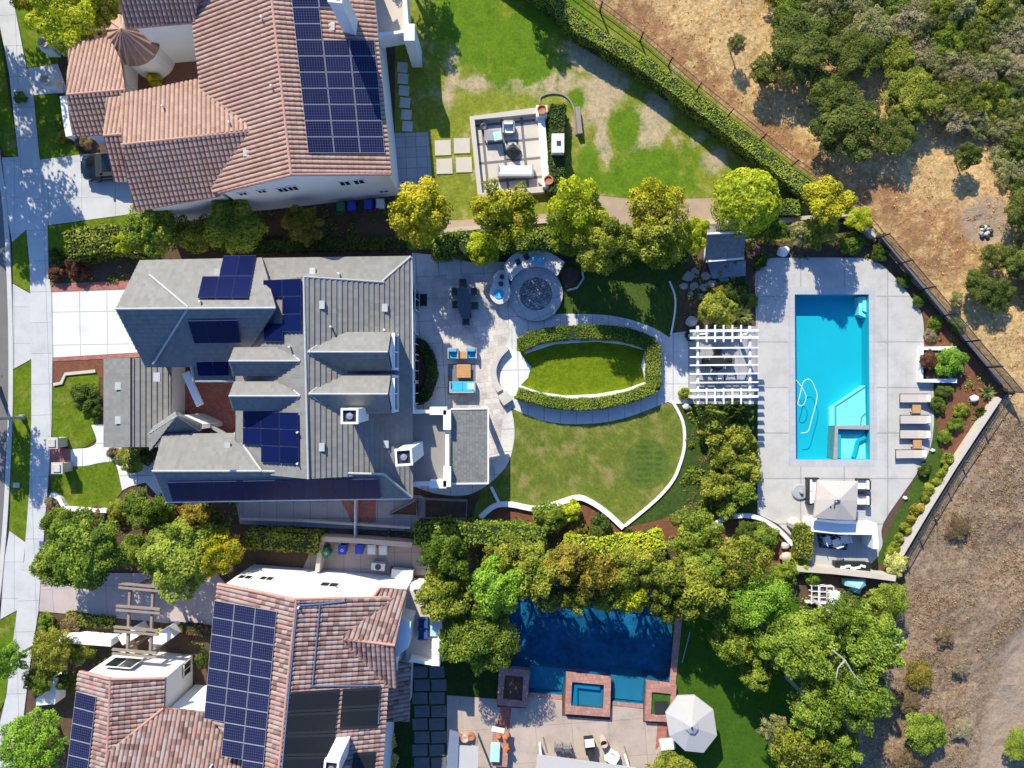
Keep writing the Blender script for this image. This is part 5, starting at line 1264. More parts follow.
def umbrella_square():
    t = thing('cantilever_parasol', 'square beige cantilever parasol with its mast on the left, beside the bar wall', 'parasol', V(812, 497) + Vector((0, 0, .06)))
    z = 2.5; c = cL((270, 281), (412, 284), (404, 421), (256, 412)); C3 = [V(x, y, z) for x, y in c]; top = V(838.8, 500, z + .55); up = Vector((0, 0, .06))
    mb = MB()
    mids = [(C3[i] + C3[(i + 1) % 4]) / 2 + Vector((0, 0, .08)) for i in range(4)]
    for i in range(4):
        a, b, m = C3[i], C3[(i + 1) % 4], mids[i]; n = 4
        for p, q in ((a, m), (m, b)):
            mb.face([p, q, top])
            mb.face([p, p + Vector((0, 0, -.14)), q + Vector((0, 0, -.14)), q])
    P_(t, 'canopy', mb, 'beige')
    for i in range(4): P_(t, 'rib', MB().tube([C3[i] + Vector((0, 0, -.03)), top + Vector((0, 0, -.05))], .02, 6), 'dark')
    P_(t, 'hub', MB().lathe(top + Vector((0, 0, -.06)), [(.1, 0), (.12, .05), (.06, .14), (0, .17)], 12), 'greyf')
    b = V(812, 500, .06)
    P_(t, 'mast', MB().tube([(b.x, b.y, .06), (b.x + .05, b.y, 1.6), (b.x + .1, b.y, 2.9)], .05, 10), 'dark')
    P_(t, 'arm', MB().tube([(b.x + .05, b.y, 1.7), (b.x + .35, b.y - .05, 2.9), top + Vector((-.3, 0, .12)), top + Vector((0, 0, .1))], .035, 8), 'dark')
    return t
umbrella_square()
p = V(801, 492, .3); tag(MB().lathe((p.x, p.y, .06), [(.52, 0), (.58, .06), (.58, .12), (.5, .18), (.12, .2), (.1, .42), (0, .44)], 24, sx=1.05).build('parasol_base', M['greyf']), 'round grey weight standing left of the square parasol', 'parasol base')
armchair('long white-cushioned dark sofa half under the left edge of the square parasol', 812.5, 491, 0, 'dark', 'whitef', .95, .85, 2, 'sofa', 'outdoor_sofa', z0=.06)
armchair('white-cushioned armchair at the right edge of the square parasol, farther from the wall', 863, 484.5, PI, 'dark', 'whitef', .85, .85, z0=.06, group='white armchairs by the square parasol')
armchair('white-cushioned armchair at the right edge of the square parasol, nearer the wall', 863, 500, PI, 'dark', 'whitef', .85, .85, z0=.06, group='white armchairs by the square parasol')
armchair('blue-cushioned sofa with its back to the white-topped bar wall', 836, 522.5, PI / 2, 'dark', 'blue', .9, .8, 3, 'sofa', 'outdoor_sofa', z0=.06)
table('small grey square table beside the parasol, near the bar wall', 860, 516, .8, .8, .4, 'greyf', z0=.06, name='side_table', cat='side table')
for px, py, ang, lb in ((826, 540, .3, 'white slatted chair at the left of the navy rug'), (835.5, 542.5, 1.9, 'white slatted chair in the middle of the navy rug'), (844, 538.5, 3.4, 'white slatted chair at the right of the navy rug')):
    chair(lb, px, py, ang, 'white', .52, group='white chairs on the navy rug').location.z = .078
# storage yard below the bar terrace
for k, (px, py, lb) in enumerate(((811, 592, 'white wire rack in the storage yard, nearest the tree'), (819, 592.5, 'white wire rack in the middle of the storage yard'), (826, 593, 'white wire rack in the storage yard, beside the white box'))):
    q = V(px, py); mb = MB()
    for i in range(4): mb.box((q.x + .0, q.y - .6 + i * .4, .55), (.5, .05, .05)); mb.box((q.x, q.y - .6 + i * .4, .2), (.5, .05, .05))
    for sx in (-1, 1):
        for sy in (-1, 1): mb.box((q.x + sx * .24, q.y + sy * .62, .35), (.05, .05, .7))
    for sx in (-1, 1): mb.box((q.x + sx * .24, q.y, .7), (.05, 1.3, .05))
    tag(mb.build('wire_rack', M['white']), lb, 'rack', 'white racks in the storage yard')
q = V(834.5, 596.5, .5); mb = MB(); mb.box((q.x, q.y, .25), (.66, .66, .5)); mb.box((q.x, q.y, .53), (.72, .72, .06)); tag(mb.build('storage_box', M['white']), 'white square storage box at the edge of the storage yard', 'box')
mb = MB(); tp = [V(x, y, .5) for x, y in cL((365, 628), (438, 625), (440, 648), (425, 660), (418, 678), (398, 672), (388, 655), (366, 648))]
cc = sum(tp, Vector()) / 8 + Vector((0, 0, .55))
for i in range(8):
    mb.face([tp[i], tp[(i + 1) % 8], cc]); mb.face([tp[i] * 1 - Vector((0, 0, .5)), tp[(i + 1) % 8] - Vector((0, 0, .5)), tp[(i + 1) % 8], tp[i]])
tag(mb.build('tarp', M['tarp']), 'pale teal tarp draped over a heap beside the storage yard', 'tarp')
wall([(806, 602), (838, 604)], .15, .3, 'thin white kerb on the tree side of the storage yard', 'white', 'kerb_edging', 'edging')
# square raised planter by the deck
t = thing('raised_planter', 'big square white planter full of shrubs, between the curved deck and the loungers', 'planter', V(938, 365))
MB().ribbon(W2(cK((755, 378), (636, 378), (634, 491), (757, 491)), .55), .3, 0, .55).build('planter_wall', M['white'], t); MB().prism(W2(cK((640, 382), (755, 382), (757, 487), (640, 487))), .0, .42, bottom=False).build('planter_soil', M['soil'], t)
shrub(929, 361, 10, 'purple-grey bush in the left half of the square white planter', 'purple', z0=.4, h=.8); shrub(952, 361, 16, 'leafy green bush in the right half of the square white planter', 'bright', z0=.4, h=1.1)

# ---- fire-pit terrace, outdoor kitchen, patio furniture
cx, cy = 535.8, 294.0
rt = thing('round_terrace', 'raised round stone terrace with a mosaic centre beside the crescent outdoor kitchen', 'terrace', V(cx, cy))
MB().prism(W2(circ(cx, cy, 27, n=48), .35), 0, .35, holes=[W2(circ(cx, cy, 16.5, n=40), .35)], bottom=False).build('stone_ring', slabs('pale_terrace_stone', (.44, .43, .43), .9, .9, .4, (0, 0), .015, None, .05), rt)
MB().prism(W2(circ(cx, cy, 16.5, n=40), .35), 0, .30, bottom=False).build('mosaic_floor', M['mosaic'], rt)
mb = MB()
rr = random.Random(5)
for k in range(46):
    a = rr.random() * 6.28; d = 14.5 * math.sqrt(rr.random()); p = V(cx + d * math.cos(a), cy + d * math.sin(a), .35); mb.blob((p.x, p.y, .33), (rr.uniform(.08, .18), rr.uniform(.08, .16), .09), k, 1)
mb.build('lava_stones', M['mosaic'], rt)
kt = thing('outdoor_kitchen', 'crescent-shaped stone outdoor kitchen curving around the round terrace', 'outdoor kitchen', V(530, 262))
arc_o = smooth([(505.5, 272), (506, 263), (514.6, 255), (530, 250), (548.5, 252.5), (563.5, 262), (557.6, 271)], 5); arc_i = [(cx + 28.5 * math.cos(math.radians(a)), cy + 28.5 * math.sin(math.radians(a))) for a in range(-42, -152, -6)]
arc = smooth([(505, 270), (506.5, 262.5), (515, 254.5), (530, 250.5), (548.5, 253), (564, 262.5)], 5) + arc_i
MB().prism(W2(arc, .95), 0, .88, bottom=False).build('counter_base', M['stone'], kt); MB().prism(inset(PX(arc, .95), -.06), .885, .95).build('worktop', M['counter'], kt)
q = V(538, 259.5, 1.1); MB().box((q.x, q.y, 1.02), (.85, .5, .14), -.1).build('grill', M['steel'], kt); 
MB().tube([(q.x - .4, q.y + .02, 1.12), (q.x + .4, q.y - .06, 1.12)], .2, 12).build('grill_lid', M['blue'], kt)
for px, py in ((518, 262), (526.5, 257)): q = V(px, py, 1.0); MB().box((q.x, q.y, .99), (.36, .4, .08), .5).build('burner', M['dark'], kt)
bl = [(490, 293), (493, 300), (499, 303.5), (506, 301), (510, 294), (509, 286), (507.5, 278), (507, 272.5), (500, 270.5), (495, 275), (493, 283)]
sk = thing('stone_sink_counter', 'small pear-shaped stone counter with a round blue basin, left of the round terrace', 'counter', V(499, 290))
MB().prism(W2(smooth(bl, 4, True), .9), 0, .84, bottom=False).build('counter_base', M['stone'], sk); MB().prism(inset(PX(smooth(bl, 4, True), .9), -.04), .845, .9).build('worktop', M['counter'], sk)
q = V(499, 294, .95); MB().lathe((q.x, q.y, .9), [(.3, 0), (.34, .05), (.3, .07), (.27, .02), (0, .01)], 20).build('basin', M['blue'], sk)
for px, py in ((501, 284), (502, 277)): q = V(px, py, .95); MB().lathe((q.x, q.y, .9), [(.16, 0), (.18, .15), (.1, .2), (0, .2)], 12).build('planter_pot', M['dark'], sk)
t = thing('planter', 'small dark-soil planter with a thin curved rim, right of the crescent outdoor kitchen', 'planter', V(570, 278))
pq = smooth([(560, 272), (568, 267), (577, 270), (580, 278), (575, 286), (566, 288), (562, 281)], 4, True)
MB().ribbon(W2([(582, 272), (583, 279), (577, 288), (567, 291)]), .14, 0, .3).build('planter_rim', M['stone'], t); MB().prism(W2(pq), 0, .14, bottom=False).build('planter_soil', M['soil'], t)
# stone island with stools
t = thing('dining_table', 'long dark glass-topped dining table on the shaded stone paving', 'table', V(464, 302))
ip = cZ((203, 150), (262, 150), (285, 245), (272, 325), (232, 325), (205, 250))
M['darktop'] = plain('dark_blue_glass_top', (.06, .075, .10), .15, .2, 4, 20, .05, .5)
MB().prism(W2(ip, .76), .7, .76).build('tabletop', M['darktop'], t); 
for px, py in ((461, 292), (467, 315)): q = V(px, py, .7); MB().box((q.x, q.y, .36), (.5, .3, .68)).build('pedestal', M['dark'], t)
for px, py, a, lb in ((463, 283, -PI / 2, 'black chair at the head of the dark glass dining table, nearest the hedge'), (455.5, 292, 0, 'black chair on the house side of the dark glass table, upper one'), (456, 305, 0, 'black chair on the house side of the dark glass table, lower one'), (474, 292, PI, 'black chair on the terrace side of the dark glass table, upper one'), (475, 306, PI, 'black chair on the terrace side of the dark glass table, lower one'), (466, 322, PI / 2, 'black chair at the foot of the dark glass dining table')):
    chair(lb, px, py, a, 'charcoal', .48, group='black chairs around the dark glass table')
armchair('bright blue-cushioned armchair left of the small wooden side table, on the patio', 453, 353.5, -PI / 2, 'greyf', 'blue', .78, .8, group='blue armchairs on the patio')
armchair('bright blue-cushioned armchair right of the small wooden side table, on the patio', 471.5, 353.3, -PI / 2, 'greyf', 'blue', .78, .8, group='blue armchairs on the patio')
armchair('bright blue-cushioned sofa facing the orange wooden coffee table', 462.5, 387, PI / 2, 'greyf', 'blue', .92, .85, 2, 'sofa', 'outdoor_sofa')
q = V(472, 387, .5); tag(MB().box((q.x - .1, q.y, .5), (.5, .6, .06)).build('folded_towel', M['paleblue']), 'pale blue towel on the right end of the blue sofa', 'towel')
table('square orange wooden coffee table between the blue sofa and armchairs', 463.7, 371, .98, .95, .42, 'teak', name='coffee_table', cat='coffee table')
table('tiny reddish wooden side table between the two blue armchairs', 462.2, 355, .5, .5, .42, 'teak', name='side_table', cat='side table')
t = thing('doormat', 'black square mat at the house wall, beside the patio', 'mat', V(423.5, 300)); MB().box(V(423.5, 300, .055), (.5, .85, .02)).build('mat', M['black'], t)
# pergola furniture
table('round black table under the white pergola', 717, 362.5, 1.15, 1.15, .75, 'black', round_=True)
for px, py, a, lb, m_ in ((717, 352, -PI / 2, 'black chair under the pergola, above the round table', 'black'), (705, 362, 0, 'black chair under the pergola, left of the round table', 'black'), (728.5, 362, PI, 'black chair under the pergola, right of the round table', 'black'), (719.6, 378, PI / 2, 'white-cushioned chair under the pergola, below the round table', 'white')):
    chair(lb, px, py, a, 'black', .52, group='chairs at the pergola table', cushion='whitef' if m_ == 'white' else None)

# ---- square walled patio on the patchy lawn
sheet('patio', cC((125, 450), (370, 425), (405, 720), (150, 745)), .03, slabs('cream_square_pavers', (.56, .50, .43), 1.42, 1.36, math.radians(5.5), (-.2, 13.2), .1, (.16, .15, .15), .05), t=.02)
t = thing('patio_wall', 'low white wall enclosing the square patio on the patchy lawn', 'wall', V(509, 152))
MB().ribbon(W2([(541, 181), (544, 189), (480, 195), (472, 118), (536, 110.5)], .5), .42, 0, .5).build('wall', M['cream'], t)
MB().ribbon(W2([(541, 115), (546, 178)], .7), .5, 0, .7).build('bench_wall', M['white'], t)
for px, py, lb in ((541.7, 110.8, 'white round-topped pillar with a clay pot at the upper corner of the square patio'), (548.3, 181, 'white round-topped pillar with a clay pot at the lower corner of the square patio')):
    q = V(px, py, 1.0); t = thing('patio_pillar', lb, 'pillar', (q.x, q.y, 0), 'pillars of the square patio')
    MB().box((q.x, q.y, .5), (.78, .78, 1.0)).build('column', M['white'], t); MB().lathe((q.x, q.y, 1.0), [(.2, 0), (.32, .2), (.34, .3), (.26, .3), (.22, .2), (0, .18)], 20).build('pot', M['terracotta'], t)
t = thing('outdoor_fireplace', 'small white fireplace block behind the square patio, against the dark hedge', 'fireplace', V(558, 143)); q = V(558, 143, 1.8)
MB().box((q.x, q.y, .9), (.85, 1.3, 1.8)).build('hearth', M['white'], t); MB().box((q.x - .43, q.y, .6), (.03, .7, .6)).build('firebox', M['black'], t); MB().box((q.x + .05, q.y, 1.83), (.3, .3, .06)).build('flue', M['dark'], t)
armchair('white armchair in the upper part of the square patio', 508.5, 127.6, -PI / 2, 'greyf', 'whitef', .85, .85)
armchair('white three-seat sofa along the lower wall of the square patio', 515.5, 171, PI / 2, 'greyf', 'whitef', .85, .9, 3, 'sofa', 'outdoor_sofa')
table('grey low table in the square patio, with a pale box on it', 492, 135, 1.1, .75, .5, 'greym')
q = V(497.5, 136, .7); tag(MB().box((q.x, q.y, .63), (.55, .6, .25), .2).build('cushion_box', M['paleblue']), 'pale blue box on the grey low table', 'box')
t = thing('fire_bowl', 'dark pyramid-shaped fire feature in the middle of the square patio', 'fire bowl', V(513, 152)); q = V(513, 152)
MB().lathe((q.x, q.y, .03), [(.62, 0), (.58, .25), (.2, .6), (.12, 1.0), (0, 1.05)], 4).build('cone', M['dark'], t); MB().box((q.x, q.y, .06), (1.0, 1.0, .06)).build('base', M['greym'], t)
q = V(484, 128.5); tag(MB().lathe((q.x, q.y, .03), [(.2, 0), (.26, .4), (.2, .42), (0, .38)], 16).build('plant_pot', M['dark']), 'small dark pot in the corner of the square patio', 'pot')
tag(MB().ribbon(W2(smooth([(540, 104), (541, 97), (553, 93.5), (566, 97), (574, 110), (576, 135)], 5)), .1, 0, .12).build('lawn_edging', M['wood']), 'dark curved edging looping around the hedge behind the square patio', 'edging')
q = V(578.5, 121, .3); tag(MB().box((q.x, q.y, .25), (.35, 1.9, .5), .1).build('log', M['wood']), 'grey wooden log lying on the bare soil beside the dark hedge', 'log')
SS = 'stepping stones beside the terracotta house'
for k, (px, py, lb) in enumerate(((402.5, 67.5, 'grey stepping stone nearest the white balcony'), (403, 79, 'grey stepping stone, second from the white balcony'), (404, 91, 'grey stepping stone, third from the white balcony'), (405, 103, 'grey stepping stone, fourth from the white balcony'), (406.5, 115, 'grey stepping stone, second from the grey patio'), (407.5, 126.5, 'grey stepping stone nearest the grey patio'))):
    q = V(px, py); tag(MB().box((q.x, q.y, .03), (.74, .72, .06), -.08).build('stepping_stone', M['greym'] if False else M['stone']), lb, 'stepping stone', SS)
for px, py, lb in ((443, 148, 'big pale square slab by the grey patio, in the upper row'), (462, 146, 'big pale square slab in the upper row, next to the square patio wall'), (444.5, 166.5, 'big pale square slab by the grey patio, in the lower row'), (464, 165, 'big pale square slab in the lower row, next to the square patio wall')):
    q = V(px, py); tag(MB().box((q.x, q.y, .035), (1.14, 1.08, .07), .03).build('stepping_stone', M['cream']), lb, 'stepping stone', 'big pale square slabs')
def ac(px, py, rz, lb, z0=0):
    q = V(px, py, .8 + z0); t = thing('air_conditioner', lb, 'air conditioner', (q.x, q.y, z0), None, True, rz)
    P_(t, 'casing', MB().box((0, 0, .4), (.95, .5, .8)), 'binwhite'); P_(t, 'fan_grille', MB().lathe((0, 0, .8), [(.21, 0), (.21, .03), (.03, .04), (0, .04)], 18), 'dark'); P_(t, 'foot', MB().box((0, 0, .02), (1.05, .55, .04)), 'greym')
ac(403.5, 185, .1, 'white air conditioner at the corner of the terracotta house, beside the grey patio')
ac(378, 567, -.1, 'white air conditioner against the lower house wall, nearer the bins'); 
q = V(404, 571); t = thing('air_conditioner', 'long white air conditioner on a black stand by the tree belt', 'air conditioner', q, None, True, -.1)
P_(t, 'casing', MB().box((0, 0, .6), (1.5, .6, .7)), 'binwhite'); P_(t, 'stand', MB().box((-.1, .02, .13), (1.7, .5, .24)), 'black')
# wheeled bins
def bin_(px, py, mat, lb, lid=True, group='wheeled bins behind the tan wall', rz=0.0, mark=False):
    q = V(px, py, 1.05); t = thing('wheeled_bin', lb, 'bin', (q.x, q.y, .026), group, True, rz)
    mb = MB(); b = [(-.24, -.26), (.24, -.26), (.24, .26), (-.24, .26)]; 
    for i in range(4):
        a, c = b[i], b[(i + 1) % 4]; mb.face([(a[0] * .85, a[1] * .85, .08), (c[0] * .85, c[1] * .85, .08), (c[0], c[1], .95), (a[0], a[1], .95)])
    mb.face([(x * .85, y * .85, .08) for x, y in b[::-1]]); P_(t, 'body', mb, mat)
    l = MB(); l.box((0, -.02, .985), (.56, .64, .06)); l.box((0, -.05, 1.025), (.44, .46, .03)); P_(t, 'lid', l, mat)
    P_(t, 'handle', MB().tube([(-.2, .33, .95), (.2, .33, .95)], .025, 6), 'black')
    for s in (-1, 1): P_(t, 'wheel', MB().tube([(s * .2, .26, .1), (s * .25, .26, .1)], .1, 12), 'black')
    if mark:
        g_ = MB()
        for k in range(3):
            a = 2 * PI * k / 3 + PI / 2; a2 = a + 1.6; g_.bar((.1 * math.cos(a), -.05 + .1 * math.sin(a), 1.043), (.1 * math.cos(a2), -.05 + .1 * math.sin(a2), 1.043), .035, .006)
        P_(t, 'emblem', g_, 'white')
bin_(325.5, 553, 'bingreen', 'green wheeled bin turned at an angle, beside the tan return wall', rz=.6, mark=True)
bin_(342, 549.7, 'binblue', 'blue wheeled bin with a white emblem on its lid', mark=True); bin_(359, 549.2, 'binblue', 'plain blue wheeled bin next to the pale bins')
bin_(371.5, 549.6, 'binwhite', 'pale grey wheeled bin next to the blue bins'); bin_(383, 550, 'binwhite', 'pale grey wheeled bin at the end of the row, nearest the trees')
for px, py, m_, lb in ((340.5, 206, 'bingreen', 'green wheeled bin below the terracotta house wall'), (351.5, 205.5, 'binblue', 'blue wheeled bin below the terracotta house wall, beside the green one'), (368, 204, 'binblue', 'blue wheeled bin below the terracotta house wall, beside the pale one'), (380, 203, 'binwhite', 'pale wheeled bin below the terracotta house wall')):
    bin_(px, py, m_, lb, group='wheeled bins by the terracotta house')
# ---- car
q = V(112, 165.5, .8)
t = thing('parked_car', 'black car parked nose-out, half under the terracotta roof edge', 'car', (q.x, q.y, .055), None, True, math.radians(183))
def carbody():
    st = [(-2.25, .62, .35, .62), (-2.15, .82, .3, .82), (-1.6, .9, .25, .92), (-.6, .92, .22, .95), (.7, .92, .22, .93), (1.5, .9, .24, .86), (2.05, .82, .28, .74), (2.28, .6, .36, .6)]
    mb = MB(); R = []
    for x, w, z0, z1 in st: R.append([Vector((x, y, z)) for y, z in ((-w * .9, z0), (-w, z0 + .15), (-w, (z0 + z1) / 2), (-w * .93, z1 - .06), (-w * .8, z1), (0, z1 + .03), (w * .8, z1), (w * .93, z1 - .06), (w, (z0 + z1) / 2), (w, z0 + .15), (w * .9, z0))])
    for a, b in zip(R, R[1:]):
        n = len(a)
        for k in range(n): mb.face([a[k], a[(k + 1) % n], b[(k + 1) % n], b[k]])
    mb.face(R[0]); mb.face(R[-1][::-1]); return mb
o = carbody().build('body', M['car'], t, True)
mb = MB(); A_ = [(-1.75, .78, .93), (.95, .78, .92)]; g = [Vector(p) for p in ((-1.85, -.76, .93), (-1.85, .76, .93), (1.1, .78, .92), (1.1, -.78, .92), (-1.3, -.6, 1.42), (-1.3, .6, 1.42), (.3, .62, 1.44), (.3, -.62, 1.44))]
for f in ((0, 1, 5, 4), (1, 2, 6, 5), (2, 3, 7, 6), (3, 0, 4, 7)): mb.face([g[i] for i in f])
mb.build('windows', M['glass'], t); MB().prism([(-1.34, -.62), (.34, -.64), (.34, .64), (-1.34, .62)], 1.41, 1.46).build('car_roof', M['car'], t)
for sx in (-1.4, 1.4):
    for sy in (-1, 1):
        w = MB().tube([(sx, sy * .7, .33), (sx, sy * .93, .33)], .33, 20).build('wheel', M['black'], t); r_ = MB().tube([(sx, sy * .925, .33), (sx, sy * .94, .33)], .2, 12).build('rim', M['steel'], t); r_.parent = w
for sy in (-1, 1): MB().box((2.12, sy * .6, .66), (.22, .28, .1), -sy * .35).build('headlight', M['steel'], t); MB().box((.75, sy * .98, .98), (.14, .18, .12)).build('mirror', M['car'], t)
# ---- street lamp
q = V(24, 417)
t = thing('street_lamp', 'tall grey street lamp on the grass strip, with an arm over the road', 'street lamp', (q.x, q.y, .06), None, True)
P_(t, 'pole', MB().tube([(0, 0, 0), (0, 0, 3.5), (0, 0, 7)], [.11, .08, .06], 10), 'greym'); P_(t, 'base', MB().lathe((0, 0, 0), [(.2, 0), (.2, .3), (.12, .4)], 12), 'greym')
P_(t, 'arm', MB().tube([(0, 0, 6.9), (-.8, 0, 7.3), (-1.9, 0, 7.4)], .04, 8), 'greym'); P_(t, 'lamp_head', MB().box((-2.1, 0, 7.38), (.7, .3, .14)), 'greym')
q = V(17.5, 485); mb = MB(); mb.box((q.x, q.y, .1), (.45, .35, .1)); tag(mb.build('utility_cover', M['cream']), 'small pale utility cover in the grass strip by the road', 'cover')
# ---- wooden trellis over the lower driveway
t = thing('trellis', 'weathered wooden trellis of paired beams over the pink driveway', 'trellis', V(138, 615)); zt = 2.8
for px in (129, 152): MB().bar(V(px + 1.5, 583, zt), V(px - 1.5, 655, zt), .16, .22).build('girder', M['wood'], t)
for (xa, ya), (xb, yb) in (((119, 585), (162, 589)), ((116.5, 607.5), (160.5, 611)), ((114.5, 628.5), (158.5, 632.5)), ((112.5, 651), (157, 655))):
    for d in (-1.8, 2.2): MB().bar(V(xa, ya + d, zt + .2), V(xb, yb + d, zt + .2), .13, .2).build('beam', M['wood'], t)
for px, py in ((130, 590), (152.5, 592), (127.5, 650), (150.5, 653)): q = V(px, py, zt); MB().box((q.x, q.y, zt / 2 - .06), (.18, .18, zt - .12)).build('post', M['wood'], t)
# ---- lower neighbour's terrace and patio
armchair('blue-cushioned chair on the white-walled upper terrace', 423, 623, PI, 'navy', 'navy', .7, .7, z0=3.1, group='blue chairs on the upper terrace'); armchair('blue-cushioned chair on the white-walled upper terrace, lower one', 423, 634, PI, 'navy', 'navy', .7, .7, z0=3.1, group='blue chairs on the upper terrace')
table('pale long table on the white-walled upper terrace', 434, 628, .5, 1.1, .7, 'paleblue', z0=3.1)
t = thing('octagonal_parasol', 'big pale grey octagonal parasol at the edge of the lower lawn', 'parasol', V(693, 718)); c = V(690, 724, 2.6)
e8 = [V(x, y, 2.25) for x, y in cT((435, 502), (498, 500), (566, 552), (580, 648), (530, 712), (462, 705), (404, 650), (390, 565))]; mb = MB()
up = Vector((0, 0, .0))
for i in range(8): 
    a, b = e8[i], e8[(i + 1) % 8]; mb.face([a, b, c + Vector((0, 0, .3))]); mb.face([a, a - Vector((0, 0, .16)), b - Vector((0, 0, .16)), b])
mb.build('canopy', M['paleumb'], t); mb = MB()
for i in range(8):
    k = .26; a, b = c.lerp(e8[i], k) , c.lerp(e8[(i + 1) % 8], k); zz = Vector((0, 0, .34)); mb.face([a + zz, b + zz, c + Vector((0, 0, .52))]); mb.face([a + zz, a + zz - Vector((0, 0, .07)), b + zz - Vector((0, 0, .07)), b + zz])
mb.build('vent_flap', M['paleumb'], t); MB().lathe(c + Vector((0, 0, .5)), [(.06, 0), (.08, .04), (0, .14)], 10).build('finial', M['dark'], t); MB().tube([(c.x, c.y, 0), (c.x, c.y, 2.9)], .035, 8).build('pole', M['dark'], t)
for i in range(8): MB().tube([e8[i] - Vector((0, 0, .02)), c + Vector((0, 0, .26))], .014, 5).build('rib', M['dark'], t)
# roofed bar at the bottom edge
t = thing('patio_bar', 'long pale flat canopy at the bottom edge of the tan patio', 'canopy', V(585, 790)); MB().prism(W2([(537, 755), (636, 768), (640, 830), (532, 830)], 2.4), 2.3, 2.4).build('canopy', M['paleumb'], t)
for px, py in ((541, 760), (630, 772)): q = V(px, py, 2.3); MB().box((q.x, q.y, 1.15), (.14, .14, 2.3)).build('post', M['white'], t)
t = thing('garden_pavilion', 'pale flat-roofed pavilion at the left side of the tan patio', 'pavilion', V(465, 770)); MB().prism(W2(cS((212, 686), (290, 690), (285, 860), (200, 850)), 2.3), 2.2, 2.3).build('roof', M['paleumb'], t)
MB().prism(W2(cS((183, 630), (218, 640), (210, 850), (165, 850)), 2.5), 2.32, 2.42).build('side_canopy', M['steel'], t)
for px, py in ((456, 748), (476, 748), (458, 790), (474, 790)): q = V(px, py, 2.2); MB().box((q.x, q.y, 1.1), (.12, .12, 2.2)).build('post', M['wood'], t)
for k, (px, py, m_, lb) in enumerate(((459, 738, 'terracotta', 'clay pot above the flat-roofed pavilion, left one'), (465, 739, 'tanwall', 'tan pot above the flat-roofed pavilion, middle one'), (471, 737, 'terracotta', 'clay pot above the flat-roofed pavilion, right one'))):
    q = V(px, py, .4); tag(MB().lathe((q.x, q.y, .03), [(.2, 0), (.28, .4), (.22, .42), (0, .36)], 14).build('plant_pot', M[m_]), lb, 'pot', 'pots by the pavilion')
t = thing('serving_table', 'long serving table with a pale blue cooler, on the tan patio', 'table', V(500, 750)); q = V(500, 748, .8)
MB().box((q.x, q.y, .77), (1.15, 2.6, .06), -.06).build('tabletop', M['brickcop'], t)
for sx in (-1, 1):
    for sy in (-1, 1): MB().box((q.x + sx * .45, q.y + sy * 1.15, .37), (.08, .08, .74)).build('leg', M['wood'], t)
q = V(495, 752, 1.0); mb = MB(); mb.box((q.x, q.y, .97), (.62, 1.15, .34), -.05); mb.box((q.x, q.y, 1.16), (.66, 1.2, .05), -.05); tag(mb.build('cooler', M['paleblue']), 'pale blue cooler on the serving table', 'cooler')
q = V(498, 731, 1.0); tag(MB().box((q.x, q.y, .82), (.9, .35, .05), -.2).build('tray', M['whitef']), 'white tray at the upper end of the serving table', 'tray')
for k, (px, py, lb) in enumerate(((499, 736, 'orange flower pot on the serving table, beside the white tray'), (506, 737, 'orange flower pot at the corner of the serving table'), (507, 748, 'orange flower pot on the long side of the serving table'))):
    q = V(px, py, 1.0); mb = MB(); mb.lathe((q.x, q.y, .8), [(.1, 0), (.14, .18), (0, .18)], 10); mb.blob((q.x, q.y, 1.05), .17, k, 2, .5); tag(mb.build('flower_pot', M['flower']), lb, 'flower pot', 'flower pots on the serving table')
for px, py, lb in ((558, 747, 'grey wire chair by the long canopy, left of the pair'), (567, 748, 'grey wire chair by the long canopy, right of the pair')): chair(lb, px, py, -PI / 2, 'steel', .55, group='grey wire chairs by the canopy')
t = thing('barbecue', 'black barbecue with a white cover on the tan patio', 'barbecue', V(590, 746)); q = V(590, 747, .9)
MB().box((q.x, q.y - .1, .45), (.65, 1.0, .8), .12).build('body', M['black'], t); MB().box((q.x - .03, q.y + .28, .93), (.66, .5, .16), .12).build('cover', M['whitef'], t); MB().tube([(q.x + .1, q.y - .75, .8), (q.x + .1, q.y - .35, .8)], .22, 12).build('lid', M['dark'], t)
q = V(604, 744, .8); tag(MB().lathe((q.x, q.y, .03), [(.24, 0), (.3, .35), (.28, .8), (.24, .8), (.22, .2), (0, .15)], 20).build('barrel', M['tanwall']), 'open tan barrel beside the black barbecue', 'barrel')
armchair('white armchair beside the long canopy, below the tan barrel', 612, 757, 2.6, 'whitef', 'whitef', .8, .8)
for px, py, x2, y2, lb in ((543, 737, 547, 752, 'short wooden pole lying on the tan patio, left of the wire chairs'), (624, 746, 629, 762, 'short wooden pole lying on the tan patio, right of the white armchair')): tag(MB().tube([V(px, py, .08), V(x2, y2, .08)], .045, 6).build('wooden_pole', M['wood']), lb, 'pole', 'poles on the tan patio')
t = thing('white_post_box', 'white rectangular block at the foot of the octagonal parasol', 'block', V(667, 743)); MB().box(V(667, 744, .35), (1.0, .5, .7), .1).build('block', M['white'], t)
q = V(552, 763); 
for k in range(16):
    i, j = k % 2, k // 2; px, py = 420 + i * 17 + (j % 2) * 2, 672 + j * 13
    if i == 1 and j > 7: continue
    q = V(px, py); tag(MB().box((q.x, q.y, .03), (1.08, .82, .05), .03).build('stepping_stone', M['slabdark']), 'dark grey paving slab in the shaded grid beside the lower house', 'paving slab', 'shaded paving slabs beside the lower house')

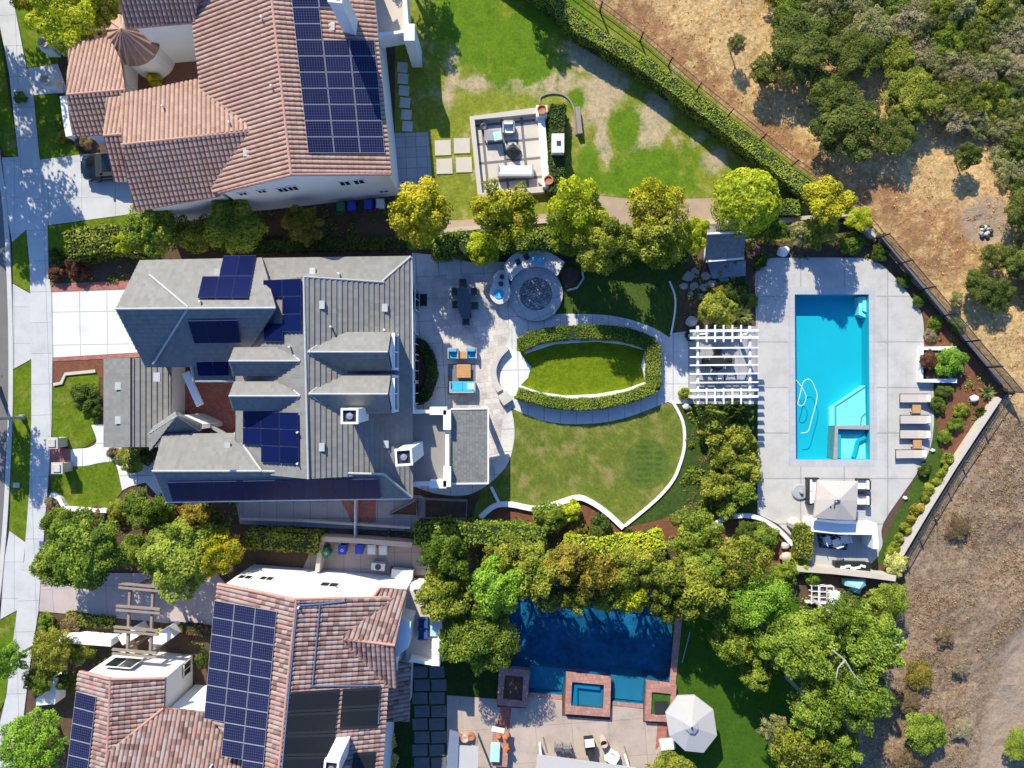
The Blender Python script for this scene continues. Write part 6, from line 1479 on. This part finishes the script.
# ---- boulders and flagstones
for px, py, r, m_, lb in ((783, 251.6, .42, 'white', 'white rounded boulder above the upper edge of the pool deck'), (691.6, 321, .42, 'stone', 'pale boulder at the upper left corner of the pergola'), (794, 523, .5, 'cream', 'cream boulder beside the tall hedge block and bar wall'), (785.8, 557, .42, 'tanwall', 'tan boulder in the mulch below the curved edging'), (785, 546, .3, 'stone', 'small pale boulder at the end of the curved edging wall'), (974, 398.5, .3, 'white', 'white rock beside the spiky plants by the retaining wall'), (686, 407, .26, 'stone', 'pale rock at the lower left corner of the pergola'), (932.5, 450.5, .16, 'white', 'tiny white stone in the grass below the loungers'), (905, 498, .16, 'white', 'tiny white stone in the grass beside the slanted deck edge'), (591, 537.5, .3, 'tanwall', 'tan stone beside the wavy edging\'s pointed end') if False else (638, 536.5, .34, 'tanwall', 'tan stone beside the pointed end of the big lawn'), (499, 521, .2, 'cream', 'pale stone in the shaded red mulch bed'), (748, 497, .3, 'stone', 'grey boulder between the shrubs and the deck\'s left edge')):
    q = V(px, py, r * .5); tag(MB().blob((q.x, q.y, r * .55), (r, r * .85, r * .75), px, 3, .3).build('boulder', M[m_], None, True), lb, 'boulder')
for k, (px, py, r) in enumerate(((688, 277, 8), (696, 272, 6), (706, 276, 7), (684, 287, 6), (694, 286, 7), (704, 287, 6), (712, 284, 6), (690, 295, 5), (700, 296, 5), (714, 272, 6), (724, 280, 6), (720, 270, 5), (733, 276, 5))):
    rr = random.Random(k); pts = [(px + r * rr.uniform(.5, 1.05) * math.cos(a + rr.uniform(-.3, .3)), py + r * .75 * rr.uniform(.5, 1.05) * math.sin(a)) for a in [i * 6.283 / 7 for i in range(7)]]
    tag(MB().prism(W2(pts), 0, .06).build('flagstone', M['flag']), 'irregular grey flagstone in the dry stone patch beside the garden shed', 'flagstone', 'flagstones by the shed')
for k in range(12):
    a = k * .52; q = V(983.6 + 5 * math.cos(a) * (1 + .4 * math.sin(k * 5)), 232 + 4.5 * math.sin(a) * (1 + .4 * math.cos(k * 3))); z = hz(q.x, q.y)
    tag(MB().blob((q.x, q.y, z + .1), (.17, .15, .13), k, 2, .3).build('rock', M['stone' if k % 2 else 'dark']), 'small rock in the ring of stones on the dry hill', 'rock', 'ring of rocks on the hill')
# ---------------------------------------------------------------- trees and shrubs
RY = 'yellow-green trees behind the grey-roofed house'
tree(424, 213, 30, 'yellow-green tree at the corner of the terracotta house\'s grey patio', 'yellow', group=RY, h=7.2)
tree(504, 212, 31, 'brightest yellow tree, standing below the square walled patio', 'yellow', group=RY, h=7.2)
tree(573, 211, 29, 'yellow-green tree just right of the square patio\'s lower corner', 'lime', group=RY, h=7.2)
tree(484, 248, 16, 'small yellow-green tree hanging over the patio near the sink counter', 'lime', h=3.4)
tree(603, 247, 29, 'darker olive-green tree between the round terrace and the yellow trees', 'olive', group=RY, h=7.2)
tree(654, 212, 28, 'golden-green tree above the shaded lawn, left of the dirt path gap', 'yellow', group=RY, h=7.2)
tree(656, 240, 26, 'olive-green tree over the shaded lawn, just left of the garden shed', 'olive', group=RY, h=7.2)
tree(692, 236, 17, 'small yellow-green tree touching the garden shed', 'lime', h=3.4)
tree(570, 240, 18, 'dark green tree above the crescent outdoor kitchen', 'green', h=3.6)
tree(745, 202, 33, 'large neat dome-shaped lime tree behind the garden shed', 'lime', 'dome', h=5.6, name='dome_tree')
tree(770, 228, 15, 'green shrubby tree at the foot of the dome-shaped tree', 'green', h=2.4)
tree(829, 203, 22, 'bright yellow-green tree at the fence corner above the pool', 'yellow', h=5.2)
tree(798, 233, 12, 'dusty grey-green shrub under the boundary wall above the pool deck', 'scrub', h=1.8, kind='shrub')
tree(820, 232, 17, 'olive shrub under the boundary wall, right of the dusty one', 'olive', h=2.2)
tree(860, 219, 12, 'small lime bush hanging over the fence corner', 'lime', h=2.0)
tree(716, 310, 20, 'yellow-green shrub at the head of the pergola', 'olive', h=2.2, kind='shrub')
spiky(742, 316, 15, 'pale feathery palm-like plant beside the pergola and pool deck', 'pale', 46, 'palm', h=1.2)
shrub(690, 336, 6, 'small dark shrub beside the pergola path, upper one', 'dark'); shrub(686, 394, 7, 'small olive shrub beside the pergola path, lower one', 'olive')
# left side
tree(64, 12, 36, 'large bushy yellow-green tree beside the round-roofed turret', 'lime', 'big', h=5, name='broadleaf_tree')
tree(28, -6, 18, 'yellowish tree cut by the picture\'s top left corner', 'yellow', h=3.5); tree(104, 6, 18, 'dark olive tree between the turret and the top tile roof', 'olive', h=4)
TL_ = 'trees beside the terracotta house wall'
tree(156, 227, 27, 'leafy green tree at the end of the yellow-green hedge, below the terracotta roof', 'green', group=TL_, h=4.2)
tree(195, 234, 20, 'smaller green tree between the two bigger ones below the terracotta house wall', 'olive', group=TL_, h=3.6)
tree(232, 225, 27, 'paler green tree nearest the middle of the terracotta house wall', 'green', group=TL_, h=4.2)
tree(303, 226, 21, 'dusky yellow tree standing alone below the terracotta house windows', 'amber', 'open', group=TL_, h=3.8)
tree(128, 240, 14, 'yellow-green bush joining the hedge and the leafy tree', 'lime', h=2.4)
shrub(76, 268, 12, 'dark purple round bush at the end of the yellow-green hedge', 'purple'); shrub(57, 273, 9, 'small reddish round bush by the brick border', 'purple'); shrub(56, 254, 8, 'dark green small bush near the sidewalk', 'dark')
shrub(58, 122, 8, 'dark shrub against the narrow white front wall', 'green'); shrub(62, 137, 8, 'reddish low shrub beside the parked car', 'amber', h=.6); shrub(84, 140, 10, 'brownish low shrub above the parked car', 'dry', h=.6); shrub(50, 40, 6, 'small green plant by the white gate pillar', 'olive')
shrub(155, 82, 9, 'yellow-green shrub in the courtyard behind the turret', 'yellow', h=1.6); shrub(20, 98, 7, 'green bush on the grass strip by the road', 'green')
shrub(85, 398, 15, 'dark spiky-leaved shrub on the front lawn, against the front wing', 'dark', h=1.2, sq=1.0); shrub(99, 412, 8, 'dark variegated shrub under the front wing eave', 'dark', h=1.0)
for k in range(7): pass
shrub(132, 459, 16, 'reddish-green bush between the front wing and the entry path', 'olive', h=1.4); shrub(114, 453, 7, 'small brown bush at the end of the entry path', 'dry', h=.8); shrub(148, 456, 10, 'dark bush at the foot of the entrance turret', 'dark', h=1.2)
tree(142, 507, 19, 'rounded green tree beside the lower front lawn', 'green', h=2.6); shrub(118, 510, 12, 'small green bush left of the rounded green tree', 'olive', h=1.2); shrub(163, 513, 16, 'dark green bush right of the rounded green tree', 'green', h=1.4); shrub(196, 516, 16, 'brown-olive round bush under the lowest grey eave', 'amber', h=2.0); shrub(212, 528, 12, 'dark bush beside the shaded side path', 'dark', h=1.4)
shrub(53, 503, 8, 'reddish low plant at the street end of the curved white wall', 'dry', h=.6); shrub(96, 514, 10, 'low brownish plant in the red mulch strip', 'dry', h=.5)
tree(84, 550, 42, 'large glossy green tree at the sidewalk above the pink driveway', 'gum', 'big', h=5.4); tree(58, 562, 22, 'green tree crown leaning over the sidewalk', 'green', h=4.4); tree(62, 528, 20, 'darker green tree crown at the curved front wall', 'green', h=3.8)
tree(180, 556, 40, 'yellow-tinged green tree between the pink driveway and the grey roof', 'lime2', 'big', h=5.2); tree(218, 552, 22, 'golden-green tree beside the lower house\'s white gable', 'yellow', h=4.6); tree(140, 552, 18, 'green tree joining the glossy tree and the yellow-tinged tree', 'green', h=4)
shrub(45, 622, 9, 'bright green bush at the corner of the pink driveway', 'green'); tree(52, 650, 20, 'olive tree over the front walls of the lower house', 'olive', h=3.4); shrub(80, 652, 14, 'green shrub against the white flat-topped wall', 'olive', h=1.4); tree(40, 678, 14, 'green shrub-tree beside the white L-shaped wall', 'green', h=2.6); shrub(66, 682, 12, 'dark shrub behind the white L-shaped wall', 'dark', h=1.4); shrub(72, 624, 10, 'reddish spiky bush beside the pink driveway\'s lower edge', 'dry', h=.7)
tree(32, 744, 34, 'bright leafy green tree at the bottom left, beside the sidewalk', 'bright', 'big', h=4.6); tree(8, 660, 18, 'bright green street tree at the left picture edge', 'bright', 'open', h=4.2); shrub(205, 660, 9, 'dark shrub in the gap between the two lower roofs', 'dark', h=1.6); shrub(160, 672 - 38, 6, 'tiny white-flowered shrub by the wooden trellis', 'pale')
shrub(390, 742, 8, 'small pale-flowered shrub in the shaded side yard', 'pale', h=.7); shrub(392, 760, 8, 'small pale-flowered shrub nearest the bottom edge in the shaded side yard', 'pale', h=.7)
# street trees whose shade falls on the pavement
for px, py, r in ((-46, 388, 36), (-76, 78, 60), (-78, -40, 60)): tree(px, py, r, 'street tree at the kerb just outside the left picture edge', 'green', 'open', h=(7 if r < 50 else 9.5), group='street trees')
tree(395, -66, 32, 'leafy tree beyond the top edge, beside the white balcony', 'green', 'open', h=6.5); tree(532, -52, 20, 'leafy tree beyond the top edge, near the diagonal hedge', 'green', 'open', h=6)
# belt of trees above the dark blue pool
BG = 'belt of trees above the dark blue pool'
for px, py, r, lf, h, kd, lb in (
    (446, 560, 24, 'green', 5.2, 'lush', 'green tree at the left end of the tree belt, next to the long air conditioner'),
    (446, 592, 24, 'olive', 5.4, 'lush', 'olive tree hanging over the white-walled upper terrace'),
    (496, 584, 26, 'bright', 5.4, 'lush', 'brightest green tree of the belt, over the left corner of the dark blue pool'),
    (478, 634, 33, 'green', 5.0, 'big', 'large dense green tree left of the dark blue pool, above the brick planter'),
    (535, 570, 24, 'olive', 5.0, 'lush', 'olive tree of the belt, right of the brightest one'),
    (545, 596, 13, 'olive', 4.0, 'lush', 'small olive tree drooping over the dark blue pool'),
    (568, 562, 20, 'amber', 5.0, 'lush', 'brownish-gold tree in the middle of the belt'),
    (574, 594, 15, 'olive', 4.2, 'lush', 'yellowish small tree drooping over the middle of the dark blue pool'),
    (592, 574, 22, 'amber', 5.0, 'lush', 'amber-green tree in the belt behind the middle of the dark blue pool'),
    (608, 590, 17, 'lime2', 4.2, 'lush', 'yellow-green tree drooping furthest over the dark blue pool'),
    (630, 566, 22, 'olive', 5.0, 'lush', 'olive tree below the clipped bright hedge'),
    (632, 594, 16, 'lime', 4.2, 'lush', 'lime-tinted small tree at the middle right edge of the dark blue pool'),
    (660, 572, 22, 'olive', 5.0, 'lush', 'olive tree left of the bright bush at the lawn\'s pointed end'),
    (664, 604, 15, 'olive', 4.2, 'lush', 'small olive tree at the upper right corner of the dark blue pool'),
    (700, 588, 26, 'olive', 5.2, 'lush', 'broad olive tree at the right end of the dark blue pool'),
    (505, 556, 20, 'olive', 4.4, 'lush', 'olive tree directly below the shaded red mulch bed'),
    (740, 562, 24, 'olive', 4.6, 'lush', 'rounded olive tree below the curved edging of the pool deck'),
    (705, 566, 18, 'green', 4.6, 'lush', 'dark green tree between the bright bush and the rounded olive tree'),
    (692, 536, 25, 'lime2', 3.4, 'lush', 'bright rounded lime tree at the lawn\'s pointed end'),
    ): tree(px, py, r * 1.08, lb, lf, kd, h=h * 1.35, group=BG)
shrub(548, 517, 18, 'green bush at the crest of the wavy white edging', 'green', h=2.0); shrub(571, 511, 12, 'yellow-green upright bush in the middle of the red mulch', 'lime', h=1.8); shrub(597.6, 528, 15, 'neat round dark-green ball bush in the red mulch', 'dark', 'small', h=1.5, name='clipped_bush'); shrub(578, 530, 10, 'reddish bush left of the ball bush', 'amber', h=1.0); shrub(528, 537, 10, 'low green bush under the wavy edging', 'green', h=1.2); shrub(628, 535, 7, 'dark low bush at the lawn\'s pointed end', 'dark', h=.6)
# shrubs between the lawn and the pool deck
GS = 'shrubs between the big lawn and the pool deck'
for px, py, r, lf, h, lb in ((714, 428, 19, 'olive', 2.0, 'olive shrub nearest the pergola, on the lawn side'), (738, 440, 19, 'olive', 2.2, 'olive shrub against the deck edge, nearest the pergola'), (722, 458, 17, 'olive', 2.0, 'olive shrub in the middle of the group between lawn and deck'), (745, 468, 19, 'olive', 2.2, 'yellowish shrub against the deck edge, in the middle'), (718, 488, 20, 'olive', 2.2, 'olive shrub at the lower end of the group, on the lawn side'), (743, 492, 15, 'green', 1.8, 'green shrub against the deck edge, lowest of the group'), (737, 412, 13, 'dark', 1.6, 'dark shrub right below the pergola corner'), (728, 508, 14, 'green', 1.6, 'green shrub above the curved white edging')):
    shrub(px, py, r, lb, lf, h=h, group=GS)
shrub(766, 537, 15, 'round green bush inside the curved white edging', 'green', h=1.3); shrub(748, 533, 14, 'dark green bush left of the round one, inside the curved edging', 'dark', h=1.1); shrub(802, 564, 10, 'lime bush against the storage yard wall', 'lime', h=1.1); shrub(785, 572, 14, 'green bush between the trees and the bar terrace', 'green', h=1.8)
shrub(812, 577, 8, 'bright green plant at the end of the pale capped wall', 'bright', h=1.0)
# round clipped bushes along the retaining wall
for i, (px, py, r) in enumerate(((947.6, 460, 9), (943, 471.6, 7.5), (938.4, 481.6, 7), (930, 489, 7), (925.5, 497, 6.5), (917.5, 510, 7.5), (912, 519, 6), (906, 529, 7), (899, 539, 7), (892, 549, 9))):
    od = ('highest', 'second highest', 'third highest', 'fourth highest', 'fifth highest', 'fifth lowest', 'fourth lowest', 'third lowest', 'second lowest', 'lowest')[i]
    shrub(px, py, r, 'small rounded bush along the pale retaining wall, %s of the ten' % od, 'amber' if i in (5, 6) else 'olive', 'small', h=.8, name='clipped_bush', group='clipped bushes along the retaining wall')
shrub(894.6, 565, 13, 'pale silvery-green rounded bush at the lower end of the retaining wall', 'pale', h=1.2)
spiky(988, 392, 11, 'spiky yellow-green plant at the fence corner', 'pale', 34); spiky(981, 411, 9, 'spiky dark plant beside the retaining wall', 'olive', 30)
for px, py, r, lf, lb in ((938, 405, 9, 'dark', 'low dark plant in the grass beside the loungers, below the square planter'), (955, 425, 9, 'green', 'low green plant in the middle of the bed beside the loungers'), (945, 437, 8, 'green', 'low green plant in the grass level with the lowest lounger'), (962, 410, 8, 'olive', 'olive plant in the red mulch below the square planter'), (925, 470, 8, 'dark', 'low dark plant by the slanted deck edge'), (920, 300, 8, 'dark', 'dark low plant between the curved deck and the fence, upper one'), (936, 322, 8, 'green', 'green low plant between the curved deck and the fence, middle one'), (958, 325, 9, 'green', 'bright leafy plant climbing the fence base'), (905, 280, 8, 'dark', 'dark plant in the mulch by the deck\'s rounded corner'), (930, 335, 7, 'silver', 'grey twiggy plant above the square planter'), (945, 390, 9, 'dark', 'dark plant under the square white planter'), (880, 252, 10, 'dark', 'dark bush at the inner fence corner'), (850, 243, 13, 'green', 'green bush under the boundary wall, right of the olive shrub'), (760, 262, 8, 'dark', 'dark bush at the rounded upper left corner of the deck'), (736, 290, 14, 'dark', 'dark shrub between flagstones and the pool deck'), (720, 292, 10, 'amber', 'reddish shrub beside the flagstones'), (752, 300, 7, 'green', 'green plant against the deck\'s left edge above the palm')):
    shrub(px, py, r, lb, lf, h=max(.5, r / 14))
# big trees at the lower right
BT_ = 'tall trees at the lower right'
for px, py, r, lf, h, kd, lb in (
    (757, 598, 29, 'bright', 6.5, 'big', 'vivid green tree beside the storage yard racks'),
    (722, 606, 20, 'green', 6.0, 'lush', 'green tree at the upper corner of the lower lawn'),
    (730, 643, 20, 'lime2', 5.5, 'lush', 'yellow-green tree overhanging the shaded lower lawn'),
    (757, 670, 18, 'lime2', 5.0, 'lush', 'golden-green small tree above the deep shade of the lower lawn'),
    (800, 644, 38, 'gum', 8.0, 'big', 'large airy green tree in the middle of the lower right grove'),
    (838, 618, 26, 'gum', 7.0, 'big', 'airy green tree just below the storage yard'),
    (866, 640, 34, 'gum', 7.5, 'open', 'airy tree reaching furthest toward the dry hill'),
    (852, 692, 36, 'gum', 8.0, 'big', 'large airy tree with pale bare limbs, beside the dry hill'),
    (812, 704, 28, 'gum', 7.5, 'open', 'airy tree right of the deep shade on the lower lawn'),
    (776, 640, 24, 'gum', 6.5, 'lush', 'green tree between the vivid green tree and the big airy ones'),
    (800, 748, 30, 'olive', 7.0, 'open', 'dusty airy tree at the bottom edge beside the lower lawn'),
    (836, 746, 24, 'gum', 6.5, 'open', 'airy tree at the bottom edge, nearer the dry hill'),
    (775, 730, 16, 'scrub', 5.0, 'open', 'thin grey-green tree above the lower lawn\'s bottom edge'),
    (886, 602, 19, 'lime2', 3.6, 'lush', 'lime shrubby tree at the end of the pale capped wall'),
    ): tree(px, py, r, lb, lf, kd, h=h, group=BT_, name='tall_tree' if kd != 'lush' else 'broadleaf_tree', bark=M['palebark'] if lf == 'gum' else None)
for o_ in [o for o in bpy.data.objects if str(o.get('label', '')).startswith('large airy tree with pale bare limbs')]:
    for ch in (((832, 650), (845, 660), (852, 672), (862, 684)), ((845, 660), (838, 668), (836, 678))):
        MB().tube([V(x, y, 7.2) for x, y in ch], [.05, .045, .035, .025][:len(ch)], 6).build('limb', M['palebark'], o_)
tree(668, 772, 24, 'dark olive bush-tree at the bottom edge below the octagonal parasol', 'olive', h=2.6)
mb = MB(); 
for ch in (((832, 650), (845, 660), (852, 672), (862, 684)), ((845, 660), (838, 668)), ((832, 650), (824, 652)), ((792, 735), (795, 718), (790, 700))): mb.tube([V(x, y, 6.2) for x, y in ch], .07, 6)
# lone trees and shrubs on the hill
HS = 'shrubs on the dry hill'
for px, py, r, lf, h, kd, lb in (
    (735.5, 45, 9, 'scrub', 2.6, 'open', 'thin sapling standing alone on the straw-coloured hill'),
    (764, 73, 15, 'oak', 2.6, 'lush', 'small dark tree below the thin sapling'),
    (803, 50, 32, 'oak', 4.0, 'big', 'large dark oak at the left edge of the thicket'),
    (790, 22, 18, 'green', 3.2, 'lush', 'green tree at the top left corner of the thicket'),
    (845, 124, 36, 'oak', 4.2, 'big', 'large dark oak lowest in the thicket, above the diagonal fence'),
    (828, 94, 22, 'oak', 3.4, 'lush', 'dark round tree just above the large lowest oak'),
    (854, 56, 24, 'oak', 3.6, 'big', 'dark olive oak in the upper part of the thicket'),
    (910, 96, 30, 'olive', 3.8, 'big', 'bright olive oak bordering the dry clearing'),
    (893, 132, 22, 'oak', 3.4, 'big', 'dark oak just below the bright olive one'),
    (870, 30, 22, 'scrub', 3.0, 'scrub', 'grey-green bush near the top of the thicket'),
    (966.5, 156, 12, 'oak', 2.6, 'lush', 'small lone oak in the middle of the dry clearing'),
    (994, 258, 14, 'oak', 2.2, 'lush', 'dark bush right below the ring of rocks'),
    (978, 284, 16, 'oak', 2.2, 'lush', 'left one of the two touching dark bushes near the fence'),
    (995, 294, 16, 'oak', 2.2, 'lush', 'right one of the two touching dark bushes near the fence'),
    (956, 300, 8, 'scrub', 1.2, 'shrub', 'small dry bush nearest the fence\'s middle'),
    (1019, 262, 18, 'oak', 2.6, 'lush', 'dark bush cut by the right picture edge, lower one'),
    (1020, 212, 20, 'oak', 2.8, 'lush', 'dark bush cut by the right picture edge, upper one'),
    (924, 728, 21, 'gum', 2.4, 'lush', 'bright green bush alone on the brown lower hill'),
    (917, 672, 15, 'amber', 1.4, 'scrub', 'yellowish dry bush beside the airy trees'),
    (960, 668, 9, 'silver', 1.0, 'scrub', 'silver-grey dry bush on the brown slope'),
    (944, 636, 9, 'dry', .9, 'scrub', 'dark withered bush on the brown slope'),
    (958, 527, 13, 'dry', .8, 'scrub', 'greenish-brown low bush below the retaining wall'),
    (1018, 746, 15, 'green', 1.8, 'lush', 'green bush beside the dirt track at the bottom right corner'),
    (905, 700, 14, 'dry', 1.2, 'scrub', 'brown twiggy bush above the bright green bush'),
    (905, 760, 14, 'dry', 1.2, 'scrub', 'grey-brown bush at the bottom edge left of the dirt track'),
    (960, 728, 12, 'silver', 1.0, 'scrub', 'pale twiggy bush beside the dirt track'),
    ):
    t = tree(px, py, r, lb, lf, kd, h=h * (.72 if h > 2.9 else .9), group=HS, name='hill_shrub' if h < 3 else 'oak_tree', cat='shrub' if h < 3 else 'tree'); t.location.z = max(0, hz(t.location.x, t.location.y) - .05)
# the thicket: many alike shrubs
def inside(x, y, poly):
    c = False; n = len(poly)
    for i in range(n):
        (x1, y1), (x2, y2) = poly[i], poly[(i + 1) % n]
        if (y1 > y) != (y2 > y) and x < (x2 - x1) * (y - y1) / (y2 - y1) + x1: c = not c
    return c
TH = [(775, -70), (782, 10), (830, 20), (850, 70), (880, 60), (930, 70), (942, 118), (985, 128), (1014, 178), (1028, 210), (1032, 300), (1090, 330), (1110, -70)]
rr = random.Random(21); pts = []; tries = 0
while len(pts) < 230 and tries < 9000:
    tries += 1; x, y = rr.uniform(770, 1100), rr.uniform(-70, 330)
    if not inside(x, y, TH): continue
    if all((x - a) ** 2 + (y - b) ** 2 > 12 ** 2 for a, b, *_ in pts): pts.append((x, y))
SCL = {'scrub': 'grey-green scrub bush in the dense thicket', 'oak': 'dark green scrub bush in the dense thicket', 'olive': 'olive scrub bush in the dense thicket', 'silver': 'silver-grey twiggy bush in the dense thicket', 'dry': 'brown dry bush in the dense thicket', 'green': 'fresh green bush in the dense thicket'}
for x, y in pts:
    lf = rr.choices(['scrub', 'oak', 'olive', 'silver', 'green'], [5, 3, 2, 1.9, 1])[0]
    s_ = shrub(x, y, rr.uniform(12, 24), SCL[lf], lf, 'scrub', h=rr.uniform(1.0, 2.2), name='scrub_bush', group={'scrub': 'grey-green', 'oak': 'dark green', 'olive': 'olive', 'silver': 'silver-grey', 'green': 'fresh green'}[lf] + ' bushes of the thicket'); s_.location.z += max(-.05, hz(s_.location.x, s_.location.y)) - .05

BEDS = [[(690, 222), (880, 222), (905, 262), (860, 257), (762, 258), (752, 320), (690, 325), (676, 300)], [(880, 262), (920, 300), (1003, 388), (985, 420), (950, 465), (938, 440), (936, 384), (924, 345), (926, 322), (905, 286)],
        [(49, 263), (140, 247), (140, 281), (50, 284)], [(110, 505), (235, 496), (240, 530), (180, 535), (110, 540)], [(240, 526), (420, 532), (415, 540), (320, 538), (240, 545)], [(200, 205), (395, 205), (420, 250), (150, 250)], [(560, 540), (700, 530), (760, 540), (715, 600), (430, 600), (430, 545)],
        [(420, 500), (480, 520), (480, 545), (420, 545)], [(44, 620), (110, 626), (112, 660), (70, 700), (36, 690)], [(690, 396), (757, 400), (757, 515), (680, 520)], [(800, 600), (905, 590), (890, 650), (800, 650)], [(60, 20), (115, 30), (70, 60)], [(58, 110), (80, 140), (66, 150)], [(170, 632), (215, 634), (212, 660), (200, 680)]]
def bedplants(name, label, leaf, n, hgt, sz, sd):
    r_ = random.Random(sd); P = []; Nn = []; tries = 0
    ar = [abs(sum(p[i][0] * p[(i + 1) % len(p)][1] - p[(i + 1) % len(p)][0] * p[i][1] for i in range(len(p)))) for p in BEDS]
    while len(P) < n and tries < n * 6:
        tries += 1; b = r_.choices(BEDS, ar)[0]; x = r_.uniform(min(q[0] for q in b), max(q[0] for q in b)); y = r_.uniform(min(q[1] for q in b), max(q[1] for q in b))
        if not inside(x, y, b): continue
        p = V(x, y)
        if mnoise.noise(Vector((p.x * .8, p.y * .8, sd))) < r_.uniform(-.1, .5): continue
        R = r_.uniform(.1, .32)
        for k in range(14):
            a = r_.uniform(0, 6.28); q = R * math.sqrt(r_.random()); P.append((p.x + q * math.cos(a), p.y + q * math.sin(a), .03 + hgt * r_.random() * (1 - q / .4))); Nn.append((math.cos(a) * .7, math.sin(a) * .7 + .2, 1))
    P = np.array(P); o = bpy.data.objects.new(name, leaf_mesh(name, P, np.array(Nn) + rng.normal(size=P.shape) * .3, sz * rng.uniform(.6, 1.3, len(P)), rng.random(len(P)), LEAF[leaf])); COL.objects.link(o)
    o['kind'] = 'stuff'; o['label'] = label; o['category'] = 'plants'
bedplants('ground_cover_plants', 'low green ground cover growing in the planting beds', 'green', 16000, .3, .075, 3)
bedplants('leaf_litter', 'dry fallen leaves and low brown plants lying in the planting beds', 'dry', 9000, .06, .05, 8)

# ---------------------------------------------------------------- light, sky, camera
ELEV = math.radians(37); AZ = Vector((.37, -.93, 0)).normalized()
d = Vector((AZ.x * math.cos(ELEV), AZ.y * math.cos(ELEV), -math.sin(ELEV)))
L = bpy.data.lights.new('sun', 'SUN'); L.energy = 5.0; L.angle = math.radians(.5); L.color = (1.0, .925, .745)
lo = bpy.data.objects.new('sun', L); COL.objects.link(lo); lo.rotation_euler = d.to_track_quat('-Z', 'Y').to_euler(); lo.location = (-20, 40, 60)
w = bpy.data.worlds.new('World'); SC.world = w; w.use_nodes = True; nt = w.node_tree; nt.nodes.clear()
sky = nt.nodes.new('ShaderNodeTexSky'); sky.sky_type = 'NISHITA'; sky.sun_disc = False; sky.sun_elevation = ELEV; sky.sun_rotation = math.atan2(-AZ.x, -AZ.y)
bg = nt.nodes.new('ShaderNodeBackground'); bg.inputs[1].default_value = .115; sky.ozone_density = 4.0; ow = nt.nodes.new('ShaderNodeOutputWorld')
tn_ = nt.nodes.new('ShaderNodeMix'); tn_.data_type = 'RGBA'; tn_.blend_type = 'MULTIPLY'; tn_.inputs[0].default_value = 1.0; tn_.inputs[7].default_value = (.66, .98, 1.4, 1)
nt.links.new(sky.outputs[0], tn_.inputs[6]); nt.links.new(tn_.outputs[2], bg.inputs[0]); nt.links.new(bg.outputs[0], ow.inputs[0])
cam = bpy.data.cameras.new('camera'); co = bpy.data.objects.new('camera', cam); COL.objects.link(co); co.location = (0, 0, H); co.rotation_euler = (0, 0, 0)
cam.sensor_fit = 'HORIZONTAL'; cam.angle = 2 * math.atan(512 / PPM / H); cam.clip_end = 1000; cam.clip_start = .5
SC.camera = co
SC.view_settings.view_transform = 'Standard'; SC.view_settings.look = 'None'; SC.view_settings.exposure = .5; SC.view_settings.gamma = 1.0; SC.view_settings.use_curve_mapping = False
SC.cycles.max_bounces = 6; SC.cycles.diffuse_bounces = 3; SC.cycles.transparent_max_bounces = 8; SC.cycles.caustics_reflective = False; SC.cycles.caustics_refractive = False
